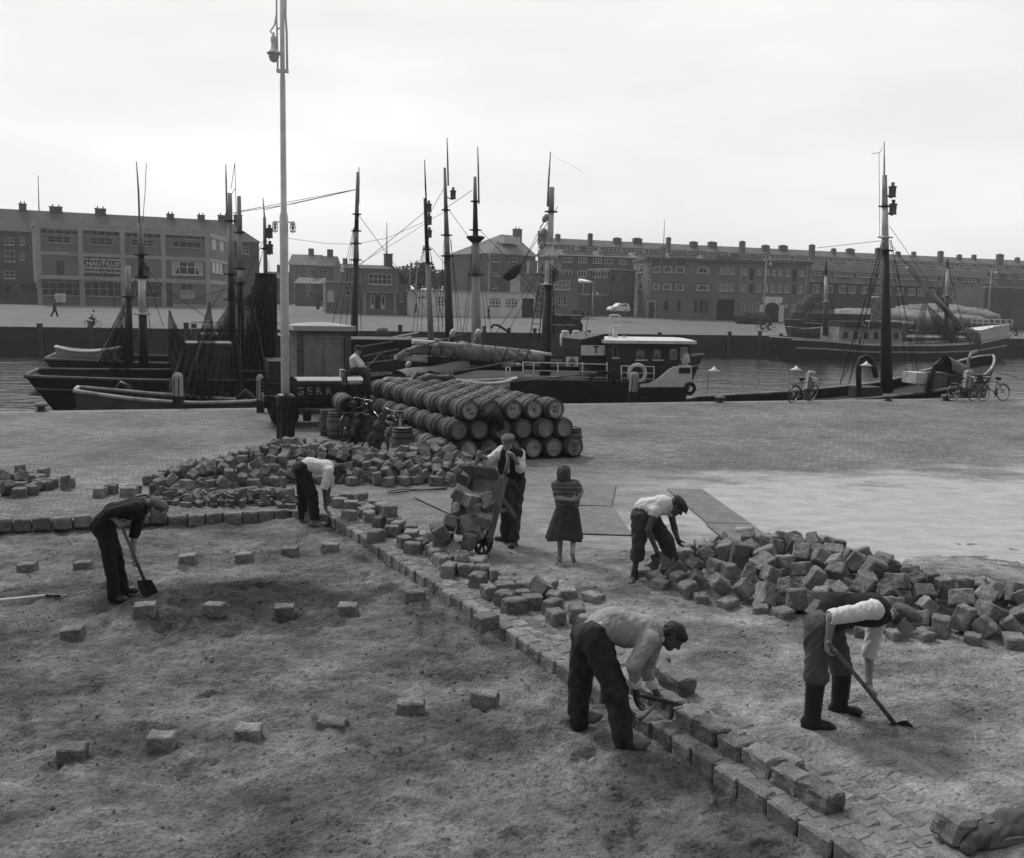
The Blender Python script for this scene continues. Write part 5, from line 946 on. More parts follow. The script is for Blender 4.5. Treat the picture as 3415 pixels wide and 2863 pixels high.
def person(label, conv, Y0, J, cl, zg=0.0, s=1.0, group=None, vox=.0085, hands=None, extra=None):
    """J: joints as zoom pixels (x, y, depth offset); cl: clothing choices"""
    P = {k: W(*conv(v[0], v[1]), Y0 + v[2]) for k, v in J.items()}
    base = (P['ankn'] + P['ankf']) / 2 if 'ankn' in P else P['pel']; base.z = zg
    root = thing('person', label, 'person', base, 0, group); V = lambda k: A_(P[k])
    lat = V('shf') - V('shn'); lat /= np.linalg.norm(lat); hl = V('hipf') - V('hipn'); hl /= np.linalg.norm(hl)
    f, u = A_(J['face'][3]), A_(J['face'][4]); hc = V('head')
    pel = (V('hipn') + V('hipf')) / 2; ch = V('chest'); nk = V('neck')
    up = V('wst') if 'wst' in P else pel * .45 + ch * .55
    def torso(r0, r1, r2, w0=.065, w1=.075, k=.06):
        o = []
        for sg in (-1, 1): o += [C(pel + hl * sg * w0, up + (lat + hl) * .5 * sg * w0, r0, r1, k), C(up + (lat + hl) * .5 * sg * w0, ch + lat * sg * w1, r1, r2, k)]
        return o + [C(ch, V('shn') * .8 + ch * .2, r2 * .8, r2 * .55, k), C(ch, V('shf') * .8 + ch * .2, r2 * .8, r2 * .55, k)]
    body = torso(.09 * s, .085 * s, .1 * s) + [C(ch, nk, .075 * s, .052 * s, .04), C(nk, hc - f / np.linalg.norm(f) * .01, .05 * s, .05 * s, .03)] + head_prims(hc, f, u, s)
    for q in 'nf':
        body += [C(V('sh' + q), V('el' + q), .05 * s, .04 * s, .03), C(V('el' + q), V('wr' + q), .042 * s, .027 * s, .02)]
        if 'kn' + q in P: body += [C(V('hip' + q), V('kn' + q), .08 * s, .055 * s, .03), C(V('kn' + q), V('ank' + q), .052 * s, .036 * s, .03)]
        tip, pn, th, cu = (hands or {}).get(q, (V('wr' + q) - V('el' + q), (0, -1, .3), (1, 0, 0), .9)); body += hand_prims(V('wr' + q), tip, pn, th, cu, s)
    if cl.get('bare'):
        for q in 'nf': body += [C(V('ank' + q), V('toe' + q) - (V('toe' + q) - V('ank' + q)) * .25, .036 * s, .03 * s, .02), C(V('toe' + q) - (V('toe' + q) - V('ank' + q)) * .3, V('toe' + q), .032 * s, .02 * s, .02), C(V('ank' + q), V('ank' + q) - (V('toe' + q) - V('ank' + q)) * .25 - (0, 0, .02), .03 * s, .026 * s, .02)]
    bo = sdf_mesh('body', body, vox * .78, cl.get('skin', SKIN), root, smooth_it=1)
    eyes_mb(root, hc, f, u, s)
    if cl.get('trousers'):
        t = [C(pel + hl * .07, pel - hl * .07, .125 * s, None, .06), C(pel + hl * .06, up + lat * .06, .118 * s, .105 * s, .06), C(pel - hl * .06, up - lat * .06, .118 * s, .105 * s, .06)]
        wide = cl.get('wide', 1.0)
        for q in 'nf':
            end = V('cuff' + q) if 'cuff' + q in P else V('ank' + q) + (V('ank' + q) - V('kn' + q)) * .12; t += [C(V('hip' + q), V('kn' + q), .112 * s * wide, .088 * s * wide, .05), C(V('kn' + q), end, .086 * s * wide, .078 * s * wide, .04)]
            d = end - V('kn' + q); d /= np.linalg.norm(d); t += [C(end + d * .06, end + d * .075, .1 * wide, None, .012, True)]
        sdf_mesh('trousers', t, vox, cl['trousers'], root, wr=.013, wf=13, seed=3)
    if cl.get('shirt'):
        t = torso(.116 * s, .114 * s, .124 * s); L = cl.get('sleeve', 1.0)
        t += [C(ch, nk - (nk - ch) * .12, .1 * s, .068 * s, .05)]
        for q in 'nf':
            a, b, c = V('sh' + q), V('el' + q), V('wr' + q)
            if L <= 1: t += [C(a, a + (b - a) * L, .078 * s, .066 * s, .04), C(a + (b - a) * (L + .12), a + (b - a) * (L + .2), .05 * s, None, .01, True)]
            else: t += [C(a, b, .078 * s, .066 * s, .04), C(b, b + (c - b) * (L - 1), .064 * s, .048 * s, .03)]
        t += [C(pel - (up - pel) * .35 + hl * .2, pel - (up - pel) * .35 - hl * .2, .1, None, .03, True)]
        if cl.get('loose'): t += [C(pel * .3 + up * .7 + hl * .08 * sg, ch * .4 + up * .6 + lat * .07 * sg + (0, 0, -.05), .118, .13, .08) for sg in (-1, 1)]
        sdf_mesh('shirt', t, vox, cl['shirt'], root, wr=.0065, wf=19, seed=7)
    if cl.get('loose'):
        a = pel * .42 + up * .58; d_ = (up - pel) / np.linalg.norm(up - pel); sdf_mesh('shirt_tail', [C(a + hl * .075, a - hl * .075, .132, None, .05), C(a + hl * .3 + d_ * .13, a - hl * .3 + d_ * .13, .11, None, .01, True), C(a + hl * .3 - d_ * .13, a - hl * .3 - d_ * .13, .115, None, .01, True)], vox, CLW, root, wr=.004)
        for q in 'nf': w_ = V('wr' + q); e_ = V('el' + q); sdf_mesh('cuff', [C(w_ * .6 + e_ * .4, w_ * .52 + e_ * .48, .056, .058, .02)], vox, CLW, root, wr=.003)
        sdf_mesh('collar', [C(nk * .75 + ch * .25, nk * .9 + hc * .1, .08, .066, .02)], vox, CLW, root)
    if cl.get('vest'):
        t = torso(.128 * s, .128 * s, .136 * s); t += [C(ch, nk - (nk - ch) * .3, .105 * s, .08 * s, .05)]
        for q in 'nf': a, b = V('sh' + q), V('el' + q); d = (b - a) / np.linalg.norm(b - a); t += [C(a + d * .03, b, .088 * s, None, .02, True)]
        fr = cl.get('open')
        if fr is not None: t += [C(ch + A_(fr) * .16 + (0, 0, .1), up + A_(fr) * .15, .05, .012, .02, True)]
        sdf_mesh('waistcoat', t, vox, cl['vest'], root, wr=.006, wf=13, seed=9)
    if cl.get('hair') is not None: sdf_mesh('hair', hair_prims(hc, f, u, s, cl.get('long', False)), vox * .8, cl['hair'], root, wr=.006, wf=40, seed=5)
    if cl.get('cap') is not None: sdf_mesh('flat_cap', cap_prims(hc, f, u, s), vox * .8, cl['cap'], root, wr=.004, wf=25, seed=6)
    if cl.get('shoes') is not None:
        for q in 'nf': sdf_mesh('clog' if cl.get('clog') else 'boot', shoe_prims(V('ank' + q), V('toe' + q), s, cl.get('clog', False), (float(sand_h(V('ank' + q)[0], V('ank' + q)[1])) + .005 if J['toe' + q][3] == 'S' else J['toe' + q][3]) if len(J['toe' + q]) > 3 else None) + ([C(V('kn' + q) * .9 + V('ank' + q) * .1, V('ank' + q), .082 * s, .066 * s, .03)] if cl.get('high') else []), vox * .9, cl['shoes'], root, wr=.003, wf=20)
    if extra: extra(root, P)
    return root, P
def cv(x0, y0, k): return lambda x, y: (x0 + x / k, y0 + y / k)
sh = lambda x, y: float(sand_h(x, y))
# 1 stooping digger in black
cz = cv(280, 1640, 4.194); FWD = (1, 0, -.75)
dig, PD = person('man in black stooping over a shovel by the dug sand heap, grey flat cap', cz, 11.35, dict(
    hipn=(255, 470, -.1), hipf=(290, 460, .1), wst=(420, 300, 0), chest=(720, 235, 0), neck=(880, 235, 0), head=(1010, 225, -.02), face=(0, 0, 0, (1, -.25, -.7), (.75, 0, .65)), shn=(730, 225, -.2), shf=(790, 290, .2),
    eln=(330, 300, -.26), wrn=(450, 400, -.2), elf=(700, 610, .2), wrf=(690, 930, .05), knn=(350, 900, -.12), knf=(440, 860, .1), ankn=(425, 1430, -.12), ankf=(535, 1330, .14), toen=(560, 1490, -.16, 'S'), toef=(660, 1385, .14, 'S')),
    dict(trousers=CLB, shirt=CLB, sleeve=1.0, hair=HAIRG, cap=CAPM, shoes=LEA, wide=.92), zg=-.15, hands=dict(n=((.6, -.2, -.35), (.3, .6, -.5), (.5, 0, .8), 1.25), f=((.3, -.3, -.6), (.5, -.3, .5), (.3, -.6, .2), 1.25)))
def shovel(label, a, b, blade, w=.2, dirn=None, L=.26):
    r = thing('shovel', label, 'shovel', (b.x, b.y, b.z)); q = MB(); d = (b - a).normalized(); q.tube([a, a + (b - a) * .5 + Vector((0, 0, .01)), b], [.019, .018, .02], 10); q.build('shaft', WOOD, r, world=True)
    q = MB(); x, y = frame(d); x = Vector(dirn).normalized() if dirn is not None else x; nrm = d.cross(x).normalized(); rows = []
    for i in range(7):
        t = i / 6; ww = w * (.85 + .15 * math.sin(t * PI)) * (1 if t < .75 else 1 - (t - .75) * 1.6); rows.append([b + d * (L * t - .02) + x * ww * (j / 4 - .5) + nrm * (.03 * (2 * abs(j / 4 - .5)) ** 2 + .01 * t * t) for j in range(5)])
    q.grid(rows); q.grid([[p + nrm * -.004 for p in rw] for rw in rows]); q.tube([b - d * .1, b + d * .06], [.022, .012], 8); q.build('blade', STEEL, r, world=True); return r
a = W(*cz(490, 400), 11.14); b = W(*cz(850, 1255), 11.3); shovel('long handled shovel in the hands of the stooping man in black', a, b, None, dirn=(1, .4, 0))
# 2 white shirt
cz = cv(960, 1500, 6.29)
bend, PB = person('man in white shirt and black trousers bending double at the head of the laid row', cz, 15.5, dict(
    hipn=(290, 420, -.12), hipf=(250, 400, .12), wst=(440, 330, 0), chest=(800, 380, 0), neck=(960, 440, 0), head=(1075, 440, -.02), face=(0, 0, 0, (.55, -.35, -.8), (.85, 0, .5)), shn=(860, 450, -.19), shf=(900, 420, .19),
    eln=(765, 800, -.25), wrn=(790, 1170, -.15), elf=(880, 740, .2), wrf=(850, 920, .12), knn=(500, 950, -.15), knf=(320, 900, .15), ankn=(560, 1430, -.18), ankf=(320, 1400, .16), toen=(800, 1510, -.22, 'S'), toef=(420, 1440, .16, 'S')),
    dict(trousers=CLB, shirt=CLW, sleeve=1.0, hair=HAIR, shoes=CLOG, clog=True, skin=SKIND, wide=1.05), zg=-.13, hands=dict(n=((.15, -.1, -1), (.9, 0, .1), (.2, -1, 0), .8), f=((0, 0, -1), (1, 0, 0), (0, -1, 0), .7)))
# 3 tipper
cz = cv(1440, 1420, 4.003)
tip, PT = person('man in flat cap, waistcoat and white shirt tipping the wheelbarrow', cz, 13.9, dict(
    hipn=(1010, 760, -.04), hipf=(1140, 760, .04), wst=(1060, 600, 0), chest=(1055, 400, -.03), neck=(1030, 320, -.06), head=(1015, 225, -.12), face=(0, 0, 0, (-.3, -1, -.25), (.0, -.2, 1)), shn=(945, 335, -.02), shf=(1175, 375, .02),
    eln=(770, 465, -.12), wrn=(660, 405, -.3), elf=(1190, 570, -.12), wrf=(1085, 410, -.32), knn=(1000, 1110, -.1), knf=(1120, 1110, .02), ankn=(990, 1460, .12), ankf=(1100, 1500, -.1), toen=(930, 1530, .16, 0.0), toef=(1050, 1620, -.28, 0.0)),
    dict(trousers=CLT, shirt=CLW, sleeve=1.3, vest=CLB, open=(-.25, -1, 0), hair=HAIRG, cap=CAPM, shoes=LEA, wide=1.05), zg=0, hands=dict(n=((-.5, -.5, .4), (-.2, -.9, .3), (.3, 0, 1), 1.2), f=((-.35, -.5, .6), (-.7, -.6, .2), (.4, 0, 1), 1.2)))
# 4 girl
cz = cv(1810, 1520, 4.515)
def skirt(root, P):
    q = MB(); top, n = [], 40; c0 = (P['hipn'] + P['hipf']) / 2; rows = []
    for i in range(9):
        t = i / 8; z = W(*cz(370, 690), 12.85).z * (1 - t) + W(*cz(340, 1250), 12.85).z * t; cx_ = W(*cz(372 - 40 * t, 900), 12.85).x; R_ = .125 + .135 * t ** .8
        rows.append([Vector((cx_ + R_ * (1 + .05 * t * math.sin(9 * a) + .03 * t * math.sin(14 * a + 1)) * math.cos(a), 12.85 + R_ * .78 * (1 + .06 * t * math.sin(9 * a + .5)) * math.sin(a), z + .02 * t * math.sin(3 * a))) for a in [2 * PI * j / n for j in range(n + 1)]])
    q.grid(rows); q.build('skirt', mat('skirt_cloth', .045, .95, .2, 12, .3, 60), root, world=True)
CLS = mat('striped_jersey', 0.07, 0.95, 0.25, 10, 0.3, 80)
def stripes():
    m = CLS; n = m.node_tree.nodes; l = m.node_tree.links; g = n.new('ShaderNodeNewGeometry'); sx = n.new('ShaderNodeSeparateXYZ'); l.new(g.outputs['Position'], sx.inputs[0]); w = n.new('ShaderNodeMath'); w.operation = 'PINGPONG'; w.inputs[1].default_value = .03; l.new(sx.outputs[2], w.inputs[0])
    c = n.new('ShaderNodeMapRange'); c.inputs['From Min'].default_value = .018; c.inputs['From Max'].default_value = .026; c.inputs['To Min'].default_value = .085; c.inputs['To Max'].default_value = .17; l.new(w.outputs[0], c.inputs[0]); cc = n.new('ShaderNodeCombineColor'); [l.new(c.outputs[0], cc.inputs[i]) for i in range(3)]; l.new(cc.outputs[0], n['Principled BSDF'].inputs['Base Color'])
stripes()
girl, PG = person('barefoot girl with shoulder length hair, striped jersey and dark skirt, seen from behind', cz, 12.85, dict(
    hipn=(320, 830, 0), hipf=(430, 830, 0), wst=(370, 660, 0), chest=(345, 480, 0), neck=(325, 370, 0), head=(310, 250, .02), face=(0, 0, 0, (-.25, 1, -.15), (0, .1, 1)), shn=(205, 440, 0), shf=(500, 430, 0),
    eln=(225, 640, -.1), wrn=(440, 670, -.2), elf=(560, 590, -.08), wrf=(590, 560, .1), knn=(265, 1200, .02), knf=(470, 1180, .04), ankn=(255, 1560, 0), ankf=(445, 1480, -.3), toen=(245, 1625, .14), toef=(475, 1610, -.22)),
    dict(shirt=CLS, sleeve=.75, hair=HAIRG, long=True, bare=True), zg=0, s=.82, extra=skirt, hands=dict(n=((1, 0, .3), (0, 1, 0), (0, -.2, 1), .3), f=((.2, .8, .5), (-1, 0, 0), (0, 0, 1), .6)))
# 5 knapper
cz = cv(2070, 1630, 5.03)
kna, PK = person('man in white singlet and dark cap stooping with a hammer at the right-hand heap', cz, 12.0, dict(
    hipn=(320, 470, -.1), hipf=(480, 470, .12), wst=(430, 330, 0), chest=(680, 275, 0), neck=(850, 285, 0), head=(945, 300, -.02), face=(0, 0, 0, (.55, -.4, -.75), (.7, -.1, .6)), shn=(560, 400, -.18), shf=(830, 370, .18),
    eln=(455, 690, -.26), wrn=(590, 1010, -.22), elf=(905, 680, .2), wrf=(950, 830, .12), knn=(310, 800, -.12), knf=(760, 900, .12), ankn=(235, 1380, -.1), cuffn=(270, 1230, -.1), ankf=(925, 1440, .12), toen=(190, 1640, -.24, .04), toef=(1130, 1560, .04, .04)),
    dict(trousers=CLT, shirt=CLW, sleeve=.12, hair=HAIR, cap=CAPD, shoes=LEA, skin=SKIND, wide=1.12), zg=0, hands=dict(n=((.3, -.1, -.9), (.6, .2, 0), (.3, -1, 0), 1.2), f=((.4, 0, -1), (.6, .3, 0), (0, -1, 0), .8)))
# 6 grey jumper
cz = cv(1870, 1970, 2.985)
fore, PF = person('dark haired man in grey jumper bent low over the raised course, nearest the camera', cz, 7.8, dict(
    hipn=(345, 470, -.13), hipf=(255, 440, .13), wst=(520, 320, 0), chest=(840, 400, 0), neck=(1000, 460, 0), head=(1115, 450, -.02), face=(0, 0, 0, (.6, -.35, -.8), (.8, 0, .6)), shn=(890, 490, -.19), shf=(930, 520, .19),
    eln=(730, 740, -.27), wrn=(755, 1040, -.12), elf=(845, 790, .2), wrf=(955, 1030, .12), knn=(545, 1000, -.18), knf=(190, 930, .2), ankn=(640, 1540, -.22), ankf=(175, 1320, .22), toen=(880, 1600, -.26, 'S'), toef=(330, 1300, .22, 'S')),
    dict(trousers=CLD, shirt=CLG, sleeve=1.5, loose=True, hair=HAIR, shoes=CLOG, clog=True, skin=SKIND, wide=1.2), zg=-.16, vox=.0072, hands=dict(n=((.1, 0, -1), (.9, .2, .1), (.2, -1, 0), .9), f=((.7, -.2, -.6), (.1, -.3, -.9), (-.3, -.9, .1), .9)))
# 7 shoveller in high boots
cz = cv(2640, 1950, 3.09)
sho, PS = person('man in high rubber boots, dark waistcoat and rolled white sleeves shovelling sand at the right', cz, 7.85, dict(
    hipn=(275, 420, -.13), hipf=(400, 420, .13), wst=(480, 250, 0), chest=(830, 265, 0), neck=(1000, 290, 0), head=(1160, 360, -.02), face=(0, 0, 0, (.85, -.5, -.45), (.45, 0, .85)), shn=(845, 260, -.2), shf=(880, 330, .2),
    eln=(420, 330, -.3), wrn=(375, 570, -.26), elf=(800, 720, .18), wrf=(795, 1010, .08), knn=(250, 960, -.14), knf=(520, 880, .14), ankn=(200, 1490, -.14), ankf=(485, 1340, .16), cuffn=(255, 1000, -.14), cufff=(520, 910, .14), toen=(400, 1590, -.2, .05), toef=(620, 1375, .14, .05)),
    dict(trousers=CLM, shirt=CLW, sleeve=1.0, vest=CLB, hair=HAIRG, cap=CAPM, shoes=RUB, high=True, wide=1.06), zg=0, vox=.0078, hands=dict(n=((-.1, -.2, -1), (.9, .2, 0), (.2, -.6, .6), 1.2), f=((.1, -.2, -1), (.8, -.2, .2), (.2, -1, 0), 1.2)))
a = W(*cz(370, 590), 7.52); b = W(*cz(1075, 1450), 7.75); shovel('long handled shovel swung by the man in rubber boots', a, b, None, w=.24, dirn=(.75, -.2, .6), L=.32)
# hammers
def hammer(label, a, b, hd, L=.16, w=.035, pick=False):
    r = thing('hammer', label, 'hammer', b); q = MB(); m_ = (a + b) / 2; q.tube([a, m_ + Vector((0, 0, -.015)), b], [.013, .013, .015], 8); q.build('handle', WOOD, r, world=True)
    q = MB(); hd = Vector(hd).normalized()
    if pick: q.tube([b - hd * L, b - hd * L * .3, b + hd * L * .3, b + hd * L], [.012, w * .6, w * .6, .008], 6)
    else: q.bar(b - hd * L / 2, b + hd * L / 2, w * 1.6, w * 1.6)
    q.build('hammer_head', STEEL, r, world=True); return r
cz = cv(1870, 1970, 2.985); hammer('paving hammer with a curved shaft held by the man in the grey jumper', W(*cz(790, 1290), 7.65), W(*cz(975, 1085), 7.85), (1, .1, -.25), .22, .04, True)
cz = cv(2070, 1630, 5.03); hammer('small hammer swinging in the hand of the man in the white singlet', W(*cz(700, 1130), 11.7), W(*cz(590, 1185), 11.75), (.4, -.2, -.8), .14, .05)
# ------------------------------------------------------------------ things standing on the near quay
POLEW = mat('post_paint_pale', 0.68, 0.6, 0.12, 5, 0.15, 40, var2=0.1, scale2=0.6); BLK = mat('black_iron', 0.012, 0.35, 0.4, 8, 0.2, 30, spec=0.4)
WBAR = mat('barrel_wood', 0.105, 0.8, 0.35, 7, 0.35, 30, rnd=0.3, stretch=(1, 1, .25), var2=0.25, scale2=3); HEADW = mat('barrel_head_wood', 0.25, 0.85, 0.3, 5, 0.3, 25, rnd=0.35, stretch=(.25, 1, 1), var2=0.3, scale2=9); HOOP = mat('hoop_iron', 0.028, 0.6, 0.4, 10, 0.2, 30); HOOPL = mat('hoop_bright', 0.3, 0.5, 0.3, 10, 0.1, 30); INK = mat('stencil_ink', 0.02, 0.9, 0.4, 20, 0)
CHROME = mat('chrome', 0.5, 0.25, 0.2, 10, 0, metal=0.8); TYRE = mat('tyre_rubber', 0.012, 0.85, 0.3, 15, 0.2, 40); BIKEP = mat('bike_enamel', 0.012, 0.35, 0.3, 10, 0, spec=0.5); BARROW = mat('barrow_wood', 0.13, 0.85, 0.4, 9, 0.4, 25, stretch=(1, 1, .2), var2=0.3, scale2=3); TARW = mat('tarred_wood', 0.022, 0.75, 0.5, 5, 0.4, 15, stretch=(1, 1, .3)); PLATE = mat('steel_plate', 0.15, 0.7, 0.25, 2.5, 0.15, 20, var2=0.2, scale2=8)
# --- lamp post
b0 = G(953, 1503); YL = b0.y; r = thing('lamp_post', 'tall pale quay lamp post on a black iron pedestal', 'lamp post', b0); zz = lambda py: W(953, py, YL).z
q = MB(); zc = zz(1328); q.lathe([(.235, 0), (.235, .12), (.2, .18), (.185, zc - .12), (.2, zc - .06), (.225, zc), (.225, zc + .05), (.16, zc + .1)], 20)
for k in range(8): a = PI * k / 4; q.box((.19 * math.cos(a), .19 * math.sin(a), zc / 2), (.05, .035, zc - .3), rz=a)
q.build('pedestal', BLK, r)
q = MB(); q.lathe([(.098, zc + .05), (.096, zz(760)), (.098, zz(725)), (.07, zz(706)), (.062, zz(270)), (.045, zz(240)), (.052, zz(238)), (.05, zz(-60))], 20); q.build('pole', POLEW, r)
q = MB(); za, zb_ = zz(238), zz(-80); q.box((0, 0, za), (.26, .1, .07)); q.tube([(-.11, 0, za), (-.115, 0, zz(120)), (-.125, 0, zz(60)), (-.115, 0, zz(-80))], .022, 8); q.tube([(.105, 0, za), (.1, 0, zz(110)), (.075, 0, zz(50)), (.095, 0, zz(-80))], .026, 8)
for y in (180, 100): q.tube([(-.115, 0, zz(y)), (-.03, 0, zz(y - 8))], .018, 6)
q.tube([(-.12, 0, zz(40)), (-.17, 0, zz(85)), (-.27, 0, zz(107)), (-.22, 0, zz(115)), (-.195, 0, zz(112))], .018, 8); q.build('bracket', POLEW, r)
q = MB(); zt = zz(128); q.lathe([(.02, .12), (.03, .06), (.065, .01), (.068, -.09), (.055, -.1), (.06, -.2), (.1, -.28), (.16, -.33), (.15, -.35), (.03, -.32)], 18, (-.195, 0, zt)); lm = q.build('bell_lamp', POLEW, r)
q = MB(); q.lathe([(.12, -.33), (.118, -.42), (.08, -.5), (.02, -.53)], 16, (-.195, 0, zt)); q.build('globe', mat('milk_glass', .45, .3, .1, 5, 0), lm)
for sx in (-1, 1):
    x0 = sx * .205; zl = zz(748); q = MB(); q.tube([(sx * .08, 0, zz(740)), (sx * .14, 0, zz(742)), (x0, 0, zl + .05)], .016, 8); q.lathe([(.008, .075), (.045, .06), (.06, .02), (.058, -.02), (.03, -.03)], 14, (x0, 0, zl)); lmp = q.build('small_lamp', POLEW, r)
    q = MB()
    for k in range(6): a = PI * k / 3; q.tube([(x0 + .06 * math.cos(a), .06 * math.sin(a), zl - .02), (x0 + .072 * math.cos(a), .072 * math.sin(a), zl - .1), (x0 + .06 * math.cos(a), .06 * math.sin(a), zl - .17), (x0, 0, zl - .195)], .005, 5)
    for z, rr_ in ((-.07, .07), (-.16, .063)): q.tube([(x0 + rr_ * math.cos(PI * k / 8), rr_ * math.sin(PI * k / 8), zl + z) for k in range(16)], .005, 5, closed=True)
    q.build('wire_cage', BLK, lmp); q = MB(); q.lathe([(.015, -.02), (.018, -.06), (.035, -.1), (.02, -.135), (.002, -.14)], 10, (x0, 0, zl)); q.build('bulb', mat('bulb_glass', .3, .2, .1, 5, 0), lmp)
# --- brick transformer house
YK = 29.3; p0 = W(991.6, 1380, YK); p1 = W(1170.7, 1380, YK + .62); r = thing('transformer_house', 'small brick transformer house with grey double doors and pale concrete roof', 'hut', (p0.x, p0.y, 0)); F = Facade(r, p0, p1, 0); L = F.L; zt = F.uz(1080, 1104)[1]
BRK2 = brickmat('kiosk_brick', 0.14, 0.06, 0.22, 0.075, 0.2, ms=.014, bump=.6, stain=.2, sscale=.8)
hd = F.rect((1010, 1118), (1150, 1372)); hd = (hd[0], .12, hd[2], hd[3]); D_ = 1.55
F.wall(0, L, 0, zt, [hd], BRK2, reveal=.1); F.shell(0, L, 0, zt, D_, BRK2, name='side_walls')
q = F.mb(); u0, z0, u1, z1 = hd; um = (u0 + u1) / 2; GR = mat('door_grey_paint', .23, .8, .22, 3, .15, 20, stretch=(1, 1, .4), var2=.2, scale2=2)
q.box((um, .06, z1 - .05), (u1 - u0, .06, .1)); q.box((um, .055, .2), (u1 - u0, .05, .16)); q.build('door_frame', GR, r, world=True)
for a, b in ((u0 + .02, um - .008), (um + .008, u1 - .02)):
    q = F.mb(); q.box(((a + b) / 2, .08, (.29 + z1 - .11) / 2), (b - a, .04, z1 - .4)); q.box(((a + b) / 2, .055, .5), (b - a - .04, .02, .02)); q.box(((a + b) / 2, .055, z1 - .24), (b - a - .04, .02, .02)); dr = q.build('door', GR, r, world=True)
    if a > um: q = F.mb(); q.box((a + .2, .05, 1.15), (.16, .03, .1)); q.build('lock_plate', BLK, dr, world=True)
q = F.mb(); e = .13; q.box((L / 2, D_ / 2, zt + .075), (L + 2 * e, D_ + 2 * e, .15)); zr = zt + .15
q.grid([[Vector((-e + (L + 2 * e) * i / 10, -e + (D_ + 2 * e) * j / 6, zr + .1 * (1 - (2 * i / 10 - 1) ** 2) * (1 - (2 * j / 6 - 1) ** 2) + .001)) for j in range(7)] for i in range(11)]); q.build('roof', mat('kiosk_concrete', .36, .85, .12, 4, .2, 40), r, world=True)
# --- barrels
BPROF = [(.205, -.345), (.21, -.34), (.235, -.2), (.252, -.08), (.256, 0), (.252, .08), (.235, .2), (.21, .34), (.205, .345)]
def make_barrel(name='barrel'):
    r = thing(name, 'x', 'barrel'); q = MB(); q.lathe(BPROF + [(.188, .345), (.188, .318)], 28, capb=False, capt=False); q.lathe([(.188, -.318), (.188, -.345), (.205, -.345)], 28, capb=False, capt=False)
    q.build('staves', WBAR, r)
    for z, rr_ in ((-.315, .219), (-.25, .231), (-.12, .252), (.12, .252), (.25, .231), (.315, .219)):
        h = MB(); s_ = -1 if z > 0 else 1; h.lathe([(rr_ - .006, z - .02), (rr_ + .003 + .002 * s_, z - .02), (rr_ + .003 - .002 * s_, z + .02), (rr_ - .008, z + .02)], 28, capb=False, capt=False); h.build('hoop', HOOP, r)
    for s_ in (-1, 1):
        h = MB(); h.lathe([(.002, s_ * .318), (.19, s_ * .318)], 28, capb=False, capt=False)
        h.build('head', HEADW, r)
    return r
bar0 = make_barrel(); used = [False]
AX = Vector((-.485, .8745, 0))
aang = math.atan2(AX.y, AX.x) - PI / 2            # axis horizontal, pointing away
rb = random.Random(8)
def place_barrel(loc, rot, label, group):
    if not used[0]: used[0] = True; o = bar0; o.location = loc; o.rotation_euler = rot
    else: o = dup(bar0, loc, rot)
    o['label'] = label; o['group'] = group; return o
FL = Vector((-1.62, 21.36, 0)); FD = Vector((.945, .327, 0))
marks = {}
lay = ((7, 0, .262), (6, .5, .722), (5, 1.0, 1.17))
LN = ('bottom layer', 'middle layer', 'top layer'); ND = 8
for li, (nx, off, z) in enumerate(lay):
    for i in range(nx):
        for j in range(ND):
            if li < 2 and j > 0 and 0 < i < nx - 1: continue
            p = FL + FD * (.522 * (i - (.0 if li == 0 else 0) + off)) + AX * (.735 * j + rb.uniform(-.035, .035)); p.z = z
            at = 'at the front, %s' % ('left corner' if i == 0 else 'right corner' if i == nx - 1 else 'between the corners') if j == 0 else ('in the row running back along its left side' if i == 0 else 'in the row running back along its right side' if i == nx - 1 else 'inside the stack, seen from above')
            o = place_barrel(p, (PI / 2, rb.uniform(0, 6.28), aang + rb.uniform(-.06, .06)), 'lying herring barrel in the %s, %s' % (LN[li], at), 'herring barrels stacked three high')
            o.rotation_mode = 'XYZ'; o.rotation_euler = (Matrix.Rotation(aang + rb.uniform(-.05, .05), 3, 'Z') @ Matrix.Rotation(PI / 2, 3, 'X') @ Matrix.Rotation(rb.uniform(0, 6.28), 3, 'Z')).to_euler()
            if j == 0: marks[(li, i)] = (p, o)
# stencils on the front heads (facing the camera: -AX side)
def stencil(key, lines, M2=INK, patch=None):
    p, o = marks[key]; q = MB(); n = -AX; x = Vector((-n.y, n.x, 0)); Mx = Matrix((x, Vector((0, 0, 1)), n)).transposed().to_4x4(); c = p + n * .322
    for t, sz, dx, dy, rot in lines: q.text(t, sz, Matrix.Translation(c + x * dx + Vector((0, 0, dy))) @ Mx @ Matrix.Rotation(rot, 4, 'Z'), ext=.001, bold=.002)
    hd_ = [ch for ch in o.children if ch.name.startswith('head')][-1]
    bpy.context.view_layer.update(); iv = o.matrix_world.inverted(); q.v = [iv @ v for v in q.v]; st = q.build('stencil', M2, None); st.parent = o
    if patch:
        q = MB(); u, w, dx, dy = patch; q.slab([c - n * .002 + x * (dx + sx * u) + Vector((0, 0, dy + sy * w)) for sx, sy in ((-1, -1), (1, -1), (1, 1), (-1, 1))], n * -.001); q.v = [iv @ v for v in q.v]; st = q.build('paint_patch', mat('pale_stencil_patch', .3, .9, .4, 20, 0), None); st.parent = o
stencil((2, 4), [('TKT', .1, 0, .045, .05), ('KT', .12, .0, -.05, -.05)], patch=(.095, .11, 0, .0)); stencil((0, 6), [('CHAPS', .065, 0, .07, -.1), ('1T', .1, 0, -.01, 0), ('KPC', .065, 0, -.09, .1)]); stencil((0, 2), [('KTO', .08, -.05, .09, .3), ('IEM', .11, -.04, -.06, .35)])
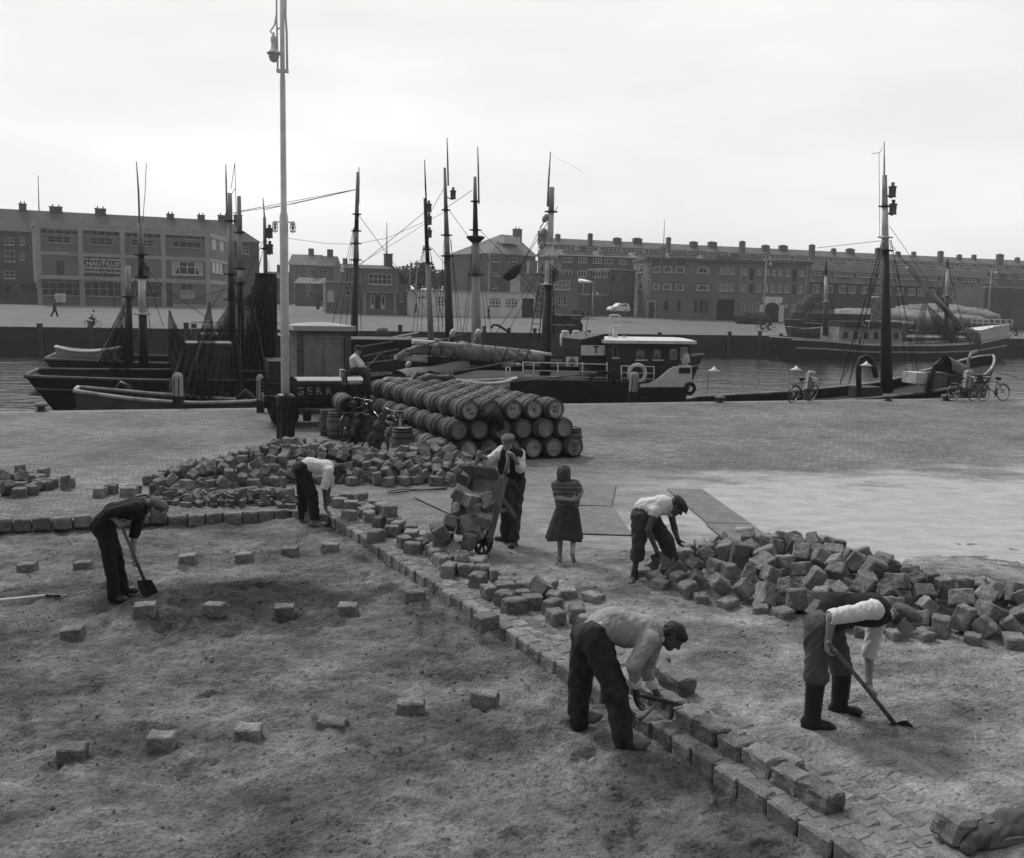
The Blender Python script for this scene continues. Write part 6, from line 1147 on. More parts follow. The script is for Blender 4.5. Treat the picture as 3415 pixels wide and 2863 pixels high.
stencil((1, 0), [('ICI', .06, .09, 0, -.0)]); stencil((2, 0), [('RK', .09, -.02, .02, .3), ('HOL', .06, .05, -.07, .1)]); stencil((2, 3), [('SA', .09, 0, 0, .4), ('KL', .07, .05, -.05, -.2)]); stencil((0, 4), [('KRS', .07, .04, .02, .1)])
stencil((2, 2), [('IHI', .1, -.02, .03, 0)], patch=(.12, .09, 0, .02)); stencil((0, 3), [('VLD', .06, -.03, .02, 1.2)])
def upright(px, py, label, tilt=(0, 0), s=1.0, Y=None, z=0.0, grp='barrels standing on end round the stack'):
    p = G(px, py, z) if Y is None else W(px, py, Y); p.z = z + .345 * s; return dup(bar0, p, (tilt[0], tilt[1], rb.uniform(0, 6)), label, grp, (s, s, s))
upright(1905, 1520, 'dark barrel standing on end at the right end of the stack', s=1.0); upright(1866, 1496, 'standing barrel mostly hidden behind the right end barrel', s=.98)
upright(1342, 1525, 'standing barrel with the glass bottle on it, by the bicycles', s=1.02); upright(1318, 1490, 'standing barrel just behind the one with the bottle', s=1.0)
upright(1096, 1452, 'leftmost barrel of those standing behind the bicycles'); upright(1122, 1462, 'second barrel from the left of those standing behind the bicycles'); upright(1165, 1462, 'barrel standing right behind the upright bicycle', s=1.0); upright(1205, 1470, 'standing barrel behind the leaning bicycle and its coat')
p = W(1147, 1345, G(1140, 1462).y + .1); o = dup(bar0, p, (0, 0, 0), 'open barrel lying on top of the standing barrels behind the bicycles', 'barrels standing on end round the stack'); o.rotation_euler = (Matrix.Rotation(.5, 3, 'Z') @ Matrix.Rotation(PI / 2 + .1, 3, 'X')).to_euler()
for ch in list(o.children):
    if ch.name.startswith('head') and ch.data.vertices[0].co.z > 0: bpy.data.objects.remove(ch)
q = MB(); q.lathe([(.002, .3), (.186, .3)], 24, capb=False, capt=False); dk = q.build('open_end_shade', DARKD, None); dk.parent = o  # dark disc paints the shade inside the open barrel
r = thing('bottle', 'clear glass bottle standing on the barrel by the bicycles', 'bottle', G(1342, 1525) + Vector((-.05, -.05, .72))); q = MB(); q.lathe([(.034, 0), (.036, .02), (.036, .14), (.015, .2), (.013, .26), (.016, .27)], 14); q.build('glass', mat('bottle_glass', .32, .1, .1, 5, 0), r)
# coat thrown over the stack
c0 = W(1632, 1392, 21.4); co = [E(c0, (.3, .16, .1), None, .05), E(c0 + Vector((.2, .05, -.12)), (.16, .13, .22), None, .06), E(c0 + Vector((.0, .0, .04)), (.22, .2, .07), None, .05), C(c0 + Vector((-.25, 0, -.03)), c0 + Vector((-.3, -.05, -.08)), .05, .03, .05)]
r = thing('coat', 'black coat thrown over the front barrels above the tipping man', 'coat', c0); sdf_mesh('cloth', co, .012, CLB, r, wr=.025, wf=12, seed=4)
# --- bicycles
def bicycle(label, loc, rz, lean=0.0, steer=0.0, rider=False, name='bicycle', group=None, lamp=True):
    r = thing(name, label, 'bicycle', loc, 0, group); r.rotation_euler = (Matrix.Rotation(rz, 3, 'Z') @ Matrix.Rotation(lean, 3, 'X')).to_euler(); R_ = .34; wb = 1.1     # local x forward, rear axle at 0
    for x, nm in ((0, 'rear'), (wb, 'front')):
        q = MB(); q.tube([(x + R_ * math.cos(PI * k / 14), 0, R_ + R_ * math.sin(PI * k / 14)) for k in range(28)], .018, 8, closed=True); w = q.build('wheel', TYRE, r); s_ = MB(); s_.tube([(x - .0, -.04, R_), (x, .04, R_)], .02, 8)
        for k in range(14): a = 2 * PI * k / 14; s_.tube([(x, .02 * (-1) ** k, R_), (x + R_ * .97 * math.cos(a), 0, R_ + R_ * .97 * math.sin(a))], .003, 4)
        s_.tube([(x + (R_ - .022) * math.cos(PI * k / 14), 0, R_ + (R_ - .022) * math.sin(PI * k / 14)) for k in range(28)], .011, 6, closed=True); s_.build('rim_and_spokes', CHROME, w)
        m_ = MB(); a0, a1 = (.1, 2.9) if x == 0 else (.5, 2.7); m_.grid([[Vector((x + (R_ + .035) * math.cos(a0 + (a1 - a0) * i / 12), sy, R_ + (R_ + .035) * math.sin(a0 + (a1 - a0) * i / 12) - abs(sy) * .3)) for sy in (-.028, 0, .028)] for i in range(13)]); m_.build('mudguard', BIKEP, r)
    q = MB(); bb = Vector((.45, 0, .3)); st_ = Vector((.32, 0, .86)); hd1 = Vector((.93, 0, .86)); hd0 = Vector((.97, 0, .7)); fa = Vector((wb, 0, R_)); ra = Vector((0, 0, R_))
    for a, b in ((bb, st_), (st_ + Vector((0.02, 0, -.08)), hd1), (bb, hd0), (hd1 + Vector((-.02, 0, .08)), hd0)): q.tube([a, b], .016, 8)
    for s_ in (-.045, .045): q.tube([bb + Vector((0, s_, 0)), ra + Vector((0, s_, 0))], .01, 6); q.tube([st_, ra + Vector((0, s_, 0))], .009, 6); q.tube([hd0 + Vector((0, s_, -.02)), fa + Vector((0, s_, 0))], .012, 6)
    q.build('frame', BIKEP, r); q = MB(); q.tube([(.02, -.28, 1.0), (.72 - .0, -.3, 1.0)][:1] + [(.78, -.3, .98), (.9, -.22, 1.02), (.92, 0, .98), (.9, .22, 1.02), (.78, .3, .98)], .011, 8) if False else q.tube([(.72, -.27, 1.0), (.85, -.25, 1.03), (.92, -.1, 1.0), (.92, .1, 1.0), (.85, .25, 1.03), (.72, .27, 1.0)], .012, 8); q.tube([(.92, 0, 1.0), (.91, 0, .9)], .012, 8); q.build('handlebar', CHROME, r)
    q = MB(); q.tube([(.18, 0, .93), (.3, 0, .955), (.46, 0, .94)], [.085, .07, .022], 10); q.tube([(.31, 0, .94), (.32, 0, .86)], .012, 6); q.build('saddle', LEA, r)
    q = MB(); q.lathe([(.09, -.004), (.09, .004)], 18, (.45, .06, .3), M=Matrix.Rotation(PI / 2, 4, 'X')); q.bar((.45, .08, .3), (.55, .08, .17), .02, .015); q.bar((.45, -.08, .3), (.35, -.08, .43), .02, .015); q.box((.56, .12, .165), (.09, .08, .02)); q.box((.34, -.12, .435), (.09, .08, .02)); q.build('crank_and_pedals', BIKEP, r)
    if lamp: q = MB(); q.lathe([(.012, -.05), (.04, 0), (.042, .03), (.02, .035)], 12, (1.0, 0, .86), M=Matrix.Rotation(PI / 2, 4, 'Y')); q.build('headlamp', CHROME, r)
    q = MB(); q.box((-.05, 0, .74), (.36, .12, .02)); q.tube([(-.2, .05, .73), (0, .05, R_)], .006, 5); q.tube([(-.2, -.05, .73), (0, -.05, R_)], .006, 5); q.build('carrier', BIKEP, r)
    return r
bicycle('upright black bicycle leaning against the left standing barrels, seen from behind', G(1148, 1472), math.radians(70), .1)
bicycle('steeply leaning bicycle under a coat, middle of the three by the barrels', G(1205, 1512) + Vector((.25, .55, 0)), math.radians(-100), -.48)
bicycle('bicycle facing the camera with bright handlebar and headlamp, right of the three by the barrels', G(1290, 1508) + Vector((.1, .95, 0)), math.radians(-92), -.12)
def coat(label, pts, Y, m=CLD, seed=1):
    P = [W(x, y, Y + d) for x, y, d, rr_ in pts]; r = thing('coat', label, 'coat', P[0]); pr = [C(P[i], P[i + 1], pts[i][3], pts[i + 1][3], .06) for i in range(len(P) - 1)]; sdf_mesh('cloth', pr, .012, m, r, wr=.03, wf=11, seed=seed)
coat('dark coat hanging over the middle bicycle by the barrels', [(1208, 1388, 0, .06), (1196, 1420, 0, .1), (1185, 1452, 0, .13), (1172, 1482, .05, .1)], 20.7, CLB, 2)
coat('brown overcoat hanging over the right bicycle by the barrels', [(1274, 1388, 0, .07), (1268, 1420, 0, .12), (1258, 1456, 0, .15), (1250, 1486, 0, .13)], 20.55, CLT, 5)
# --- wheelbarrow being tipped
cz = cv(1440, 1420, 4.003); r = thing('wheelbarrow', 'old wooden wheelbarrow tipped up on its wheel, stones sliding out', 'wheelbarrow', W(*cz(690, 1640), 13.15)); wb = lambda x, y, Y: W(*cz(x, y), Y)
R0, R1 = wb(760, 1500, 13.15), wb(1050, 360, 13.62); L0, L1 = wb(330, 1450, 13.5), wb(640, 330, 13.9); e0 = (R1 - R0).normalized(); n0 = (L0 - R0).normalized(); fw = e0.cross(n0).normalized()
if fw.y > 0: fw = -fw
q = MB(); q.bar(R0, R0 + (R1 - R0) * .72, .06, .13, up=fw); q.tube([R0 + (R1 - R0) * .7, R1], [.036, .024], 8); q.build('shaft', BARROW, r, world=True)
q = MB(); q.bar(L0, L0 + (L1 - L0) * .72, .06, .13, up=fw); q.tube([L0 + (L1 - L0) * .7, L1], [.036, .024], 8); q.build('shaft', BARROW, r, world=True)
q = MB(); q.slab([L0 + (L1 - L0) * .1, R0 + (R1 - R0) * .1, R0 + (R1 - R0) * .66, L0 + (L1 - L0) * .66], -fw * .035); q.build('tray_floor', BARROW, r, world=True)
hb0, hb1 = L0 + (L1 - L0) * .66, R0 + (R1 - R0) * .66; q = MB(); q.slab([hb0, hb1, hb1 + fw * .3 + e0 * .1, hb0 + fw * .3 + e0 * .1 - n0 * -.06], e0 * .03); q.build('head_board', BARROW, r, world=True)
for A0, A1, s_ in ((R0, R1, -1), (L0, L1, 1)):
    q = MB(); a, b = A0 + (A1 - A0) * .14, A0 + (A1 - A0) * .66; q.slab([a, b, b + fw * .26 + n0 * s_ * .1, a + fw * .14 + n0 * s_ * .05], n0 * s_ * .028); q.build('side_board', BARROW, r, world=True)
axl = wb(690, 1545, 13.2); q = MB(); R_ = .2; wx = n0; wy = Vector((0, 0, 1)); wy = (wy - wx * wy.dot(wx)).normalized(); wz = wx.cross(wy); cN = Vector((axl.x, axl.y, .215))
q.tube([cN + (wy * math.cos(PI * k / 10) + wz * math.sin(PI * k / 10)) * .19 for k in range(20)], .03, 8, closed=True); q.tube([cN - wx * .09, cN + wx * .09], .04, 10)
for k in range(4): a = PI * k / 4; q.bar(cN - (wy * math.cos(a) + wz * math.sin(a)) * .18, cN + (wy * math.cos(a) + wz * math.sin(a)) * .18, .04, .03)
q.build('wheel', TARW, r, world=True)
q = MB(); [q.bar(cN + wx * s_ * .1, (R0 if s_ < 0 else L0 * .45 + R0 * .55) + e0 * .12, .05, .05) for s_ in (-1, 1)]; q.build('axle_strut', BARROW, r, world=True)
for A0, A1, s_ in ((R0, R1, -1), (L0, L1, 1)):
    q = MB(); a = A0 + (A1 - A0) * .5; q.bar(a, a - fw * .42 + e0 * -.22 + n0 * s_ * .06, .06, .05); q.bar(a - fw * .3 - e0 * .14, A0 + (A1 - A0) * .3 - fw * .02, .04, .035); q.build('leg', BARROW, r, world=True)
TS = [(400, 920, 13.25, .3, .5), (520, 1000, 13.2, .2, .2), (730, 985, 13.3, -.2, .3), (580, 1120, 13.15, .1, .1), (760, 1080, 13.2, -.3, .4), (375, 1120, 13.3, .6, .8), (470, 1320, 13.05, .2, 1.0), (690, 1250, 13.1, .4, .3), (120, 1430, 12.9, .7, .9), (240, 1300, 13.05, .3, .5), (500, 1540, 12.95, .1, 1.3), (280, 1665, 12.85, .8, .6), (600, 1400, 13.1, .5, .5), (640, 1010, 13.35, .9, .2)]
for i, (x, y, Y, a, b) in enumerate(TS):
    inst(SM[i % 6][i % 2], 'cobblestone', W(*cz(x, y), Y), (a, b, i * .9), ('granite sett sliding out inside the tilted wheelbarrow' if y < 1260 else 'granite sett falling from the lip of the wheelbarrow'), 'cobblestone', 'setts tumbling from the wheelbarrow', scale=(1.12, 1.12, 1.12))
# --- steel plates, rods and poles on the ground
z3 = cv(1700, 1550, 2.1); z2 = cv(900, 1400, 2.1)
def plate(label, cs, z=.02, t=.012, holes=None):
    P = [G(*c, z) for c in cs]; r = thing('steel_plate', label, 'plate', P[0]); q = MB(); q.slab(P, (0, 0, -t)); q.build('sheet', PLATE, r, world=True)
    if holes:
        q = MB()
        for (x, y) in holes: p = G(x, y, z + .0005); q.lathe([(.001, 0), (.014, 0)], 8, p, capb=False, capt=False)
        q.build('bolt_holes', DARKD, r, world=True)
plate('rusty steel plate lying just right of the girl', [z3(475, 283), z3(710, 288), z3(745, 142), z3(500, 135)], .03)
plate('large sanded plate in front of the girl, right of her skirt', [z3(480, 480), z3(860, 492), z3(720, 291), z3(470, 290)], .024)
plate('long steel plate running up to the right-hand heap, far half', [z3(1385, 408), z3(1690, 411), z3(1345, 170), z3(1100, 168)], .03)
plate('long steel plate running up to the right-hand heap, near half', [z3(1560, 562), z3(1895, 562), z3(1694, 414), z3(1370, 412)], .034)
plate('sanded steel plate left of the wheelbarrow', [z2(1290, 672), z2(1500, 672), z2(1330, 545), z2(1008, 540)], .03)
z5 = cv(2070, 1630, 5.03); plate('perforated steel plate under the man in the white singlet', [z5(500, 1556), z5(900, 1556), z5(800, 1395), z5(285, 1395)], .05, .016, [z5(330 + 32 * k, 1430 + 24 * k) for k in range(6)] + [z5(520 + 60 * k, 1540) for k in range(6)] + [z5(480 + 60 * k, 1495) for k in range(6)])
def rod(label, pts, rr_, m, name='iron_rod', cat='rod', z=.03):
    P = [G(*p, z) for p in pts]; r = thing(name, label, cat, P[0]); q = MB(); q.tube(P, rr_, 6); q.build('bar', m, r, world=True)
rod('bent thin iron rod lying in front of the long heap', [z2(822, 508), z2(850, 514), z2(1000, 498), z2(1250, 478)], .012, BLK); rod('second thin iron rod lying beside the bent one', [z2(835, 500), z2(930, 488), z2(1090, 492), z2(1240, 488)], .01, BLK)
z1 = cv(0, 1450, 2.1); rod('long dark pole lying behind the white-shirted bending man', [z1(1640, 370), z1(1800, 392), z1(2160, 455)], .03, TARW, 'pole', 'pole', .03)
rod('short dark stick lying on the sand between the bending men', [z3(1135, 945), z3(1235, 1000)], .012, TARW, 'stick', 'stick', .06)
p = [G(*z1(x, y), -.1) for x, y in ((-60, 1165), (320, 1127), (425, 1132), (470, 1126))]; r = thing('ranging_rod', 'white and black surveyor rod lying in the sand at the left edge', 'rod', p[1]); q = MB(); q.tube([p[0], p[1]], .017, 8); q.build('white_band', WHITEW, r, world=True); q = MB(); q.tube([p[1], p[2]], .0175, 8); q.build('black_band', DARKD, r, world=True); q = MB(); q.tube([p[2], p[3]], .017, 8); q.build('white_band', CONC, r, world=True)
p = W(2480, 1770, 14.0); r = thing('pipe_piece', 'short metal pipe resting on top of the right-hand heap', 'pipe', p); q = MB(); q.tube([W(2455, 1768, 14.1), W(2512, 1768, 13.9)], .045, 12); q.build('tube', CONC, r, world=True)
# --- near right corner: boulder, boards and a jacket
p = G(3190, 2790, .02); o = inst(stone_mesh('boulder', .3, .24, .2, 400, GRAN, .012, .03), 'boulder', (p.x, p.y, .1), (.1, .2, .5), 'big blurred rock at the bottom right corner', 'rock'); 
zr_ = cv(2500, 1800, 1.6568); P = [G(*zr_(x, y), .12) for x, y in ((1245, 1570), (1560, 1520))]; r = thing('plank', 'dark plank sticking in at the bottom right corner', 'plank', P[0]); q = MB(); q.bar(P[0], P[1], .09, .05); q.bar(P[0] + Vector((.02, -.12, -.06)), P[1] + Vector((.05, -.12, -.06)), .09, .05); q.build('board', BARROW, r, world=True)
P = [G(*zr_(x, y), .06) for x, y in ((1210, 1690), (1320, 1640), (1420, 1600), (1560, 1580))]; r = thing('jacket', 'jacket left in a heap below the plank, bottom right corner', 'jacket', P[0]); sdf_mesh('cloth', [C(P[0], P[1], .05, .09, .06), C(P[1], P[2], .09, .12, .06), C(P[2], P[3], .12, .13, .06)], .012, CLM, r, wr=.022, wf=9, seed=12)
# --- flat wagon, horse and driver
YC = 25.9; zc_ = cv(860, 1060, 4.635); r = thing('wagon', 'dark flat wagon with rubber tyred wheels and slatted sides, behind the lamp post', 'wagon', (W(1000, 1400, YC).x, YC, 0)); cd = Vector((.955, .296, 0)); cn = Vector((-.296, .955, 0)); o0 = W(880, 1300, YC); o0.z = 0; cl = 3.3; zb1, zt1 = .72, 1.27
q = MB(); q.bar(o0 + cn * .9 + Vector((0, 0, .78)), o0 + cd * cl + cn * .9 + Vector((0, 0, .78)), 1.7, .12); q.bar(o0 + cn * .4 + Vector((0, 0, .62)), o0 + cd * cl + cn * .4 + Vector((0, 0, .62)), .1, .2); q.bar(o0 + cn * 1.4 + Vector((0, 0, .62)), o0 + cd * cl + cn * 1.4 + Vector((0, 0, .62)), .1, .2); q.build('bed', TARW, r, world=True)
for off in (0.02, 1.78):
    q = MB()
    for k in range(5): z = .74 + .115 * k; q.bar(o0 + cn * off + Vector((0, 0, z)), o0 + cd * cl + cn * off + Vector((0, 0, z)), .035, .1)
    for k in range(5): q.box(o0 + cn * (off - .03) + cd * (.1 + k * (cl - .2) / 4) + Vector((0, 0, 1.0)), (.07, .03, .6), rz=.3)
    sb = q.build('side_board', TARW, r, world=True)
    if off < 1:
        q = MB(); xx = cd; Mx = Matrix((xx, Vector((0, 0, 1)), -cn)).transposed().to_4x4(); pc = o0 + cd * 1.35 + cn * -.02 + Vector((0, 0, 1.03)); q.text('G E R R', .3, Matrix.Translation(pc) @ Mx, ext=.002, bold=.006); q.build('lettering', mat('worn_white_paint', .22, .9, .7, 9, 0), sb, world=True)
q = MB(); q.bar(o0 + cn * .9 + Vector((0, 0, 1.29)) + cd * .95, o0 + cn * .9 + Vector((0, 0, 1.29)) + cd * 2.9, 1.3, .04); q.build('load_board', CONC, r, world=True)
for k, (u, w) in enumerate(((.55, .05), (.55, 1.75), (2.75, .15), (2.75, 1.65))):
    c = o0 + cd * u + cn * w; c.z = .4; q = MB(); Mw = Matrix((cd, Vector((0, 0, 1)), -cn)).transposed().to_4x4(); q.lathe([(.24, -.09), (.37, -.1), (.4, -.06), (.4, .06), (.37, .1), (.24, .09)], 26, c, M=Mw); w_ = q.build('wheel', TYRE, r, world=True); q = MB(); q.lathe([(.05, -.1), (.1, -.11), (.24, -.06), (.24, .06), (.1, .11), (.05, .1)], 20, c, M=Mw); q.build('hub', BLK, w_, world=True)
bp_ = W(*zc_(760, 1440), YC - .1); r2 = thing('bucket', 'dark bucket hanging under the wagon', 'bucket', bp_); q = MB(); q.lathe([(.105, -.28), (.13, 0)], 16, bp_, capt=False); q.tube([bp_ + Vector((-.13, 0, 0)), bp_ + Vector((0, 0, .15)), bp_ + Vector((.13, 0, 0))], .008, 6); q.build('pail', BLK, r2, world=True)
zs = cv(1150, 1080, 4.667); YH = 27.2; hp = lambda x, y, d=0: A_(W(*zs(x, y), YH + d)); hr = thing('horse', 'dark brown draught horse in harness standing before the wagon behind the barrels', 'horse', (W(1400, 1400, YH).x, YH, 0))
ru, bk, wi = hp(680, 900), hp(900, 905), hp(1130, 880); nk, hd2, mz = hp(1330, 880, -.1), hp(1650, 900, -.25), hp(1790, 1000, -.3); D = []
dz = lambda v, z: np.array([v[0], v[1], z])
D += [C(dz(ru, 1.12), dz(bk, 1.08), .3, .31, .1), C(dz(bk, 1.08), dz(wi, 1.1), .31, .29, .1), C(dz(wi, 1.2), nk, .24, .2, .12), C(nk, hd2 + (0, 0, .08), .2, .13, .1), C(hd2 + (0, 0, .05), mz, .12, .075, .05), C(mz, mz + (.03, 0, -.05), .075, .07, .03), C(hd2 + (0, .06, .12), hd2 + (-.03, .07, .25), .03, .012, .02), C(hd2 + (0, -.06, .12), hd2 + (-.03, -.07, .25), .03, .012, .02)]
for v, dx_ in ((ru, -.06), (wi, .05)):
    for s_ in (-.14, .14):
        hind = v is ru; p0_ = dz(v, .95) + (dx_, s_, 0); kn_ = dz(v, .52) + (dx_ + (-.14 if hind else .02), s_, 0); fe = dz(v, .1) + (dx_ + (-.08 if hind else .02), s_, 0); st2 = dz(v, .78) + (dx_ + (.06 if hind else 0), s_, 0); D += [C(p0_, st2, .17, .13, .08), C(st2, kn_, .12, .07, .05), C(kn_, fe, .06, .05, .03), C(fe, dz(fe, .03) + (.04, 0, 0), .06, .08, .03)]
HORSE = mat('horse_coat', .028, .5, .35, 6, .15, 60, spec=.4); sdf_mesh('body', D, .02, HORSE, hr, smooth_it=2)
sdf_mesh('mane', [C(dz(wi, 1.46), nk + (0, 0, .17), .07, .08, .08), C(nk + (0, 0, .17), hd2 + (-.05, 0, .17), .08, .05, .08), C(nk + (.15, -.18, .05), nk + (.1, -.2, -.15), .05, .02, .05)], .016, CLB, hr, wr=.02, wf=20)
sdf_mesh('tail', [C(dz(ru, 1.25) + (-.3, 0, 0), dz(ru, 1.0) + (-.36, 0, 0), .06, .08, .05), C(dz(ru, 1.0) + (-.36, 0, 0), dz(ru, .5) + (-.36, 0, 0), .08, .03, .05)], .016, CLB, hr, wr=.01, wf=20)
cm = hp(1120, 885, -.05); q = MB(); q.tube([Vector(cm) + Vector((.12 * math.cos(a) * .5, .3 * math.cos(a), .33 * math.sin(a) - .12)) for a in [2 * PI * k / 16 for k in range(16)]], .055, 8, closed=True); q.build('collar', LEA, hr, world=True)
q = MB(); q.grid([[Vector(hp(1040, 850, 0)) + Vector((.13 * i, .31 * math.sin(t), .31 * math.cos(t) - .22)) for t in [-1.3 + 2.6 * k / 8 for k in range(9)]] for i in range(3)]); q.build('pad', CONC, hr, world=True)
q = MB(); q.tube([W(*zs(360, 690), 25.6), W(*zs(620, 775), 26.6), W(*zs(900, 835), 27.0), W(*zs(1160, 800), 27.0)], .012, 6); q.tube([W(*zs(1180, 800), 26.9), W(*zs(1420, 960), 26.8)], .014, 6); q.build('reins', LEA, hr, world=True)
pel0 = W(*zs(150, 745), 25.7)
dr, PDr = person('man in cap and pale shirt sitting on the front of the wagon holding reins', zs, 25.7, dict(hipn=(165, 730, -.1), hipf=(175, 725, .12), chest=(150, 560, 0), neck=(185, 470, 0), head=(212, 410, 0), face=(0, 0, 0, (.9, -.15, -.4), (.4, 0, 1)), shn=(150, 545, -.18), shf=(185, 530, .18), eln=(240, 655, -.2), wrn=(315, 690, -.12), elf=(270, 640, .15), wrf=(330, 690, .05), knn=(310, 780, -.12), knf=(330, 775, .12), ankn=(345, 940, -.1), ankf=(370, 935, .12), toen=(410, 985, -.12, .78), toef=(430, 980, .12, .78), pel=(160, 740, 0)),
    dict(trousers=CLT, shirt=CLW, sleeve=1.2, hair=HAIRG, cap=CAPD, shoes=LEA), zg=.84, vox=.011)
q = MB(); sb0 = W(*zs(120, 800), 25.7); q.box((sb0.x, sb0.y, 1.32), (.5, .9, .06), rz=.3); q.box((sb0.x - .22, sb0.y, 1.5), (.05, .9, .4), rz=.3); [q.box((sb0.x + a, sb0.y + b, 1.08), (.05, .05, .5), rz=.3) for a in (-.2, .2) for b in (-.35, .35)]; q.build('seat', TARW, r, world=True)
r3 = thing('whip', 'thin bent whip raised in front of the wagon driver', 'whip', W(*zs(330, 690), 25.6)); q = MB(); q.tube([W(*zs(320, 690), 25.55), W(*zs(440, 590), 25.6), W(*zs(520, 490), 25.7), W(*zs(580, 470), 25.75), W(*zs(605, 530), 25.75)], [.012, .01, .008, .005, .003], 6); q.build('stick', CONC, r3, world=True)
r4 = thing('crate', 'pale box hanging behind the wagon driver\'s seat', 'box', W(*zc_(1310, 880), 25.8)); p = W(*zc_(1305, 870), 25.75); q = MB(); q.box(p, (.12, .3, .2), rz=.3); q.box(p + Vector((0, 0, .11)), (.135, .32, .02), rz=.3); q.build('case', CONC, r4, world=True)
# --- mooring posts and bollards along the quay edge
def dolphin(px, ptop, pbase, Y, label, lean=0.0, w=.3, white=True):
    p = W(px, pbase, Y); zt = W(px, ptop, Y).z; zm = W(px, (ptop * .42 + pbase * .58), Y).z; r = thing('mooring_post', label, 'mooring post', (p.x, p.y, -.3)); ln = Vector((lean, 0, 1)); a = Vector((p.x, p.y, -.3)); q = MB(); q.bar(a, a + ln * (zm + .3), w, w); q.build('lower_post', TARW, r, world=True)
    q = MB(); t = a + ln * (zm + .3); q.bar(t, a + ln * (zt - .06 + .3), w * .98, w * .98); e = a + ln * (zt + .3 - .06); q.box(e + Vector((0, 0, .04)), (w * .9, w * .9, .08), taper=.6); q.build('white_top', CONC, r, world=True)
    q = MB()
    for k in (-.28, .28): q.bar(t + Vector((k * w, -w * .5, -.05)), e + Vector((k * w, -w * .5, -.1)), .04, .02)
    q.build('iron_strip', BLK, r, world=True)
ye = lambda px: (lambda g: g.y)(G(px, 850 * 1.626))
dolphin(595, 1246, 1376, 30.4, 'white topped mooring post in front of the small grey boat at the left', w=.27); dolphin(2106, 1243, 1352, 36.6, 'white topped mooring post in front of the white bulwark of the cutter', .06, .3); dolphin(2692, 1238, 1342, 39.2, 'white topped mooring post left of the tall dark mast', .08, .32); dolphin(3218, 1236, 1336, 41.3, 'white topped mooring post with a bicycle against it, by the lettered bow', .05, .32); dolphin(869, 1252, 1395, 29.6, 'pale pointed mooring post left of the wagon', 0, .2)
def bollard(px, py, label):
    p = G(px, py); r = thing('bollard', label, 'bollard', p); q = MB(); q.lathe([(.16, 0), (.15, .03), (.12, .06), (.12, .14)], 16); q.build('shaft', BLK, r); q = MB(); q.lathe([(.12, .14), (.19, .17), (.2, .22), (.16, .25)], 16); q.build('cap', PALEB, r)
bollard(137, 1372, 'low pale capped bollard at the left edge of the quay'); bollard(2400, 1343, 'low pale capped bollard right of the white cutter'); bollard(2962, 1338, 'low pale bollard in front of the tall dark mast'); bollard(3154, 1337, 'low pale bollard left of the lettered bow')
def parked(px, py, rz, label, **k): bicycle(label, G(px, py), rz, **k)
parked(3176, 1338, math.radians(20), 'bicycle leaning against the mooring post by the lettered bow', lean=.1); parked(2640, 1342, math.radians(35), 'bicycle leaning at the mooring post left of the tall dark mast', lean=.25); parked(3345, 1337, math.radians(200), 'bicycle standing right of the lettered bow, rear wheel towards the water', lean=.1)
# lamps over the water on slim standards
for px, py, lb in ((2381, 1232, 'white enamel lamp shade over the water right of the cutter, farther left'), (2655, 1229, 'white enamel lamp shade over the water, just left of the mooring post'), (2889, 1214, 'white enamel lamp shade framed by the dark arch of the lettered boat')):
    p = G(px, 1340); p = p + QN * .5; c = W(px, py, p.y); r = thing('quay_lamp', lb, 'lamp', (p.x, p.y, -.5)); q = MB(); q.lathe([(.02, .1), (.05, .06), (.07, .02), (.26, -.07), (.24, -.075), (.05, -.02)], 18, c); q.build('shade', mat('enamel_white', .85, .35, .03, 5, 0), r, world=True); q = MB(); q.tube([(p.x, p.y + .1, -.5), (p.x, p.y + .1, c.z + .05), (c.x, c.y, c.z + .09)], .007, 6); q.build('standard', mat('thin_grey_pipe', .02, .6, .2, 5, 0), r, world=True)
# ------------------------------------------------------------------ boats, masts, nets
HULLB = mat('hull_black', 0.014, 0.5, 0.5, 1.2, 0.15, 8, var2=.4, scale2=.3); HULLG = mat('hull_grey', 0.07, 0.6, 0.4, 1.2, 0.15, 8, var2=.3, scale2=.4); DECK = mat('deck_planks', 0.032, 0.85, 0.3, 2, 0.2, 12, stretch=(.3, 4, 1)); RAILW = mat('rail_white', 0.6, 0.5, 0.2, 3, 0.05, 20); RAILG = mat('rail_worn_hazed', 0.34, 0.7, 0.5, 2.5, 0.1, 20)  # worn rail grey lifted to paint in haze and sky glow
MASTD = mat('mast_dark', 0.03, 0.6, 0.35, 1.5, 0.1, 10, stretch=(1, 1, .3)); MASTG = mat('mast_varnish_hazed', 0.27, 0.6, 0.35, 1.5, 0.1, 10, stretch=(1, 1, .3)); ROPE = mat('tarred_rope', 0.02, 0.8, 0.3, 10, 0); ROPEL = mat('hemp_rope', 0.12, 0.9, 0.3, 10, 0); SAIL = mat('furled_canvas', 0.2, 0.9, 0.25, 3, 0.3, 15); DHOUSE = mat('deckhouse_dark', 0.035, 0.6, 0.4, 1.5, 0.1, 10, var2=.3, scale2=.6); DHG = mat('deckhouse_grey', 0.1, 0.65, 0.3, 1.5, 0.1, 10, var2=.2, scale2=.6)  # varnish value lifted, painting haze and sky glow into the masts
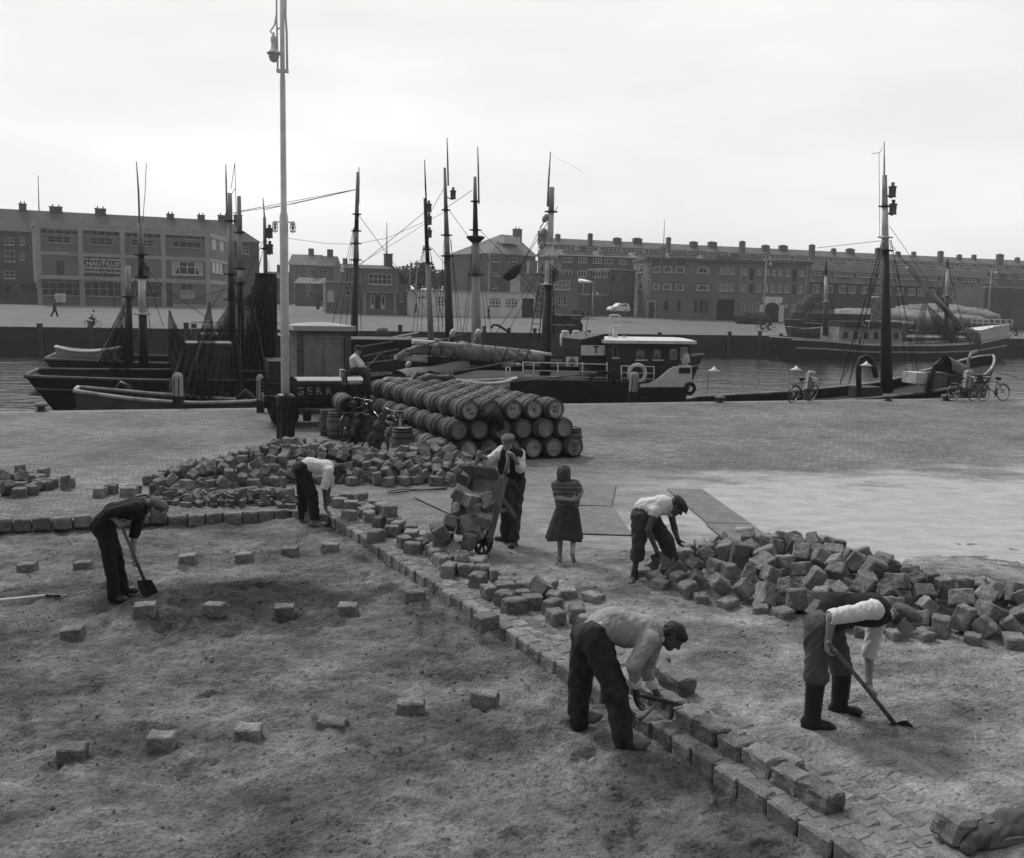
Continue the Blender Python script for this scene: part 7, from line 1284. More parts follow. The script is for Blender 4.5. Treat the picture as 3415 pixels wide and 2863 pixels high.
def net_mat(name, col, dens):
    m = mat(name, col, 0.95, 0.3, 3, 0.2, 30); n = m.node_tree.nodes; l = m.node_tree.links; b = n['Principled BSDF']; t = n.new('ShaderNodeTexCoord'); mp_ = n.new('ShaderNodeMapping'); mp_.inputs['Scale'].default_value = (1, 1, .35); l.new(t.outputs['Object'], mp_.inputs[0])
    q = n.new('ShaderNodeTexNoise'); q.inputs['Scale'].default_value = 5.5; q.inputs['Detail'].default_value = 7; q.inputs['Roughness'].default_value = .75; l.new(mp_.outputs[0], q.inputs['Vector']); r = n.new('ShaderNodeMapRange'); r.inputs['From Min'].default_value = .36; r.inputs['From Max'].default_value = .6; r.inputs['To Min'].default_value = dens[0]; r.inputs['To Max'].default_value = dens[1]; l.new(q.outputs['Fac'], r.inputs[0]); l.new(r.outputs[0], b.inputs['Alpha']); return m
NETD = net_mat('net_dark', 0.035, (.45, 1.0)); NETL = net_mat('net_brown', 0.1, (.25, .85))
def hull(root, L, B, zsh, depth=1.6, counter=2.0, rake=1.6, bowp=2.2, sternw=.75, hm=None, rm=None, bul=.6, stripes=(), ns=28):
    """x stern to bow 0..L, z relative to the water; zsh(t) = height of the rail"""
    hm = hm or HULLB
    def bt(t): return B / 2 * (min(1, (sternw + (1 - sternw) * min(1, t / .3) ** .7)) if t < .3 else 1) * (1 - max(0, (t - .55) / .45) ** bowp)
    def pt(t, s, sd, grow=1.0):
        zt = zsh(t); z = zt - (zt + depth) * s; b = bt(t) * grow; y = b * (1 - s ** 2.6) ** .6 if s > 0 else b
        x = L * t + (max(0, t - .6) / .4) ** 2 * rake * (z / zt if z > 0 else .0) - (max(0, .3 - t) / .3) ** 1.5 * counter * (max(0, z / zt) if z > 0 else 0) + (max(0, .3 - t) / .3) ** 1.5 * counter * .6
        return Vector((x, sd * y, z))
    m = 10; q = MB()
    for sd in (1, -1): q.grid([[pt(i / ns, j / m, sd) for j in range(m + 1)] for i in range(ns + 1)])
    q.grid([[pt(0, j / m, 1) * (1 - k / 4) + pt(0, j / m, -1) * (k / 4) for j in range(m + 1)] for k in range(5)]); q.build('hull', hm, root)
    q = MB(); q.grid([[Vector((p.x, p.y * w, p.z - bul)) for p in [pt(i / ns, .02, 1)] for w in (1, .5, 0, -.5, -1)] for i in range(ns + 1)], smooth=False); q.build('deck', DECK, root)
    q = MB()
    for sd in (1, -1): q.tube([pt(i / ns, 0, sd, 1.01) + Vector((0, 0, .02)) for i in range(ns + 1)], .07, 6)
    q.tube([pt(0, 0, 1) * (1 - k / 4) + pt(0, 0, -1) * k / 4 + Vector((0, 0, .02)) for k in range(5)], .07, 6); q.build('rail', rm or DHG, root)
    for s_, mm, w in stripes:
        q = MB()
        for sd in (1, -1): q.tube([pt(i / ns, s_, sd, 1.012) for i in range(ns + 1)], w, 6)
        q.build('rubbing_strake', mm, root)
    return pt
def mast(root, pts, r0, r1, bands, name='mast', top=None, lamps=(), Y=None):
    """pts: pixels from foot to head at distance Y; bands: list of (fraction from, material)"""
    P = [W(x, y, Y) for x, y in pts]; a, b = P[0], P[-1]; fr = [f for f, _ in bands] + [1.0]; base = None
    for i, (f, m) in enumerate(bands):
        q = MB(); p, p2 = a + (b - a) * fr[i], a + (b - a) * fr[i + 1]; q.tube([p, (p + p2) / 2, p2], [r0 + (r1 - r0) * fr[i], r0 + (r1 - r0) * (fr[i] + fr[i + 1]) / 2, r0 + (r1 - r0) * fr[i + 1]], 12); o = q.build(name if i == 0 else 'mast_section', m, root if i == 0 else base, world=True); base = base or o
        if i: q = MB(); rr_ = (r0 + (r1 - r0) * fr[i]); q.tube([p - Vector((0, 0, .04)), p + Vector((0, 0, .04))], rr_ * 1.35, 12); q.box(p, (rr_ * 4.5, .06, .06)); q.build('mast_band', DARKD if m is not RAILW else RAILW, base, world=True)
    if top: q = MB(); q.tube([W(x, y, Y) for x, y in top], [.04, .025][:1] * (len(top) - 1) + [.02], 8); q.build('topmast_pole', bands[-1][1], base, world=True)
    for (x, y, s_) in lamps:
        c = W(x, y, Y); q = MB(); q.lathe([(.16 * s_, -.2 * s_), (.13 * s_, -.16 * s_), (.13 * s_, .12 * s_), (.17 * s_, .18 * s_), (.06 * s_, .22 * s_), (.07 * s_, .34 * s_)], 12, c); k = min(1, max(0, (c.z - a.z) / (b.z - a.z))); q.bar(a + (b - a) * k + Vector((0, 0, -.1)), c + Vector((0, 0, -.24 * s_)), .04, .05); q.build('mast_lantern', DHG, base, world=True)
    return a, b
def rig(root, lines, r=.02, m=None, name='rigging', Y=None):
    q = MB()
    for ln in lines:
        P = [W(p[0], p[1], (p[2] if len(p) > 2 else Y)) for p in ln]
        if len(P) == 2 and (P[1] - P[0]).length > 6: mid = (P[0] + P[1]) / 2 + Vector((0, 0, -.012 * (P[1] - P[0]).length)); P = [P[0], (P[0] + mid) / 2 + Vector((0, 0, -.003 * (P[1] - P[0]).length)), mid, (P[1] + mid) / 2 + Vector((0, 0, -.003 * (P[1] - P[0]).length)), P[1]]
        q.tube(P, r * .62 if r < .03 else r, 5)
    return q.build(name, m or ROPE, root, world=True)
def ratlines(root, a0, a1, b0, b1, n, Y, r=.014):
    q = MB()
    for k in range(1, n): t = k / n; q.tube([W(a0[0] + (a1[0] - a0[0]) * t, a0[1] + (a1[1] - a0[1]) * t, Y), W(b0[0] + (b1[0] - b0[0]) * t, b0[1] + (b1[1] - b0[1]) * t, Y)], r, 4)
    q.tube([W(*a0, Y), W(*a1, Y)], r * 1.5, 5); q.tube([W(*b0, Y), W(*b1, Y)], r * 1.5, 5); return q.build('rope_ladder', ROPE, root, world=True)
rn = random.Random(21)
def netting(root, top, bot, Y, m=None, folds=7, amp=.35, name='net', nv=16, bulge=.3):
    """net hung from a top edge to a bottom edge (pixel polylines); real folds and sag in depth; joined as a part"""
    def ip(pl, t): k = t * (len(pl) - 1); i = min(int(k), len(pl) - 2); f = k - i; return (pl[i][0] + (pl[i + 1][0] - pl[i][0]) * f, pl[i][1] + (pl[i + 1][1] - pl[i][1]) * f)
    nu = folds * 6; q = MB(); R = []
    for i in range(nu + 1):
        t = i / nu; a, b = ip(top, t), ip(bot, t); c = []
        for j in range(nv + 1): s_ = j / nv; c.append(W(a[0] + (b[0] - a[0]) * s_, a[1] + (b[1] - a[1]) * s_ + 6 * math.sin(t * folds * 3) * s_, Y + amp * s_ ** .7 * math.sin(t * folds * 2 * PI + s_ * 1.5) - bulge * math.sin(s_ * PI) * math.sin(t * PI)))
        R.append(c)
    q.grid(R); return q.build(name, m or NETD, root, world=True, fix=False)
def boat(name, label, px, Y, side=1, cat='boat', group=None):
    p = W(px, 1200, Y); return thing(name, label, cat, (p.x, p.y, WATER), QANG if side > 0 else QANG + PI, group)
# A: lugger lying with its stern to the left
A_b = boat('fishing_lugger', 'black hulled lugger with overhanging stern at the left, draped with nets', 188, 36.6)
hull(A_b, 17, 5.6, lambda t: 2.98 + .25 * (2 * t - .7) ** 2 + .35 * max(0, t - .6), 1.4, 2.2, 1.6, sternw=.6, stripes=((.10, DHG, .04), (.3, HULLG, .03)))
q = MB(); q.bar((2.2, 0, -1), (2.2, 0, 2.0), .5, .16); q.build('rudder', HULLB, A_b)
mast(A_b, [(480, 1215), (474, 1000), (468, 745)], .19, .11, [(0, MASTD), (.36, RAILW), (.62, MASTD), (.78, MASTG)], Y=39.2, lamps=((487, 905, 1.0),), top=[(466, 770), (462, 640), (455, 540)])
rig(A_b, [[(476, 740), (484, 640), (488, 545)], [(470, 900), (365, 1110)], [(474, 880), (505, 1130)], [(474, 880), (545, 1090)], [(480, 890), (560, 970), (690, 1060)], [(455, 980), (372, 1120)]], .022, Y=39.2)
mast(A_b, [(432, 1210), (427, 886)], .16, .1, [(0, MASTD), (.68, RAILG)], 'mizzen_mast', Y=38.4)
netting(A_b, [(418, 1010), (424, 1010)], [(322, 1195), (345, 1222), (400, 1240), (436, 1225)], 38.6, folds=5, amp=.25)
netting(A_b, [(562, 1035), (568, 1035)], [(556, 1190), (575, 1260), (620, 1290), (648, 1275)], 37.8, folds=5, amp=.25)
netting(A_b, [(600, 1215), (560, 1200), (590, 1120), (566, 1040)], [(585, 1270), (612, 1320), (650, 1352), (730, 1368)], 36.9, NETD, 6, .3)
q = MB(); q.box((5.6, -.2, 3.3), (1.5, 1.8, 1.9)); q.box((5.6, -.2, 4.3), (1.8, 2.1, .12)); q.build('companion_house', DHG, A_b); q = MB(); q.box((4.84, -.1, 3.7), (.04, .5, .4)); q.build('porthole', DARKD, A_b)
q = MB(); q.box((9.5, 0, 3.2), (3.2, 2.4, .9)); q.build('hatch', DHOUSE, A_b)
netting(A_b, [(700, 1000), (720, 1150), (760, 1180), (790, 1100)], [(600, 1330), (680, 1368), (760, 1375), (820, 1345)], 33.4, NETD, 8, .3); netting(A_b, [(610, 1120), (650, 1205), (690, 1215)], [(560, 1290), (630, 1350), (720, 1360)], 33.0, NETD, 6, .25); netting(A_b, [(800, 1010), (835, 980)], [(790, 1320), (860, 1372), (910, 1330)], 34.2, NETD, 6, .3)
sdf_mesh('net_pile', [E(W(690, 1345, 33.6), (.9, .5, .35), None, .2), E(W(770, 1352, 33.8), (.7, .5, .3), None, .2), E(W(620, 1330, 33.6), (.5, .4, .25), None, .2)], .05, NETD, A_b, wr=.1, wf=5)
# B: second lugger outside it, with the white lifeboat
B_b = boat('steam_drifter', 'dark vessel carrying a white lifeboat on its stern, outside the black lugger', 225, 45.0); hull(B_b, 19, 5.8, lambda t: 3.0 + .3 * (2 * t - .8) ** 2, 1.4, 1.8, 1.6, stripes=((.12, DHG, .035),))
q = MB(); lb = W(298, 1188, 43.8); lt = thing('lifeboat', 'white clinker lifeboat chocked on the stern of the dark vessel at the left', 'lifeboat', (lb.x - 1.3, lb.y - .4, lb.z - .42), QANG); hull(lt, 2.6, 1.15, lambda t: .62 + .2 * (2 * t - 1) ** 2, .0, .1, .15, 1.8, .45, hm=mat('clinker_white', .4, .6, .15, 3, .2, 10, stretch=(.3, .3, 8)), rm=RAILW, bul=.15)
q = MB(); q.box((9.0, 0, 3.4), (5.5, 3.4, 1.7)); q.box((9.0, 0, 4.3), (5.9, 3.8, .12)); h_ = q.build('deckhouse', DHG, B_b); q = MB(); [q.box((6.7 + k * 1.1, -1.71, 3.6), (.34, .04, .34)) for k in range(5)]; q.build('porthole', DARKD, h_)
q = MB(); [q.tube([(5.6 + k * 1.3, -1.85, 4.3), (5.6 + k * 1.3, -1.85, 4.95)], .025, 6) for k in range(6)]; [q.tube([(5.6, -1.85, z), (12.1, -1.85, z)], .025, 6) for z in (4.65, 4.95)]; q.build('guard_rail', RAILG, B_b)
mast(B_b, [(776, 1250), (772, 1000), (768, 720), (766, 645)], .2, .1, [(0, MASTD), (.42, MASTD), (.56, MASTG), (.85, RAILG)], Y=44.5, top=[(757, 750), (754, 600), (753, 548)])
rig(B_b, [[(770, 632), (775, 600), (783, 545)], [(755, 640), (768, 655), (784, 630)], [(783, 545), (788, 720)], [(765, 930), (690, 1050)], [(780, 930), (830, 1090)], [(770, 960), (640, 1000)]], .022, Y=44.5)
mast(B_b, [(806, 1250), (802, 940), (797, 655)], .18, .09, [(0, MASTD), (.52, RAILG), (.6, MASTG), (.8, MASTG)], 'fore_mast', Y=44.0)
netting(B_b, [(800, 960), (806, 960)], [(670, 1230), (740, 1330), (800, 1350), (828, 1320)], 42.0, NETD, 7, .4); netting(B_b, [(838, 960), (846, 950)], [(796, 1240), (830, 1330), (870, 1290), (880, 1200)], 41.0, NETD, 6, .4); netting(B_b, [(770, 1010), (778, 1000)], [(640, 1190), (668, 1290), (720, 1350), (760, 1340)], 41.4, NETD, 6, .3)
# C: vessel with the dark funnel marked F
C_b = boat('steam_trawler', 'steam trawler with a dark lettered funnel half hidden by nets, left of the lamp post', 640, 40.0); hull(C_b, 16, 5.6, lambda t: 3.1 + .3 * (2 * t - .8) ** 2, 1.4, 1.8, 1.6, stripes=((.12, RAILG, .035),))
c = W(889, 1150, 43); q = MB(); zt, z0_ = W(889, 912, 43).z, -.4; q.lathe([(.5, z0_ - zt), (.46, -.1), (.5, -.08), (.5, 0)], 24, (c.x, c.y, zt)); fu = q.build('funnel', DHOUSE, C_b, world=True); q = MB(); q.text('F   I', .42, Matrix.Translation(W(880, 964, 42.42)) @ Matrix.Rotation(PI / 2, 4, 'X'), ext=.004, bold=.008); q.build('lettering', RAILW, fu, world=True)
q = MB(); q.box((7.5, 0, 3.5), (4.4, 3.0, 1.8)); q.box((7.5, 0, 4.45), (4.7, 3.3, .12)); q.build('wheelhouse', DHOUSE, C_b); mast(C_b, [(893, 1240), (888, 1000), (884, 780), (882, 725)], .17, .07, [(0, MASTD), (.55, MASTG), (.8, MASTG)], Y=44.2, lamps=((899, 778, 1.1), (900, 832, 1.1)), top=[(883, 740), (877, 660)])
rig(C_b, [[(880, 800), (800, 980)], [(878, 830), (862, 900)], [(884, 840), (950, 1100)], [(880, 850), (915, 1030), (940, 1210)], [(870, 860), (835, 1010)], [(884, 870), (925, 1140)], [(882, 700), (1190, 632, 46)]], .02, Y=44.0)
netting(C_b, [(850, 930), (925, 925)], [(815, 1230), (850, 1300), (925, 1290)], 42.0, NETD, 7, .25); netting(C_b, [(862, 1000), (905, 990)], [(800, 1260), (850, 1330), (905, 1330), (930, 1270)], 42.3, NETD, 6, .3)
# small grey boat against the quay
D_b = boat('rowing_boat', 'small grey open boat lying against the quay at the left', 264, 30.9); hull(D_b, 5.2, 2.3, lambda t: 2.98 - .5 * t + .1 * (2 * t - .9) ** 2, .6, .3, .5, 1.8, .55, hm=HULLG, rm=RAILG, bul=.5); q = MB(); [q.box((x, 0, 2.35), (.3, 1.9, .06)) for x in (1.5, 2.8, 4.0)]; q.build('thwart', DECK, D_b); q = MB(); q.tube([(.7, -.35, 2.1), (.7, -.35, 2.9)], .09, 8); q.tube([(.7, .35, 2.1), (.7, .35, 2.85)], .09, 8); q.build('bitts', TARW, D_b)
def gallows(root, pts, Y, r=.11, m=None):
    q = MB(); q.tube([W(x, y, Y) for x, y in pts], r, 8); return q.build('gallows', m or HULLB, root, world=True)
gallows(A_b, [(392, 1345), (390, 1300), (405, 1280), (425, 1290), (440, 1345)], 33.6, .12); gallows(C_b, [(795, 1365), (800, 1325), (820, 1308), (838, 1325), (855, 1370)], 32.8, .13)
# D: luggers in the middle with bare masts
D1 = boat('fishing_lugger', 'lugger with a tall grey mast stayed to the right, behind the transformer house', 1000, 46.5); hull(D1, 15, 5.2, lambda t: 3.3 + .3 * (2 * t - .8) ** 2, 1.4, 1.8, 1.6, stripes=((.1, RAILG, .04),))
mast(D1, [(1178, 1260), (1186, 900), (1192, 690), (1193, 575)], .22, .07, [(0, MASTD), (.58, MASTG), (.66, RAILG), (.72, MASTD), (.8, MASTG)], Y=48, top=[(1196, 680), (1197, 600), (1197, 558)])
rig(D1, [[(1196, 718), (1300, 860), (1450, 1075)], [(1180, 760), (1105, 1100)], [(1181, 760), (1130, 1110)], [(1182, 760), (1152, 1110)], [(1194, 790), (1205, 1120)], [(1190, 632), (800, 705, 47)], [(1200, 885), (1420, 705)]], .022, Y=48)
q = MB(); q.box((5.5, 0, 3.6), (3, 2.4, 1.2)); q.box((5.5, 0, 4.25), (3.3, 2.7, .1)); q.build('wheelhouse', DHOUSE, D1); q = MB(); [q.box((4.6 + k * .9, -1.21, 3.8), (.5, .05, .35)) for k in range(3)]; q.build('window', FRAME, D1)
q = MB(); a = W(1275, 1118, 46); q.lathe([(.25, -1.2), (.25, 0), (.3, .12), (.27, .3), (.1, .36)], 14, a); q.build('cowl_ventilator', DHG, D1, world=True); rig(D1, [[(1310, 1126), (1395, 1110)], [(1312, 1133), (1372, 1123)], [(1245, 1148), (1255, 1131), (1268, 1131)]], .04, RAILW, 'guard_rail', 45.5)
D2 = boat('fishing_lugger', 'lugger with the slim lantern mast and thick white banded mast, middle of the harbour', 1330, 45.0); hull(D2, 14, 5.2, lambda t: 3.3 + .3 * (2 * t - .8) ** 2, 1.4, 1.8, 1.6, stripes=((.1, RAILG, .04),))
mast(D2, [(1441, 1220), (1432, 930), (1424, 800), (1417, 662)], .17, .07, [(0, MASTG), (.62, MASTD), (.7, MASTD)], Y=46.5, lamps=((1430, 694, 1.0), (1431, 736, 1.0), (1432, 780, .9)), top=[(1424, 730), (1419, 620), (1416, 534)])
rig(D2, [[(1412, 820), (1375, 1110)], [(1414, 820), (1390, 1110)], [(1416, 820), (1405, 1115)], [(1432, 820), (1478, 1090)], [(1434, 825), (1465, 1110)], [(1420, 820), (1350, 1000)], [(1438, 825), (1490, 890)], [(1417, 740), (1480, 630)]], .02, Y=46.5)
mast(D2, [(1503, 1250), (1494, 900), (1489, 720), (1483, 560)], .25, .06, [(0, MASTD), (.58, RAILG), (.68, MASTG), (.8, MASTG)], 'fore_mast', Y=46.0, lamps=((1511, 650, 1.0),), top=[(1495, 620), (1493, 540), (1491, 460)])
rig(D2, [[(1500, 705), (1570, 800), (1590, 840)], [(1482, 790), (1460, 1110)], [(1484, 790), (1474, 1110)], [(1500, 790), (1540, 1110)], [(1504, 800), (1528, 1110)]], .02, Y=46)
D3 = boat('fishing_lugger', 'lugger with the thick mast carrying a crow-step collar, right of the white banded mast', 1480, 43.5); hull(D3, 12, 5.0, lambda t: 3.4 + .3 * (2 * t - .8) ** 2, 1.4, 1.8, 1.6, stripes=((.1, RAILG, .04),))
mast(D3, [(1590, 1260), (1588, 980), (1586, 790), (1584, 590)], .28, .07, [(0, MASTG), (.52, MASTG), (.7, MASTD), (.74, MASTD), (.88, MASTG)], Y=44.5, top=[(1597, 680), (1595, 560), (1593, 490)])
c = W(1586, 795, 44.5); q = MB(); q.lathe([(.2, -.2), (.42, 0), (.42, .08), (.15, .12)], 12, c); q.build('mast_collar', MASTD, D3, world=True)
rig(D3, [[(1604, 772), (1680, 850), (1780, 960), (1850, 1060)], [(1596, 810), (1640, 1120)], [(1592, 810), (1622, 1120)], [(1576, 800), (1545, 1110)], [(1578, 800), (1555, 1110)], [(1575, 635), (1480, 700)], [(1600, 830), (1680, 930)]], .02, Y=44.5)
# white wooden blocks hoisted on whips
def block(root, x, y, Y, m, s=1.0): c = W(x, y, Y); q = MB(); q.lathe([(.02, -.2 * s), (.1 * s, -.14 * s), (.13 * s, 0), (.1 * s, .13 * s), (.02, .17 * s)], 12, c, M=Matrix.Rotation(.5, 4, 'Y')); q.tube([c - Vector((.1, 0, .2)) * s, c - Vector((.22, 0, .42)) * s], .03, 6); q.build('block', m, root, world=True)
block(D3, 1510, 1110, 41, RAILW); block(D3, 1594, 1110, 41, RAILW); block(D3, 1362, 1215, 37.5, RAILW, .8)
# rolled sail hoisted aslant
a, b = W(1682, 928, 44), W(1738, 884, 44); r = MB(); r.tube([a, a * .6 + b * .4 + Vector((0, 0, -.06)), a * .3 + b * .7, b], [.16, .27, .24, .08], 12); r.build('brailed_sail', CLD, D3, world=True); rig(D3, [[(1738, 884), (1860, 690)], [(1682, 928), (1640, 960)]], .025, Y=44)
# G: motor cutter with wheelhouse, lying alongside
zg_ = cv(1600, 1000, 2.3333); pa, pb = W(1190, 1300, 34.3), W(2322, 1300, 38.6); G_b = thing('motor_cutter', 'black motor cutter with dark wheelhouse, white stern bulwark and two long booms', 'boat', (pa.x, pa.y, WATER), math.atan2(pb.y - pa.y, pb.x - pa.x)); FG = Facade(G_b, pa, pb, 0); LG = FG.L; gz = lambda x, y: FG.uz(*zg_(x, y))
def hullpoly(F_, ul, name, m, y0, thick, extra=None): pass
dk = gz(700, 640)[1]; ptsT = [(0.4, .55), (1.2, .3), (3, .2), (6, dk + .1), (LG - 5.6, dk + .05), (LG - .4, dk - .05)]
ns = 40; Bm = 5.2
def gbeam(u): t = u / LG; return Bm * (min(1, (t / .28)) ** .55 if t < .28 else 1 - .25 * max(0, (t - .75) / .25) ** 2)
zt_ = lambda u: float(np.interp(u, [p[0] for p in ptsT], [p[1] for p in ptsT])); q = FG.mb(); mid = Bm / 2
for sd in (-1, 1): q.grid([[Vector((u + (.9 * s_ if u < .3 * LG else 0) * (1 - u / (.3 * LG)) - (.5 * s_ if u > LG - .1 else 0), mid + sd * gbeam(u) / 2 * (1 - s_ ** 3) ** .5, zt_(u) - (zt_(u) - WATER + 1) * s_)) for s_ in [j / 8 for j in range(9)]] for u in [LG * i / ns for i in range(ns + 1)]])
u = LG; q.add([(u, mid - gbeam(u) / 2, zt_(u)), (u, mid + gbeam(u) / 2, zt_(u)), (u - .6, mid + gbeam(u) / 3, WATER - 1), (u - .6, mid - gbeam(u) / 3, WATER - 1)], [(0, 1, 2, 3)]); q.build('hull', HULLB, G_b, world=True)
q = FG.mb(); q.grid([[Vector((LG * i / ns, mid + w * gbeam(LG * i / ns) / 2, zt_(LG * i / ns) - .02)) for w in (-1, 0, 1)] for i in range(ns + 1)], smooth=False); q.build('deck', DECK, G_b, world=True)
yb = mid - Bm / 2 + .05
B0 = [gz(1205, 683), gz(1205, 662), gz(1330, 650), gz(1385, 622), gz(1430, 588), gz(1475, 548), gz(1520, 523), gz(1655, 515), gz(1657, 682)]; q = FG.mb(); q.slab([(u, yb, z) for u, z in B0], (0, .09, 0)); q.slab([(B0[-1][0] - .02, yb + .09, B0[-1][1]), (B0[-1][0] - .02, yb + 4.2, B0[-1][1]), (B0[-2][0] - .02, yb + 4.2, B0[-2][1]), (B0[-2][0] - .02, yb + .09, B0[-2][1])], (-.09, 0, 0)); bw_ = q.build('bulwark', RAILW, G_b, world=True)
h = [gz(1556, 530), gz(1640, 574)]; q = FG.mb(); q.box(((h[0][0] + h[1][0]) / 2, yb - .01, (h[0][1] + h[1][1]) / 2), (h[1][0] - h[0][0], .05, h[0][1] - h[1][1])); q.build('freeing_port', DARKD, bw_, world=True)
# wheelhouse, set in from the side
pw0, pw1 = FG.M @ Vector((0, 1.0, 0)), FG.M @ Vector((LG, 1.0, 0)); FW = Facade(G_b, pw0, pw1, 0); wz = lambda x, y: FW.uz(*zg_(x, y)); wr = lambda a, b: FW.rect(zg_(*a), zg_(*b)); b_ = wr((988, 338), (1632, 600)); b_ = (b_[0], dk - .05, b_[2], b_[3])
ho_ = [wr(a, c) for a, c in (((1035, 362), (1076, 450)), ((1217, 387), (1292, 466)), ((1350, 382), (1417, 466)), ((1484, 385), (1530, 466)), ((1565, 370), (1616, 470)))]
root_w = thing('x', None, None); bpy.data.objects.remove(root_w)
wl = FW.wall(b_[0], b_[2], b_[1], b_[3], ho_, DHOUSE, name='wheelhouse', reveal=.12); FW.shell(b_[0], b_[2], b_[1], b_[3], 2.9, DHOUSE, name='wheelhouse_sides')
for i, h in enumerate(ho_): FW.window(h, 2 if i in (3, 4) else 1, 1, fm=DHG if i not in (3, 4) else RAILG, fw=.06, gm=GLASS, curtain=.4 if i in (1, 2, 4) else 0, sill=False, depth=.08)
q = FW.mb(); [q.box(((h[0] + h[2]) / 2, -.04, h[1] - .03), (h[2] - h[0] + .08, .08, .05)) for h in ho_[:3]]; q.build('window_sill', RAILW, G_b, world=True)
q = FW.mb(); q.box(((b_[0] + b_[2]) / 2, 1.45, b_[3] + .06), (b_[2] - b_[0] + .3, 3.3, .12)); q.grid([[Vector((b_[0] - .15 + (b_[2] - b_[0] + .3) * i / 8, -.2 + 3.3 * j / 6, b_[3] + .121 + .09 * (1 - (2 * j / 6 - 1) ** 2))) for j in range(7)] for i in range(9)]); q.build('wheelhouse_roof', RAILW, G_b, world=True)
c = wz(1128, 300); q = FW.mb(); zt0 = b_[3] + .2; zt1 = wz(1128, 216)[1]; q.lathe([(.17, zt0 - .05), (.09, zt0 + .15), (.055, zt1)], 14, (c[0], 1.0, 0)); lp = FW.rect(zg_(1086, 122), zg_(1172, 215)); rr_ = .12; cs = []
for cx_, cz2, a0 in ((lp[2] - rr_, lp[3] - rr_, 0), (lp[0] + rr_, lp[3] - rr_, 90), (lp[0] + rr_, lp[1] + rr_, 180), (lp[2] - rr_, lp[1] + rr_, 270)): cs += [(cx_ + rr_ * math.cos(math.radians(a0 + 30 * k)), 1.0, cz2 + rr_ * math.sin(math.radians(a0 + 30 * k))) for k in range(4)]
q.tube(cs, .03, 8, closed=True); q.build('loop_aerial', RAILW, G_b, world=True); q = FW.mb(); u, z = wz(1057, 260); q.tube([(u, .6, b_[3]), (u, .6, wz(1057, 212)[1])], .03, 8); u, z = wz(1185, 312); q.lathe([(.07, 0), (.05, .1), (.02, .14)], 10, (u, .8, b_[3] + .15)); q.build('roof_fittings', RAILW, G_b, world=True)
cas = [wz(806, 520), wz(806, 312), wz(985, 268), wz(985, 520)]; q = FW.mb(); q.slab([(u, .2, z) for u, z in cas], (0, 2.2, 0)); ca = q.build('engine_casing', HULLB, G_b, world=True); tb = wr((805, 356), (988, 436)); q = FW.mb(); q.box(((tb[0] + tb[2]) / 2, .17, (tb[1] + tb[3]) / 2), (tb[2] - tb[0], .05, tb[3] - tb[1])); bd = q.build('name_board', RAILW, ca, world=True)
q = FW.mb(); tx = wr((888, 366), (940, 420)); q.text('T', (tx[3] - tx[1]) * 1.42, Matrix.Translation(((tx[0] + tx[2]) / 2, .14, (tx[1] + tx[3]) / 2)) @ Matrix.Rotation(PI / 2, 4, 'X'), ext=.004, bold=.012); q.build('lettering', DARKD, bd, world=True)
def railing(posts, ys, top, yl=yb + .12):
    q = FG.mb(); P = [gz(x, ys[0]) for x in posts]
    for x in posts: a, b = gz(x, top), gz(x, ys[-1]); q.tube([(a[0], yl, a[1]), (b[0], yl, b[1])], .022, 6)
    for y in [top] + list(ys[:-1]): a, b = gz(posts[0], y), gz(posts[-1], y + (posts[-1] - posts[0]) * .025); q.tube([(a[0], yl, a[1]), (b[0], yl, b[1])], .022 if y == top else .015, 6)
    q.build('railing', RAILW, G_b, world=True)
railing([348, 430, 620, 812, 1003], [552, 595, 645], 490); railing([1115, 1170, 1300, 1370], [570, 615, 655], 518); railing([215, 245], [575, 620], 530)
u, z = gz(1245, 580); q = FG.mb(); q.tube([(u + .36 * math.cos(PI * k / 12), yb + .2, z + .36 * math.sin(PI * k / 12)) for k in range(24)], .08, 8, closed=True); q.build('lifebuoy', RAILW, G_b, world=True)
pb_ = FG.rect(zg_(738, 456), zg_(830, 532)); q = FG.mb(); q.box(((pb_[0] + pb_[2]) / 2, .9, (pb_[1] + pb_[3]) / 2), (pb_[2] - pb_[0], .04, pb_[3] - pb_[1])); bd = q.build('painted_board', RAILW, G_b, world=True); q = FG.mb(); q.lathe([(.01, -.14), (.13, -.08), (.15, .02), (.08, .12), (.03, .2)], 12, ((pb_[0] + pb_[2]) / 2, .88, (pb_[1] + pb_[3]) / 2 - .03)); q.build('emblem', DHG, bd, world=True)
u, z = gz(1690, 480); sdf = [E(FG.M @ Vector((u, 1, z)), (.2, .16, .24), None, .04), E(FG.M @ Vector((u + .06, 1, z + .14)), (.12, .1, .16), None, .04)]; sdf_mesh('canvas_bundle', sdf, .016, RAILW, G_b, wr=.03, wf=14); q = FG.mb(); q.tube([gz(1650, 560)[:1] + (1,) + gz(1650, 560)[1:], (u, 1, z - .1)], .05, 8); q.build('bundle_bracket', RAILG, G_b, world=True)
q = FG.mb(); u, z = gz(1630, 690); q.tube([(u + .2 * math.cos(PI * k / 10), yb - .12, z + .2 * math.sin(PI * k / 10)) for k in range(20)], .07, 8, closed=True); q.build('tyre_fender', TYRE, G_b, world=True); q = FG.mb(); u, z = gz(945, 660); q.tube([(u + .55 * math.cos(PI * k / 10), yb - .14, z + .5 * math.sin(PI * k / 10)) for k in range(0, 13)], .06, 8); q.build('tyre_fender', TYRE, G_b, world=True)
mast(G_b, [(1816, 1290), (1824, 1000), (1834, 700), (1841, 625)], .24, .1, [(0, MASTD), (.52, RAILW), (.72, RAILW), (.88, RAILG)], Y=39, lamps=((1852, 920, 1.0),), top=[(1826, 690), (1830, 600), (1836, 508)])
for x, y in ((1820, 728), (1812, 775), (1810, 818)): block(G_b, x, y, 39, RAILG, 1.0)
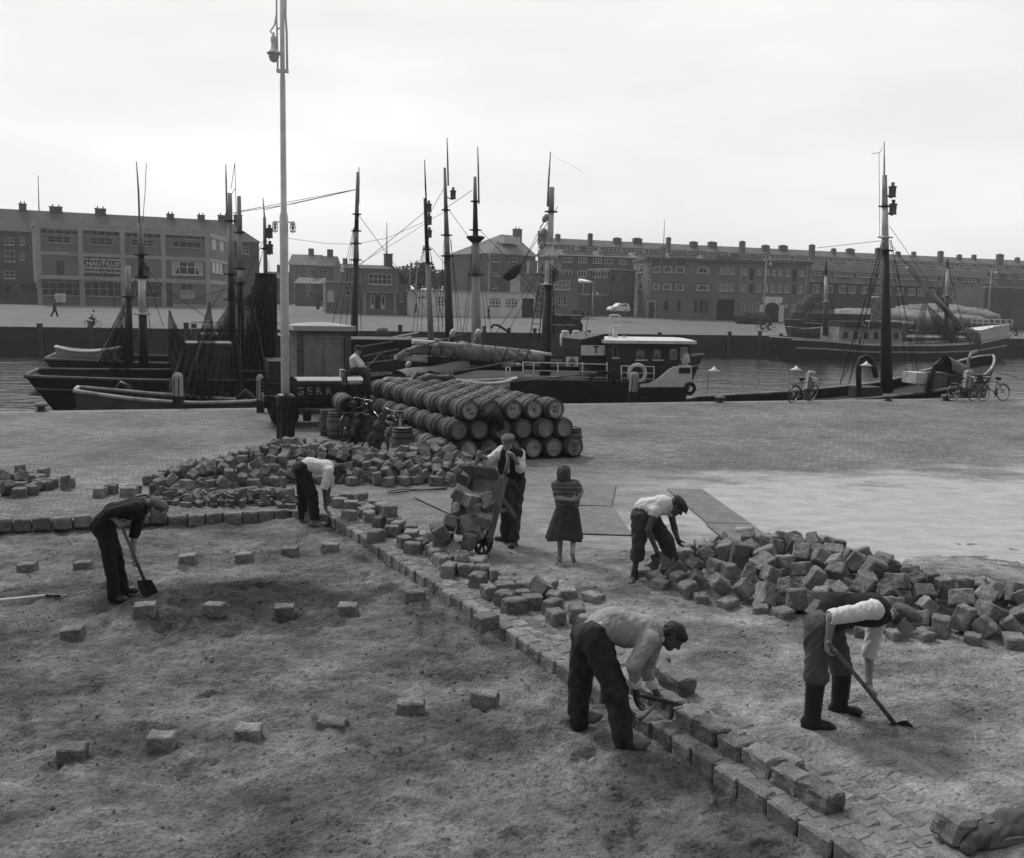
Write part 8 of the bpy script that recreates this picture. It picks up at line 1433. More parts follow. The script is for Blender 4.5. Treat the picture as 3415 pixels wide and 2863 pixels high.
c = W(1831, 858, 39); q = MB(); q.lathe([(.12, -.12), (.34, -.05), (.34, .05), (.14, .1)], 12, c); q.build('mast_collar', RAILG, G_b, world=True)
ratlines(G_b, (1812, 880), (1764, 1140), (1822, 885), (1796, 1140), 13, 39.4); ratlines(G_b, (1836, 880), (1830, 1130), (1843, 885), (1848, 1130), 12, 38.8)
rig(G_b, [[(1840, 520), (1905, 550), (1945, 578)]], .006, Y=39); rig(G_b, [[(1738, 884), (1822, 725)], [(1808, 890), (1640, 1130)], [(1812, 885), (1690, 1115)], [(1846, 1010), (1960, 1120)], [(1700, 905), (1905, 1105)], [(1980, 890), (1950, 1150)], [(2035, 920), (2040, 1030)]], .018, Y=39)
for (x0, y0, x1, y1, r0_, wh) in ((1375, 1140, 1838, 1183, .13, .17), (1317, 1192, 1735, 1218, .15, .24)):
    a, b = W(x0, y0, 36.0), W(x1, y1, 38.4); q = MB(); q.tube([a + (b - a) * wh, (a + b) / 2, a + (b - a) * .84], [r0_ * .85, r0_, r0_ * .85], 12); bo_ = q.build('boom', MASTG if x0 > 1350 else MASTD, G_b, world=True); q = MB(); q.tube([a, a + (b - a) * wh], [r0_ * .7, r0_ * .9], 12); q.build('white_boom_end', RAILW, bo_, world=True); q = MB(); q.tube([a + (b - a) * .84, b], [r0_ * .9, r0_ * .5], 12); q.build('white_boom_end', RAILW, bo_, world=True)
sp = [W(x, y, Y) for x, y, Y in ((1408, 1158, 36.3), (1450, 1165, 36.6), (1550, 1170, 37), (1650, 1182, 37.4), (1745, 1192, 37.8), (1810, 1198, 38.1))]; sdf_mesh('furled_sail', [C(sp[i], sp[i + 1], (.12, .26, .32, .28, .2, .1)[i], (.12, .26, .32, .28, .2, .1)[i + 1], .08) for i in range(5)] + [C(sp[0], W(1335, 1185, 36), .1, .16, .05), C(sp[1], W(1370, 1170, 36.2), .2, .14, .05)], .022, SAIL, G_b, wr=.05, wf=5, seed=3)
q = MB()
for k in range(9):
    t = .18 + k * .085; i = min(4, int(t * 5)); f = t * 5 - i; p = sp[i] * (1 - f) + sp[i + 1] * f; q.tube([p + Vector((-.1 + .25 * math.sin(a) * .4, -.34 * math.cos(a), .36 * math.sin(a))) for a in [2 * PI * j / 10 for j in range(10)]], .02, 5, closed=True)
q.build('sail_gaskets', ROPE, G_b, world=True)
cb = [W(1328, 1258, 35), W(1560, 1222, 37)]; q = MB(); ax_ = (cb[1] - cb[0]).normalized(); R = []
for i in range(9): t = i / 8; w = .62 * (1 - max(0, t - .5) * 1.4 * t); c = cb[0] + (cb[1] - cb[0]) * t; R.append([c + Vector((-ax_.y, ax_.x, 0)) * w * math.cos(a) + Vector((0, 0, .34 * math.sin(a) - .1 + .03 * math.sin(9 * t)))  for a in [PI * j / 10 for j in range(11)]])
q.grid(R); q.build('canvas_cover', mat('grey_canvas', .16, .9, .2, 3, .2, 20, stretch=(3, .3, 1)), G_b, world=True)
la_, lb_ = W(1505, 1262, 35.2), W(1708, 1250, 36.5); lt = thing('lifeboat', 'white boat with a rail lying behind the barrels, beside the black cutter', 'lifeboat', (la_.x, la_.y, -.52), math.atan2(lb_.y - la_.y, lb_.x - la_.x)); hull(lt, (lb_ - la_).length, 1.3, lambda t: 1.1 + .12 * (2 * t - 1) ** 2, .1, .1, .2, 1.8, .7, hm=RAILW, rm=RAILW, bul=.15, stripes=((.18, HULLG, .03),))
rig(G_b, [[(1440, 1243), (1555, 1235), (1720, 1204)], [(1300, 1190), (1420, 1150), (1560, 1110)], [(1210, 1190), (1330, 1165)], [(1220, 1212), (1330, 1200)], [(1190, 1160), (1310, 1140)], [(1990, 1245), (1800, 1265), (1700, 1275)]], .03, ROPEL, Y=36)
for k in range(3): c = W(1850 + 12 * k, 1258, 37.2); q = MB(); q.tube([c + Vector((.12 * math.cos(a), 0, -.3 + .35 * math.sin(a))) for a in [2 * PI * j / 12 for j in range(12)]], .02, 5, closed=True); q.build('rope_coil', ROPEL, G_b, world=True)
# E: vessel behind the wheelhouse with deck cans and derrick
E_b = boat('fishing_lugger', 'dark vessel with white churns on deck beyond the cutter mast', 1760, 46.5); hull(E_b, 7.5, 5.0, lambda t: 3.4 + .3 * (2 * t - .8) ** 2, 1.4, 1.2, 1.2, stripes=((.1, RAILG, .04),))
for x in (1884, 1921): c = W(x, 1128, 45.0); t_ = thing('churn', 'white churn standing on the dark vessel beyond the cutter mast', 'churn', (c.x, c.y, c.z - .3), 0, 'white churns'); q = MB(); q.lathe([(.2, -.12), (.24, 0), (.24, .45), (.17, .56), (.19, .62), (.12, .66)], 14); q.build('can', RAILW, t_)
q = MB(); bx = W(1873, 1100, 47.5); q.box(bx + Vector((0, 0, -.3)), (1.8, 1.6, 1.9)); q.box(bx + Vector((0, 0, .68)), (2.0, 1.8, .1)); q.build('wheelhouse', DHG, E_b, world=True); q = MB(); q.box(bx + Vector((0, -.82, .25)), (1.2, .05, .06)); q.build('handrail', RAILG, E_b, world=True); rig(E_b, [[(1907, 1064), (1930, 1068), (1940, 1085), (1938, 1105)]], .06, MASTD, 'davit', 45.8); rig(E_b, [[(1700, 1110), (1660, 1085), (1645, 1084), (1638, 1095)]], .06, MASTD, 'davit', 45.8)
# S: lettered boat at the right
ps0, ps1 = W(2395, 1340, 38.6), W(3436, 1300, 43.0); S_b = thing('sailing_cutter', 'low black cutter with bow letters and one tall dark mast, at the right', 'boat', (ps0.x, ps0.y, WATER), math.atan2(ps1.y - ps0.y, ps1.x - ps0.x)); FS_ = Facade(S_b, ps0, ps1, 0); LS = FS_.L; su = lambda x, y: FS_.uz(x, y); sp_ = [su(*p) for p in ((2395, 1366), (2560, 1356), (2760, 1345), (2960, 1327), (3110, 1311), (3180, 1299), (3260, 1280), (3350, 1240), (3436, 1196))]
zS = lambda u: float(np.interp(u, [p[0] for p in sp_], [p[1] for p in sp_])); BS = 4.2; bS = lambda u: BS / 2 * min(1, (u / 3 + .55)) * (1 - max(0, (u / LS - .74) / .26) ** 2.8); ns = 44
def sP(u, s_, sd): z = zS(u) - (zS(u) - WATER + 1) * s_; return Vector((u - .9 * s_ * (max(0, u / LS - .7) / .3) ** 2, BS / 2 + .3 + sd * (bS(u) * (1 - s_ ** 3.2) ** .5 * (1 - .22 * s_ * (max(0, u / LS - .6) / .4))), z))
q = FS_.mb(); [q.grid([[sP(LS * i / ns, j / 9, sd) for j in range(10)] for i in range(ns + 1)]) for sd in (-1, 1)]; hb_ = q.build('hull', HULLB, S_b, world=True); q = FS_.mb(); q.grid([[Vector((LS * i / ns, BS / 2 + .3 + w * bS(LS * i / ns) * .98, zS(LS * i / ns) - .45)) for w in (-1, 0, 1)] for i in range(ns + 1)], smooth=False); q.build('deck', DECK, S_b, world=True)
q = FS_.mb(); [q.tube([sP(LS * i / ns, 0, sd) for i in range(ns + 1)], .06, 6) for sd in (-1, 1)]; q.build('rail', RAILG, S_b, world=True); q = FS_.mb(); q.tube([sP(LS * (.42 + .58 * i / 20), .03 + .13 * i / 20, -1) + Vector((0, -.03, 0)) for i in range(21)], .05, 6); q.build('rubbing_strake', RAILG, S_b, world=True)
for ch, u_, k in (('S', LS - 4.3, .5), ('C', LS - 3.75, .46), ('H', LS - 3.2, .42), ('.', LS - 2.75, .4)):
    p = sP(u_, .1, -1); p2 = sP(u_ + .3, .1, -1); dx = (p2 - p).normalized(); nn = dx.cross(Vector((0, 0, 1))).normalized(); up_ = nn.cross(dx); q = FS_.mb(); q.text(ch, .56, Matrix.Translation(p + nn * .07) @ Matrix((dx, up_, nn)).transposed().to_4x4(), ext=.006, bold=.012); q.build('bow_lettering', RAILW, hb_, world=True)
mast(S_b, [(2957, 1310), (2955, 1000), (2953, 780), (2953, 640), (2950, 585)], .27, .1, [(0, MASTD), (.66, RAILG), (.72, RAILW), (.86, RAILG)], Y=42, lamps=((2976, 640, 1.15), (2978, 698, 1.15)), top=[(2948, 640), (2949, 560), (2949, 474)])
ZR = (2400, 450, 1.853); zr4 = cv(*ZR); R4 = lambda *p: [zr4(*a) for a in p]
rig(S_b, [R4((1030, 650), (870, 1360)), R4((1020, 655), (905, 1080), (850, 1390)), R4((1000, 660), (940, 900), (780, 1480)), R4((1055, 650), (1130, 1010), (1200, 1480)), R4((1050, 650), (1100, 1000), (1160, 1500)), R4((1060, 650), (1190, 1300), (1230, 1500)), R4((1050, 565), (1240, 840), (1480, 1160), (1560, 1300)), R4((1070, 690), (1180, 830), (1330, 990)), R4((1005, 655), (600, 700)), R4((985, 110), (990, 640)), R4((1005, 80), (990, 110), (940, 118)), R4((745, 1530), (760, 1500), (870, 1330)), R4((1690, 1460), (1881, 1515)), R4((1330, 990), (1160, 790))], .018, Y=41.6)
ratlines(S_b, zr4(1005, 665), zr4(745, 1540), zr4(1018, 665), zr4(800, 1540), 0 + 1, 41.4); a, b = W(*zr4(1160, 820), 42.2), W(*zr4(1500, 1190), 42.8); q = MB(); q.tube([a, (a + b) / 2 + Vector((0, 0, -.05)), b], [.07, .13, .1], 10); q.build('gaff', MASTG, S_b, world=True); netting(S_b, [zr4(1340, 1000), zr4(1420, 1090), zr4(1560, 1240)], [zr4(1400, 1100), zr4(1450, 1200), zr4(1580, 1330)], 42.5, NETL, 5, .2)
for pl in (((862, 1620), (858, 1450), (870, 1385), (905, 1372), (940, 1395), (955, 1450), (968, 1500)), ((1290, 1600), (1300, 1520), (1330, 1430), (1375, 1392))): gallows(S_b, R4(*pl), 41.2, .12)
gallows(S_b, R4((1535, 1450), (1537, 1390), (1555, 1350), (1590, 1335)), 42.2, .07, RAILG)
q = MB(); a, b = W(*zr4(1395, 1400), 42.8), W(*zr4(1520, 1460), 43.4); R = [[a * (1 - t) + b * t + Vector((0, .75 * math.cos(x), .62 * math.sin(x) - .35)) for x in [PI * j / 10 for j in range(11)]] for t in (0, .25, .5, .75, 1)]; q.grid(R); q.build('hood', DHG, S_b, world=True); q = MB(); q.box((a + b) / 2 + Vector((0, 0, -.9)), (2.1, 1.4, 1.1), rz=.3); q.build('cabin', DHOUSE, S_b, world=True)
for bb, mm, nm in (((850, 1560, 1000, 1640), DHOUSE, 'winch_house'), ((1195, 1470, 1275, 1540), RAILW, 'skylight'), ((1310, 1470, 1395, 1560), DHG, 'ladder_rack')): c0, c1 = W(*zr4(bb[0], bb[1]), 41.2), W(*zr4(bb[2], bb[3]), 41.2); q = MB(); q.box((c0 + c1) / 2 + Vector((0, .5, 0)), (abs(c1.x - c0.x), .9, abs(c0.z - c1.z)), rz=.3); q.build(nm, mm, S_b, world=True)
# X: trawler at the far quay
px0, px1 = W(2615, 1190, 123.5), W(3335, 1190, 134.5); X_b = thing('trawler', 'long black trawler with pale strake lines and white bow bulwark moored at the far quay', 'boat', (px0.x, px0.y, WATER), math.atan2(px1.y - px0.y, px1.x - px0.x)); Lx = (px1 - px0).length
zxs = lambda t: float(np.interp(t, [0, .1, .3, .6, .82, .92, 1], [W(2620, 1127, 123).z, W(2680, 1130, 124).z, W(2830, 1145, 126).z, W(3050, 1146, 130).z, W(3210, 1140, 132).z, W(3280, 1128, 133).z, W(3330, 1118, 134).z])) - WATER
hull(X_b, Lx, 6.5, zxs, 1.5, 2.0, 1.6, stripes=((.04, RAILW, .11), (.3, RAILG, .12)), rm=RAILG, bul=.4)
q = MB(); q.grid([[Vector((Lx * t + 1.2 * (t > .97), -3.3 * (1 - max(0, (t - .55) / .45) ** 2.2) - .06, zxs(t) + dz_)) for dz_ in (0.02, 1.55)] for t in (.835, .86, .89, .92, .95, .98, 1.0)]); q.grid([[Vector((Lx * t + 1.2 * (t > .97), 3.3 * (1 - max(0, (t - .55) / .45) ** 2.2) * w, zxs(t) + 1.55)) for w in (-1, 0, 1)] for t in (.835, .86, .89, .92, .95, .98, 1.0)]); q.build('bow_bulwark', RAILW, X_b)
q = MB(); q.tube([(Lx * .8, -1.8 * math.cos(a), zxs(.8) + 2.2 * math.sin(a) - .2) for a in [PI * k / 10 for k in range(11)]], .2, 6); q.grid([[Vector((Lx * (.77 + .06 * k), -2.6 * math.cos(a), zxs(.8) + 2.3 * math.sin(a) - .3)) for a in [PI * j / 10 for j in range(11)]] for k in (0, 1)]); q.build('whaleback', DHOUSE, X_b)
q = MB(); [q.tube([(Lx * (.8 + .2 * k / 7), -1.6, zxs(.9) + 1.6), (Lx * (.8 + .2 * k / 7), -1.6, zxs(.9) + 2.7)], .05, 5) for k in range(8)]; [q.tube([(Lx * .8, -1.6, zxs(.9) + z), (Lx, -1.6, zxs(.9) + z)], .05, 5) for z in (2.2, 2.7)]; q.build('guard_rail', RAILW, X_b)
zx = zxs(.3); q = MB(); q.box((Lx * .33, 0, zx + 1.0), (10, 4, 2.2)); q.build('deckhouse', RAILG, X_b); q = MB(); [q.box((Lx * .33 - 4 + k * 1.6, -2.03, zx + 1.1), (.7, .06, .9)) for k in range(6)]; q.build('window', DARKD, X_b); q = MB(); q.box((Lx * .33, 0, zx + 2.5), (9, 4.6, .8)); bdx = q.build('bridge', DHOUSE, X_b); q = MB(); q.text('A 2', .9, Matrix.Translation((Lx * .33 - 1.2, -2.34, zx + 2.5)) @ Matrix.Rotation(PI / 2, 4, 'X'), ext=.01); q.build('lettering', RAILW, bdx); q = MB(); q.box((Lx * .45, 0, zx + 2.9), (4.5, 4.4, .3)); q.build('boat_deck', RAILW, X_b)
q = MB(); q.lathe([(.95, 0), (.9, 3.3), (.98, 3.35), (.98, 3.7)], 18, (Lx * .4, 0, zx + 2.6)); q.build('funnel', RAILG, X_b)
mast(X_b, [(2752, 1120), (2752, 985), (2754, 900), (2755, 868)], .33, .14, [(0, MASTD), (.45, RAILW), (.8, MASTD)], Y=126); mast(X_b, [(3155, 1130), (3158, 980), (3160, 880), (3160, 866)], .36, .16, [(0, MASTD), (.55, RAILW), (.9, MASTD)], 'fore_mast', Y=131)
q = MB(); a, b = W(3005, 878, 131), W(3245, 1160, 133); rig(X_b, [[(2755, 880), (2700, 1110)], [(2755, 880), (2790, 1120)], [(3160, 880), (3110, 1130)], [(3160, 880), (3220, 1120)], [(3020, 890), (3250, 1120)]], .05, Y=130)
netting(X_b, [(3075, 1012), (3092, 1012)], [(3045, 1130), (3060, 1165), (3085, 1168), (3082, 1140)], 130, NETL, 4, .6); netting(X_b, [(3088, 1012), (3094, 1016)], [(3120, 1110), (3160, 1140), (3190, 1150), (3200, 1120)], 130, NETD, 4, .6)
hull_lb = thing('lifeboat', 'small grey boat on chocks at the left end of the far trawler', 'lifeboat', W(2632, 1122, 124.0), QANG); hull(hull_lb, 4.4, 1.6, lambda t: 1.0 + .2 * (2 * t - 1) ** 2, .0, .2, .3, 1.8, .6, hm=HULLG, rm=RAILG, bul=.1)
X2 = boat('trawler', 'second far trawler, only its rail and heaped brown nets showing at the left', 2650, 130.5); hull(X2, 18, 6, lambda t: 4.6 + .4 * (2 * t - .8) ** 2, 1.5, 1.5, 1.5, stripes=((.05, RAILG, .1),)); q = MB(); q.box((7, 0, 5.2), (9, 3.5, 1.2)); q.build('deckhouse', DHOUSE, X2); sdf_mesh('heaped_nets', [E(W(2720, 1035, 131), (2.6, 1.4, 2.2), None, .6), E(W(2690, 1050, 131), (2.2, 1.2, 1.2), None, .6)], .16, NETL, X2, wr=.25, wf=1.5)
# ------------------------------------------------------------------ across the water: people, vehicles, lamps, trees, clutter
def far_person(label, px, py, Y, H=1.72, face=(1, -.3, 0), top=CLD, leg=CLD, walk=.2, zg=None, group=None, hat=True, seated=False, skirt=False):
    p0_ = W(px, py, Y); k = FPX / Y; s = H / 1.75; fx = 1 if face[0] >= 0 else -1
    cvf = lambda x, y: (px + x * k * s, py - y * k * s); hgt = .28 if seated else 0
    J = dict(hipn=(0, .92 + hgt * .35, -.09), hipf=(0, .92 + hgt * .35, .09), chest=(.03 * fx + (.1 * fx if seated else 0), 1.33 + hgt * .3, 0), neck=(.05 * fx + (.14 * fx if seated else 0), 1.48 + hgt * .3, 0), head=(.07 * fx + (.18 * fx if seated else 0), 1.6 + hgt * .3, 0), face=(0, 0, 0, face, (0, 0, 1)), shn=(.03 * fx + (.1 * fx if seated else 0), 1.38 + hgt * .3, -.18), shf=(.03 * fx + (.1 * fx if seated else 0), 1.38 + hgt * .3, .18))
    if seated: J.update(eln=(.3 * fx, 1.22, -.2), wrn=(.5 * fx, 1.12, -.2), elf=(.3 * fx, 1.22, .2), wrf=(.5 * fx, 1.12, .2), knn=(.32 * fx, .72, -.1), knf=(.36 * fx, .85, .1), ankn=(.2 * fx, .28, -.1), ankf=(.25 * fx, .45, .1), toen=(.36 * fx, .22, -.1, p0_.z + .2), toef=(.4 * fx, .4, .1, p0_.z + .36))
    else: J.update(eln=(-.1 * fx, 1.12, -.24), wrn=(.02 * fx, .9, -.22), elf=(.12 * fx, 1.12, .24), wrf=(.25 * fx, .95, .22), knn=(walk * .6 * fx, .5, -.09), knf=(-walk * .2 * fx, .5, .09), ankn=(walk * fx, .09, -.09), ankf=(-walk * fx, .12, .09), toen=((walk + .18) * fx, .03, -.09, p0_.z), toef=((-walk + .16) * fx, .05, .09, p0_.z))
    return person(label, cvf, Y, J, dict(trousers=leg, shirt=top, sleeve=1.6, hair=HAIR, cap=CAPD if hat else None, shoes=LEA), zg=p0_.z, s=s, vox=.026, group=group)
def cyclist(label, blabel, px, py, Y, dirx, top=CLD, leg=CLD):
    p = W(px, py, Y); bicycle(blabel, p - Vector((.5 * dirx, 0, 0)), 0 if dirx > 0 else PI, name='bicycle', lamp=False); far_person(label, px - dirx * .12 * FPX / Y, py - .02 * FPX / Y, Y, face=(dirx, -.2, -.1), top=top, leg=leg, seated=True)
far_person('person walking along the far quay at the left in light clothes', 181, 1056, 92, face=(1, -.3, 0), top=CAPM, leg=CLD, walk=.3)
cyclist('cyclist in a white shirt riding on the far quay at the left', 'bicycle ridden by the white-shirted man on the far quay', 308, 1093, 97, 1, top=CLW)
far_person('dark clothed person standing before the framed warehouse', 381, 1023, 150, walk=.05)
far_person('person standing by the ladder at the white garages', 1387, 1043, 152, walk=.06)
far_person('person on the far quay between the tall masts, in front of the garages', 1629, 1064, 128, walk=.12)
cyclist('first of two dark cyclists on the far quay left of the trawler', 'bicycle under the first of the two dark cyclists', 2543, 1106, 122, -1); cyclist('second of two dark cyclists on the far quay, close behind the first', 'bicycle under the second of the two dark cyclists', 2566, 1108, 121, -1)
cyclist('lone cyclist on the far quay at the right edge', 'bicycle ridden by the lone cyclist at the right edge', 3388, 1126, 138, 1)
far_person('person with a bicycle standing behind the white bow of the far trawler', 3320, 1110, 141, walk=.05); bicycle('bicycle held behind the white bow of the far trawler', W(3334, 1118, 141), .1, lamp=False)
def far_lamp(label, x0, y0, x1, y1, Y):
    a, b = W(x0, y0, Y), W(x1, y1, Y); r = thing('street_lamp', label, 'street lamp', a); q = MB(); q.tube([a - Vector((0, 0, .5)), b], [.14, .08], 8); q.build('pole', RAILG, r, world=True); q = MB(); q.tube([b, b + Vector((.5, 0, .15)), b + Vector((.8, 0, -.1))], .05, 6); q.build('arm', RAILG, r, world=True); q = MB(); q.lathe([(.05, 0), (.12, -.2), (.26, -.45), (.14, -.6)], 10, b + Vector((.8, 0, -.1))); q.build('lamp_head', RAILW, r, world=True)
far_lamp('pale street lamp before the square brick warehouse', 2546, 1048, 2556, 872, 170); far_lamp('pale street lamp before the blank gable wall', 3295, 1062, 3307, 900, 160)
far_lamp('dark street lamp on the far quay right of the office', 1976, 1048, 1977, 972, 168); far_lamp('thin lamp standard left of the small brick house', 1028, 1006, 1030, 925, 170)
def pole(label, x0, y0, x1, y1, Y, m=RAILG): a, b = W(x0, y0, Y), W(x1, y1, Y); r = thing('flag_pole', label, 'pole', a); q = MB(); q.tube([a, b], [.11, .05], 8); q.build('staff', m, r, world=True); q = MB(); q.lathe([(.09, 0), (.02, .12)], 8, b); q.build('finial', m, r, world=True)
pole('thin aerial pole on the corner of the framed warehouse', 131, 742, 127, 588, 149); pole('flagpole standing on the square brick warehouse roof', 2212, 862, 2216, 738, 182); pole('pale flagpole in front of the hipped block', 1629, 978, 1634, 815, 166); pole('flagpole on the harbour office roof', 1795, 878, 1797, 806, 167); pole('thin aerial pole over the chimney of the small brick house', 1290, 846, 1290, 745, 157); pole('white pole right of the small brick house', 1367, 970, 1368, 872, 153.5); pole('pale post by the round tree', 1386, 968, 1392, 868, 156)
# van
p = W(2062, 1045, 160); v = thing('van', 'small white delivery van parked before the brick store', 'van', p, math.radians(205)); VP = mat('van_white', .7, .35, .05, 3, 0, spec=.5)
prof = [(-1.75, .35), (-1.8, .8), (-1.7, 1.25), (-1.5, 1.62), (-.2, 1.68), (.25, 1.6), (.75, 1.15), (1.55, 1.02), (1.85, .8), (1.9, .4)]; q = MB(); R = [[Vector((x, y * (1 if z < 1.2 else .9), z)) for x, z in prof] for y in (-.78, -.72, 0, .72, .78)]; q.grid(R)
for y in (-.78, .78): q.add([(x, y * (1 if z < 1.2 else .9), z) for x, z in prof], [tuple(range(len(prof)))])
q.build('body', VP, v); q = MB()
for y in (-1, 1): q.slab([(.1, y * .735, 1.2), (.62, y * .735, 1.2), (.25, y * .7, 1.5), (-.15, y * .7, 1.52)], (0, y * .02, 0)); q.slab([(-1.2, y * .735, 1.2), (-.1, y * .735, 1.2), (-.3, y * .7, 1.5), (-1.1, y * .7, 1.5)], (0, y * .02, 0))
q.slab([(-1.735, -.5, 1.15), (-1.735, .5, 1.15), (-1.56, .45, 1.52), (-1.56, -.45, 1.52)], (-.02, 0, .01)); q.build('windows', GLASS, v)
for x in (-1.15, 1.2):
    for y in (-.7, .7): q = MB(); q.lathe([(.18, -.09), (.31, -.09), (.33, 0), (.31, .09), (.18, .09)], 16, (x, y, .33), M=Matrix.Rotation(PI / 2, 4, 'X')); w = q.build('wheel', TYRE, v); q = MB(); q.lathe([(.02, -.1), (.18, -.09), (.18, .09), (.02, .1)], 12, (x, y, .33), M=Matrix.Rotation(PI / 2, 4, 'X')); q.build('hub_cap', RAILW, w)
q = MB(); q.box((-1.84, 0, .5), (.1, 1.5, .14)); q.box((1.92, 0, .5), (.1, 1.5, .14)); q.build('bumper', CHROME, v)
# trees
LEAF = mat('foliage', .06, .85, .5, 1.2, 0, rnd=0, var2=.4, scale2=4); BARK = mat('bark', .05, .9, .3, 4, .3, 20)
def tree(label, px, pytop, pybase, Y, w, seed, group='trees beyond the far quay', n=1500):
    b = W(px, pybase, Y); zt = W(px, pytop, Y).z; H = zt - b.z; r = thing('tree', label, 'tree', b, 0, group); rd = random.Random(seed); q = MB(); q.tube([(0, 0, -.5), (.05, 0, H * .25), (0, .05, H * .5), (.1, 0, H * .75)], [.32, .25, .18, .07], 8)
    for k in range(7): a = k * 2.4; z = H * (.3 + .06 * k); q.tube([(0, 0, z), (w * .2 * math.cos(a), w * .2 * math.sin(a), z + H * .1), (w * .38 * math.cos(a), w * .38 * math.sin(a), z + H * .22)], [.12, .08, .03], 6)
    q.build('trunk', BARK, r); q = MB(); lobes = [(Vector((rd.gauss(0, .24) * w, rd.gauss(0, .24) * w, H * rd.uniform(.38, .86))), rd.uniform(.18, .3) * w) for _ in range(15)] + [(Vector((0, 0, H * .84)), .2 * w), (Vector((0, 0, H * .55)), .34 * w)]
    for i in range(n):
        c, R_ = lobes[rd.randrange(len(lobes))]; d = Vector((rd.gauss(0, 1), rd.gauss(0, 1), rd.gauss(0, 1))).normalized() * R_ * rd.uniform(.55, 1.08) ** .6; p = c + d; p.z = min(p.z, H * rd.uniform(.97, 1.02)); a = Vector((rd.gauss(0, 1), rd.gauss(0, 1), rd.gauss(0, .6))).normalized(); b2 = a.cross(Vector((rd.gauss(0, 1), rd.gauss(0, 1), rd.gauss(0, 1)))).normalized(); s = w * rd.uniform(.028, .06)
        q.add([p - a * s, p + b2 * s * .7, p + a * s, p - b2 * s * .7], [(0, 1, 2, 3)])
    q.build('crown', LEAF, r, fix=False); return r
tree('round dark tree between the small brick house and the tall masts', 1398, 878, 985, 185, 6.0, 1); tree('tree top showing behind the small brick house roof', 1338, 890, 985, 215, 6.5, 2); tree('small tree right of the round one, farther down the street', 1450, 912, 985, 260, 7, 3); tree('bushy tree between the two right-hand tall masts', 1480, 902, 985, 240, 6.5, 4); tree('dark tree against the distant houses left of the hipped block', 1545, 905, 985, 250, 8, 5); tree('pointed shrub in front of the hipped block', 1678, 942, 980, 190, 2.4, 6, n=500)
tree('dark shrub by the shed left of the small brick house', 1060, 960, 1024, 170, 3.4, 8, n=500); tree('bush growing on the garden wall at the left edge', 20, 944, 962, 147, 3.0, 9, 'bushes on the garden wall', 350); tree('bush growing on the garden wall next to the framed warehouse', 95, 942, 960, 148, 3.4, 10, 'bushes on the garden wall', 350); tree('shrub climbing the brick store by the van', 1988, 975, 1030, 180, 2.2, 11, n=350)
# rough ground, heaps and stacks on the far quay
def heap(label, x, y, Y, w, h, m, name='heap', cat='heap', seed=1, group=None): p = W(x, y, Y); r = thing(name, label, cat, p, 0, group); sdf_mesh('mass', [E(p + Vector((0, 0, -.1)), (w, w * .6, h), None, .3), E(p + Vector((w * .6, .2, -.1)), (w * .6, w * .5, h * .7), None, .3)], max(.07, w * .05), m, r, wr=.12 * h, wf=2.5, seed=seed)
heap('heap of dark sand beside the harbour office', 1922, 1046, 162, 1.3, .9, CLT); heap('pale overgrown bank of ground behind the far trawler', 2960, 1062, 158, 14, 1.6, mat('dry_grass', .2, .95, .3, 1.5, 0, var2=.3, scale2=.3)); heap('pale overgrown bank farther right behind the far trawler', 3120, 1058, 160, 9, 2.2, mat('dry_grass', .2)); heap('dark bundle heap before the square warehouse', 2497, 1062, 168, 2.6, 1.3, CLD); heap('second dark bundle heap, next to the white arched gate', 2527, 1060, 167, 1.6, 1.2, CLT)
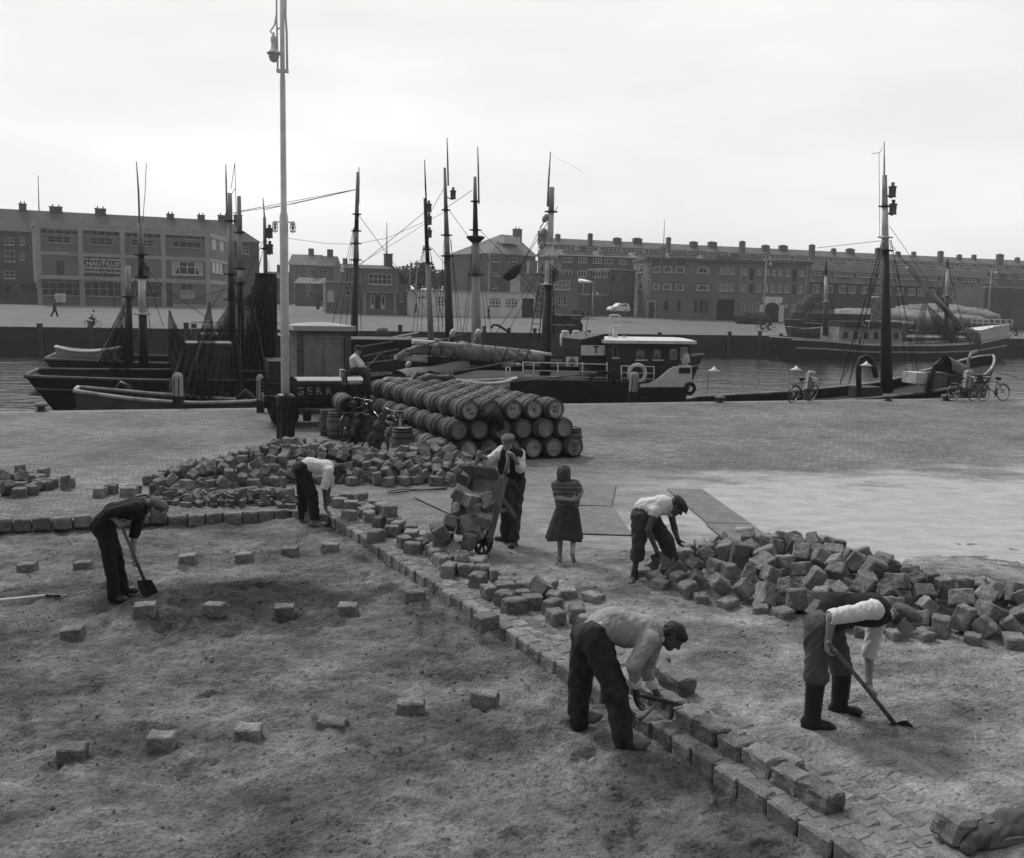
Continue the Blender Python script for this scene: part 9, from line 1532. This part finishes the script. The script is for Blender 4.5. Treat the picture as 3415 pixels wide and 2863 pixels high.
for i, x in enumerate((194, 211)):
    p = W(x, 1021, 146); r = thing('sack_stack', ('left' if i == 0 else 'right') + ' one of the two banded stacks before the framed warehouse', 'stack', p); q = MB(); [q.lathe([(.36, 0), (.42, .06), (.42, .14), (.36, .2)], 12, (0, 0, .55 + .22 * k)) for k in range(6)]; q.build('stacked_hoops', WHITEW, r); q = MB(); [q.lathe([(.37, 0), (.37, .08)], 12, (0, 0, .73 + .22 * k)) for k in range(5)]; [q.tube([(a, 0, 0), (a, 0, .6)], .05, 6) for a in (-.3, .3)]; q.build('rings_and_legs', DHG, r)
for px in (137, 305, 622, 648, 1095, 1330, 1608, 1690, 1775, 1955, 2188, 2420, 2520, 2590):
    g = FA + FU * 0; t = ((px - CX) / FPX); Y = (FA.y - FA.x * FU.y / FU.x) / (1 - t * FU.y / FU.x); p = Vector((t * Y, Y - .35, 0)); hgt = rn.uniform(.3, .9); r = thing('quay_pile', 'dark timber pile standing against the far quay wall', 'pile', (p.x, p.y, WATER), 0, 'piles along the far quay wall'); q = MB(); q.box((0, 0, (hgt - WATER) / 2), (.42, .42, hgt - WATER)); q.box((0, 0, hgt - WATER + .03), (.46, .46, .06)); q.build('post', mat('pile_timber', .035, .9, .4, 2, .2, 10), r)
# thin wires high over the harbour
def wire(label, pts, r=.02): P = [W(*p) for p in pts]; t = thing('overhead_wire', label, 'wire', P[0]); q = MB(); q.tube(P, r, 4); q.build('strand', mat('wire_grey', .06, .6, .1, 5, 0), t, world=True)
wire('aerial wire running from the left masts to the tall grey mast', [(770, 712, 46), (980, 680, 47), (1184, 634, 48)], .014); wire('slack aerial wire sagging between the lamp post and the middle masts', [(955, 795, 47), (1080, 812, 47), (1180, 816, 47), (1290, 795, 47), (1412, 742, 46.5)], .01); wire('aerial wire rising to the white banded mast', [(1200, 880, 48), (1350, 790, 47), (1484, 705, 46)], .01)

# ------------------------------------------------------------------ harbour haze
q = MB(); q.box((40, 140, 13), (900, 500, 34)); hz = q.build('haze', None or mat('haze_air', .5)); hz['kind'] = 'stuff'
m = bpy.data.materials.new('haze_air_volume'); m.use_nodes = True; n = m.node_tree.nodes; n.remove(n['Principled BSDF']); v = n.new('ShaderNodeVolumePrincipled'); v.inputs['Color'].default_value = (1, 1, 1, 1); v.inputs['Density'].default_value = 0.0004; v.inputs['Anisotropy'].default_value = 0.2
m.node_tree.links.new(v.outputs[0], n['Material Output'].inputs['Volume']); hz.data.materials.clear(); hz.data.materials.append(m)
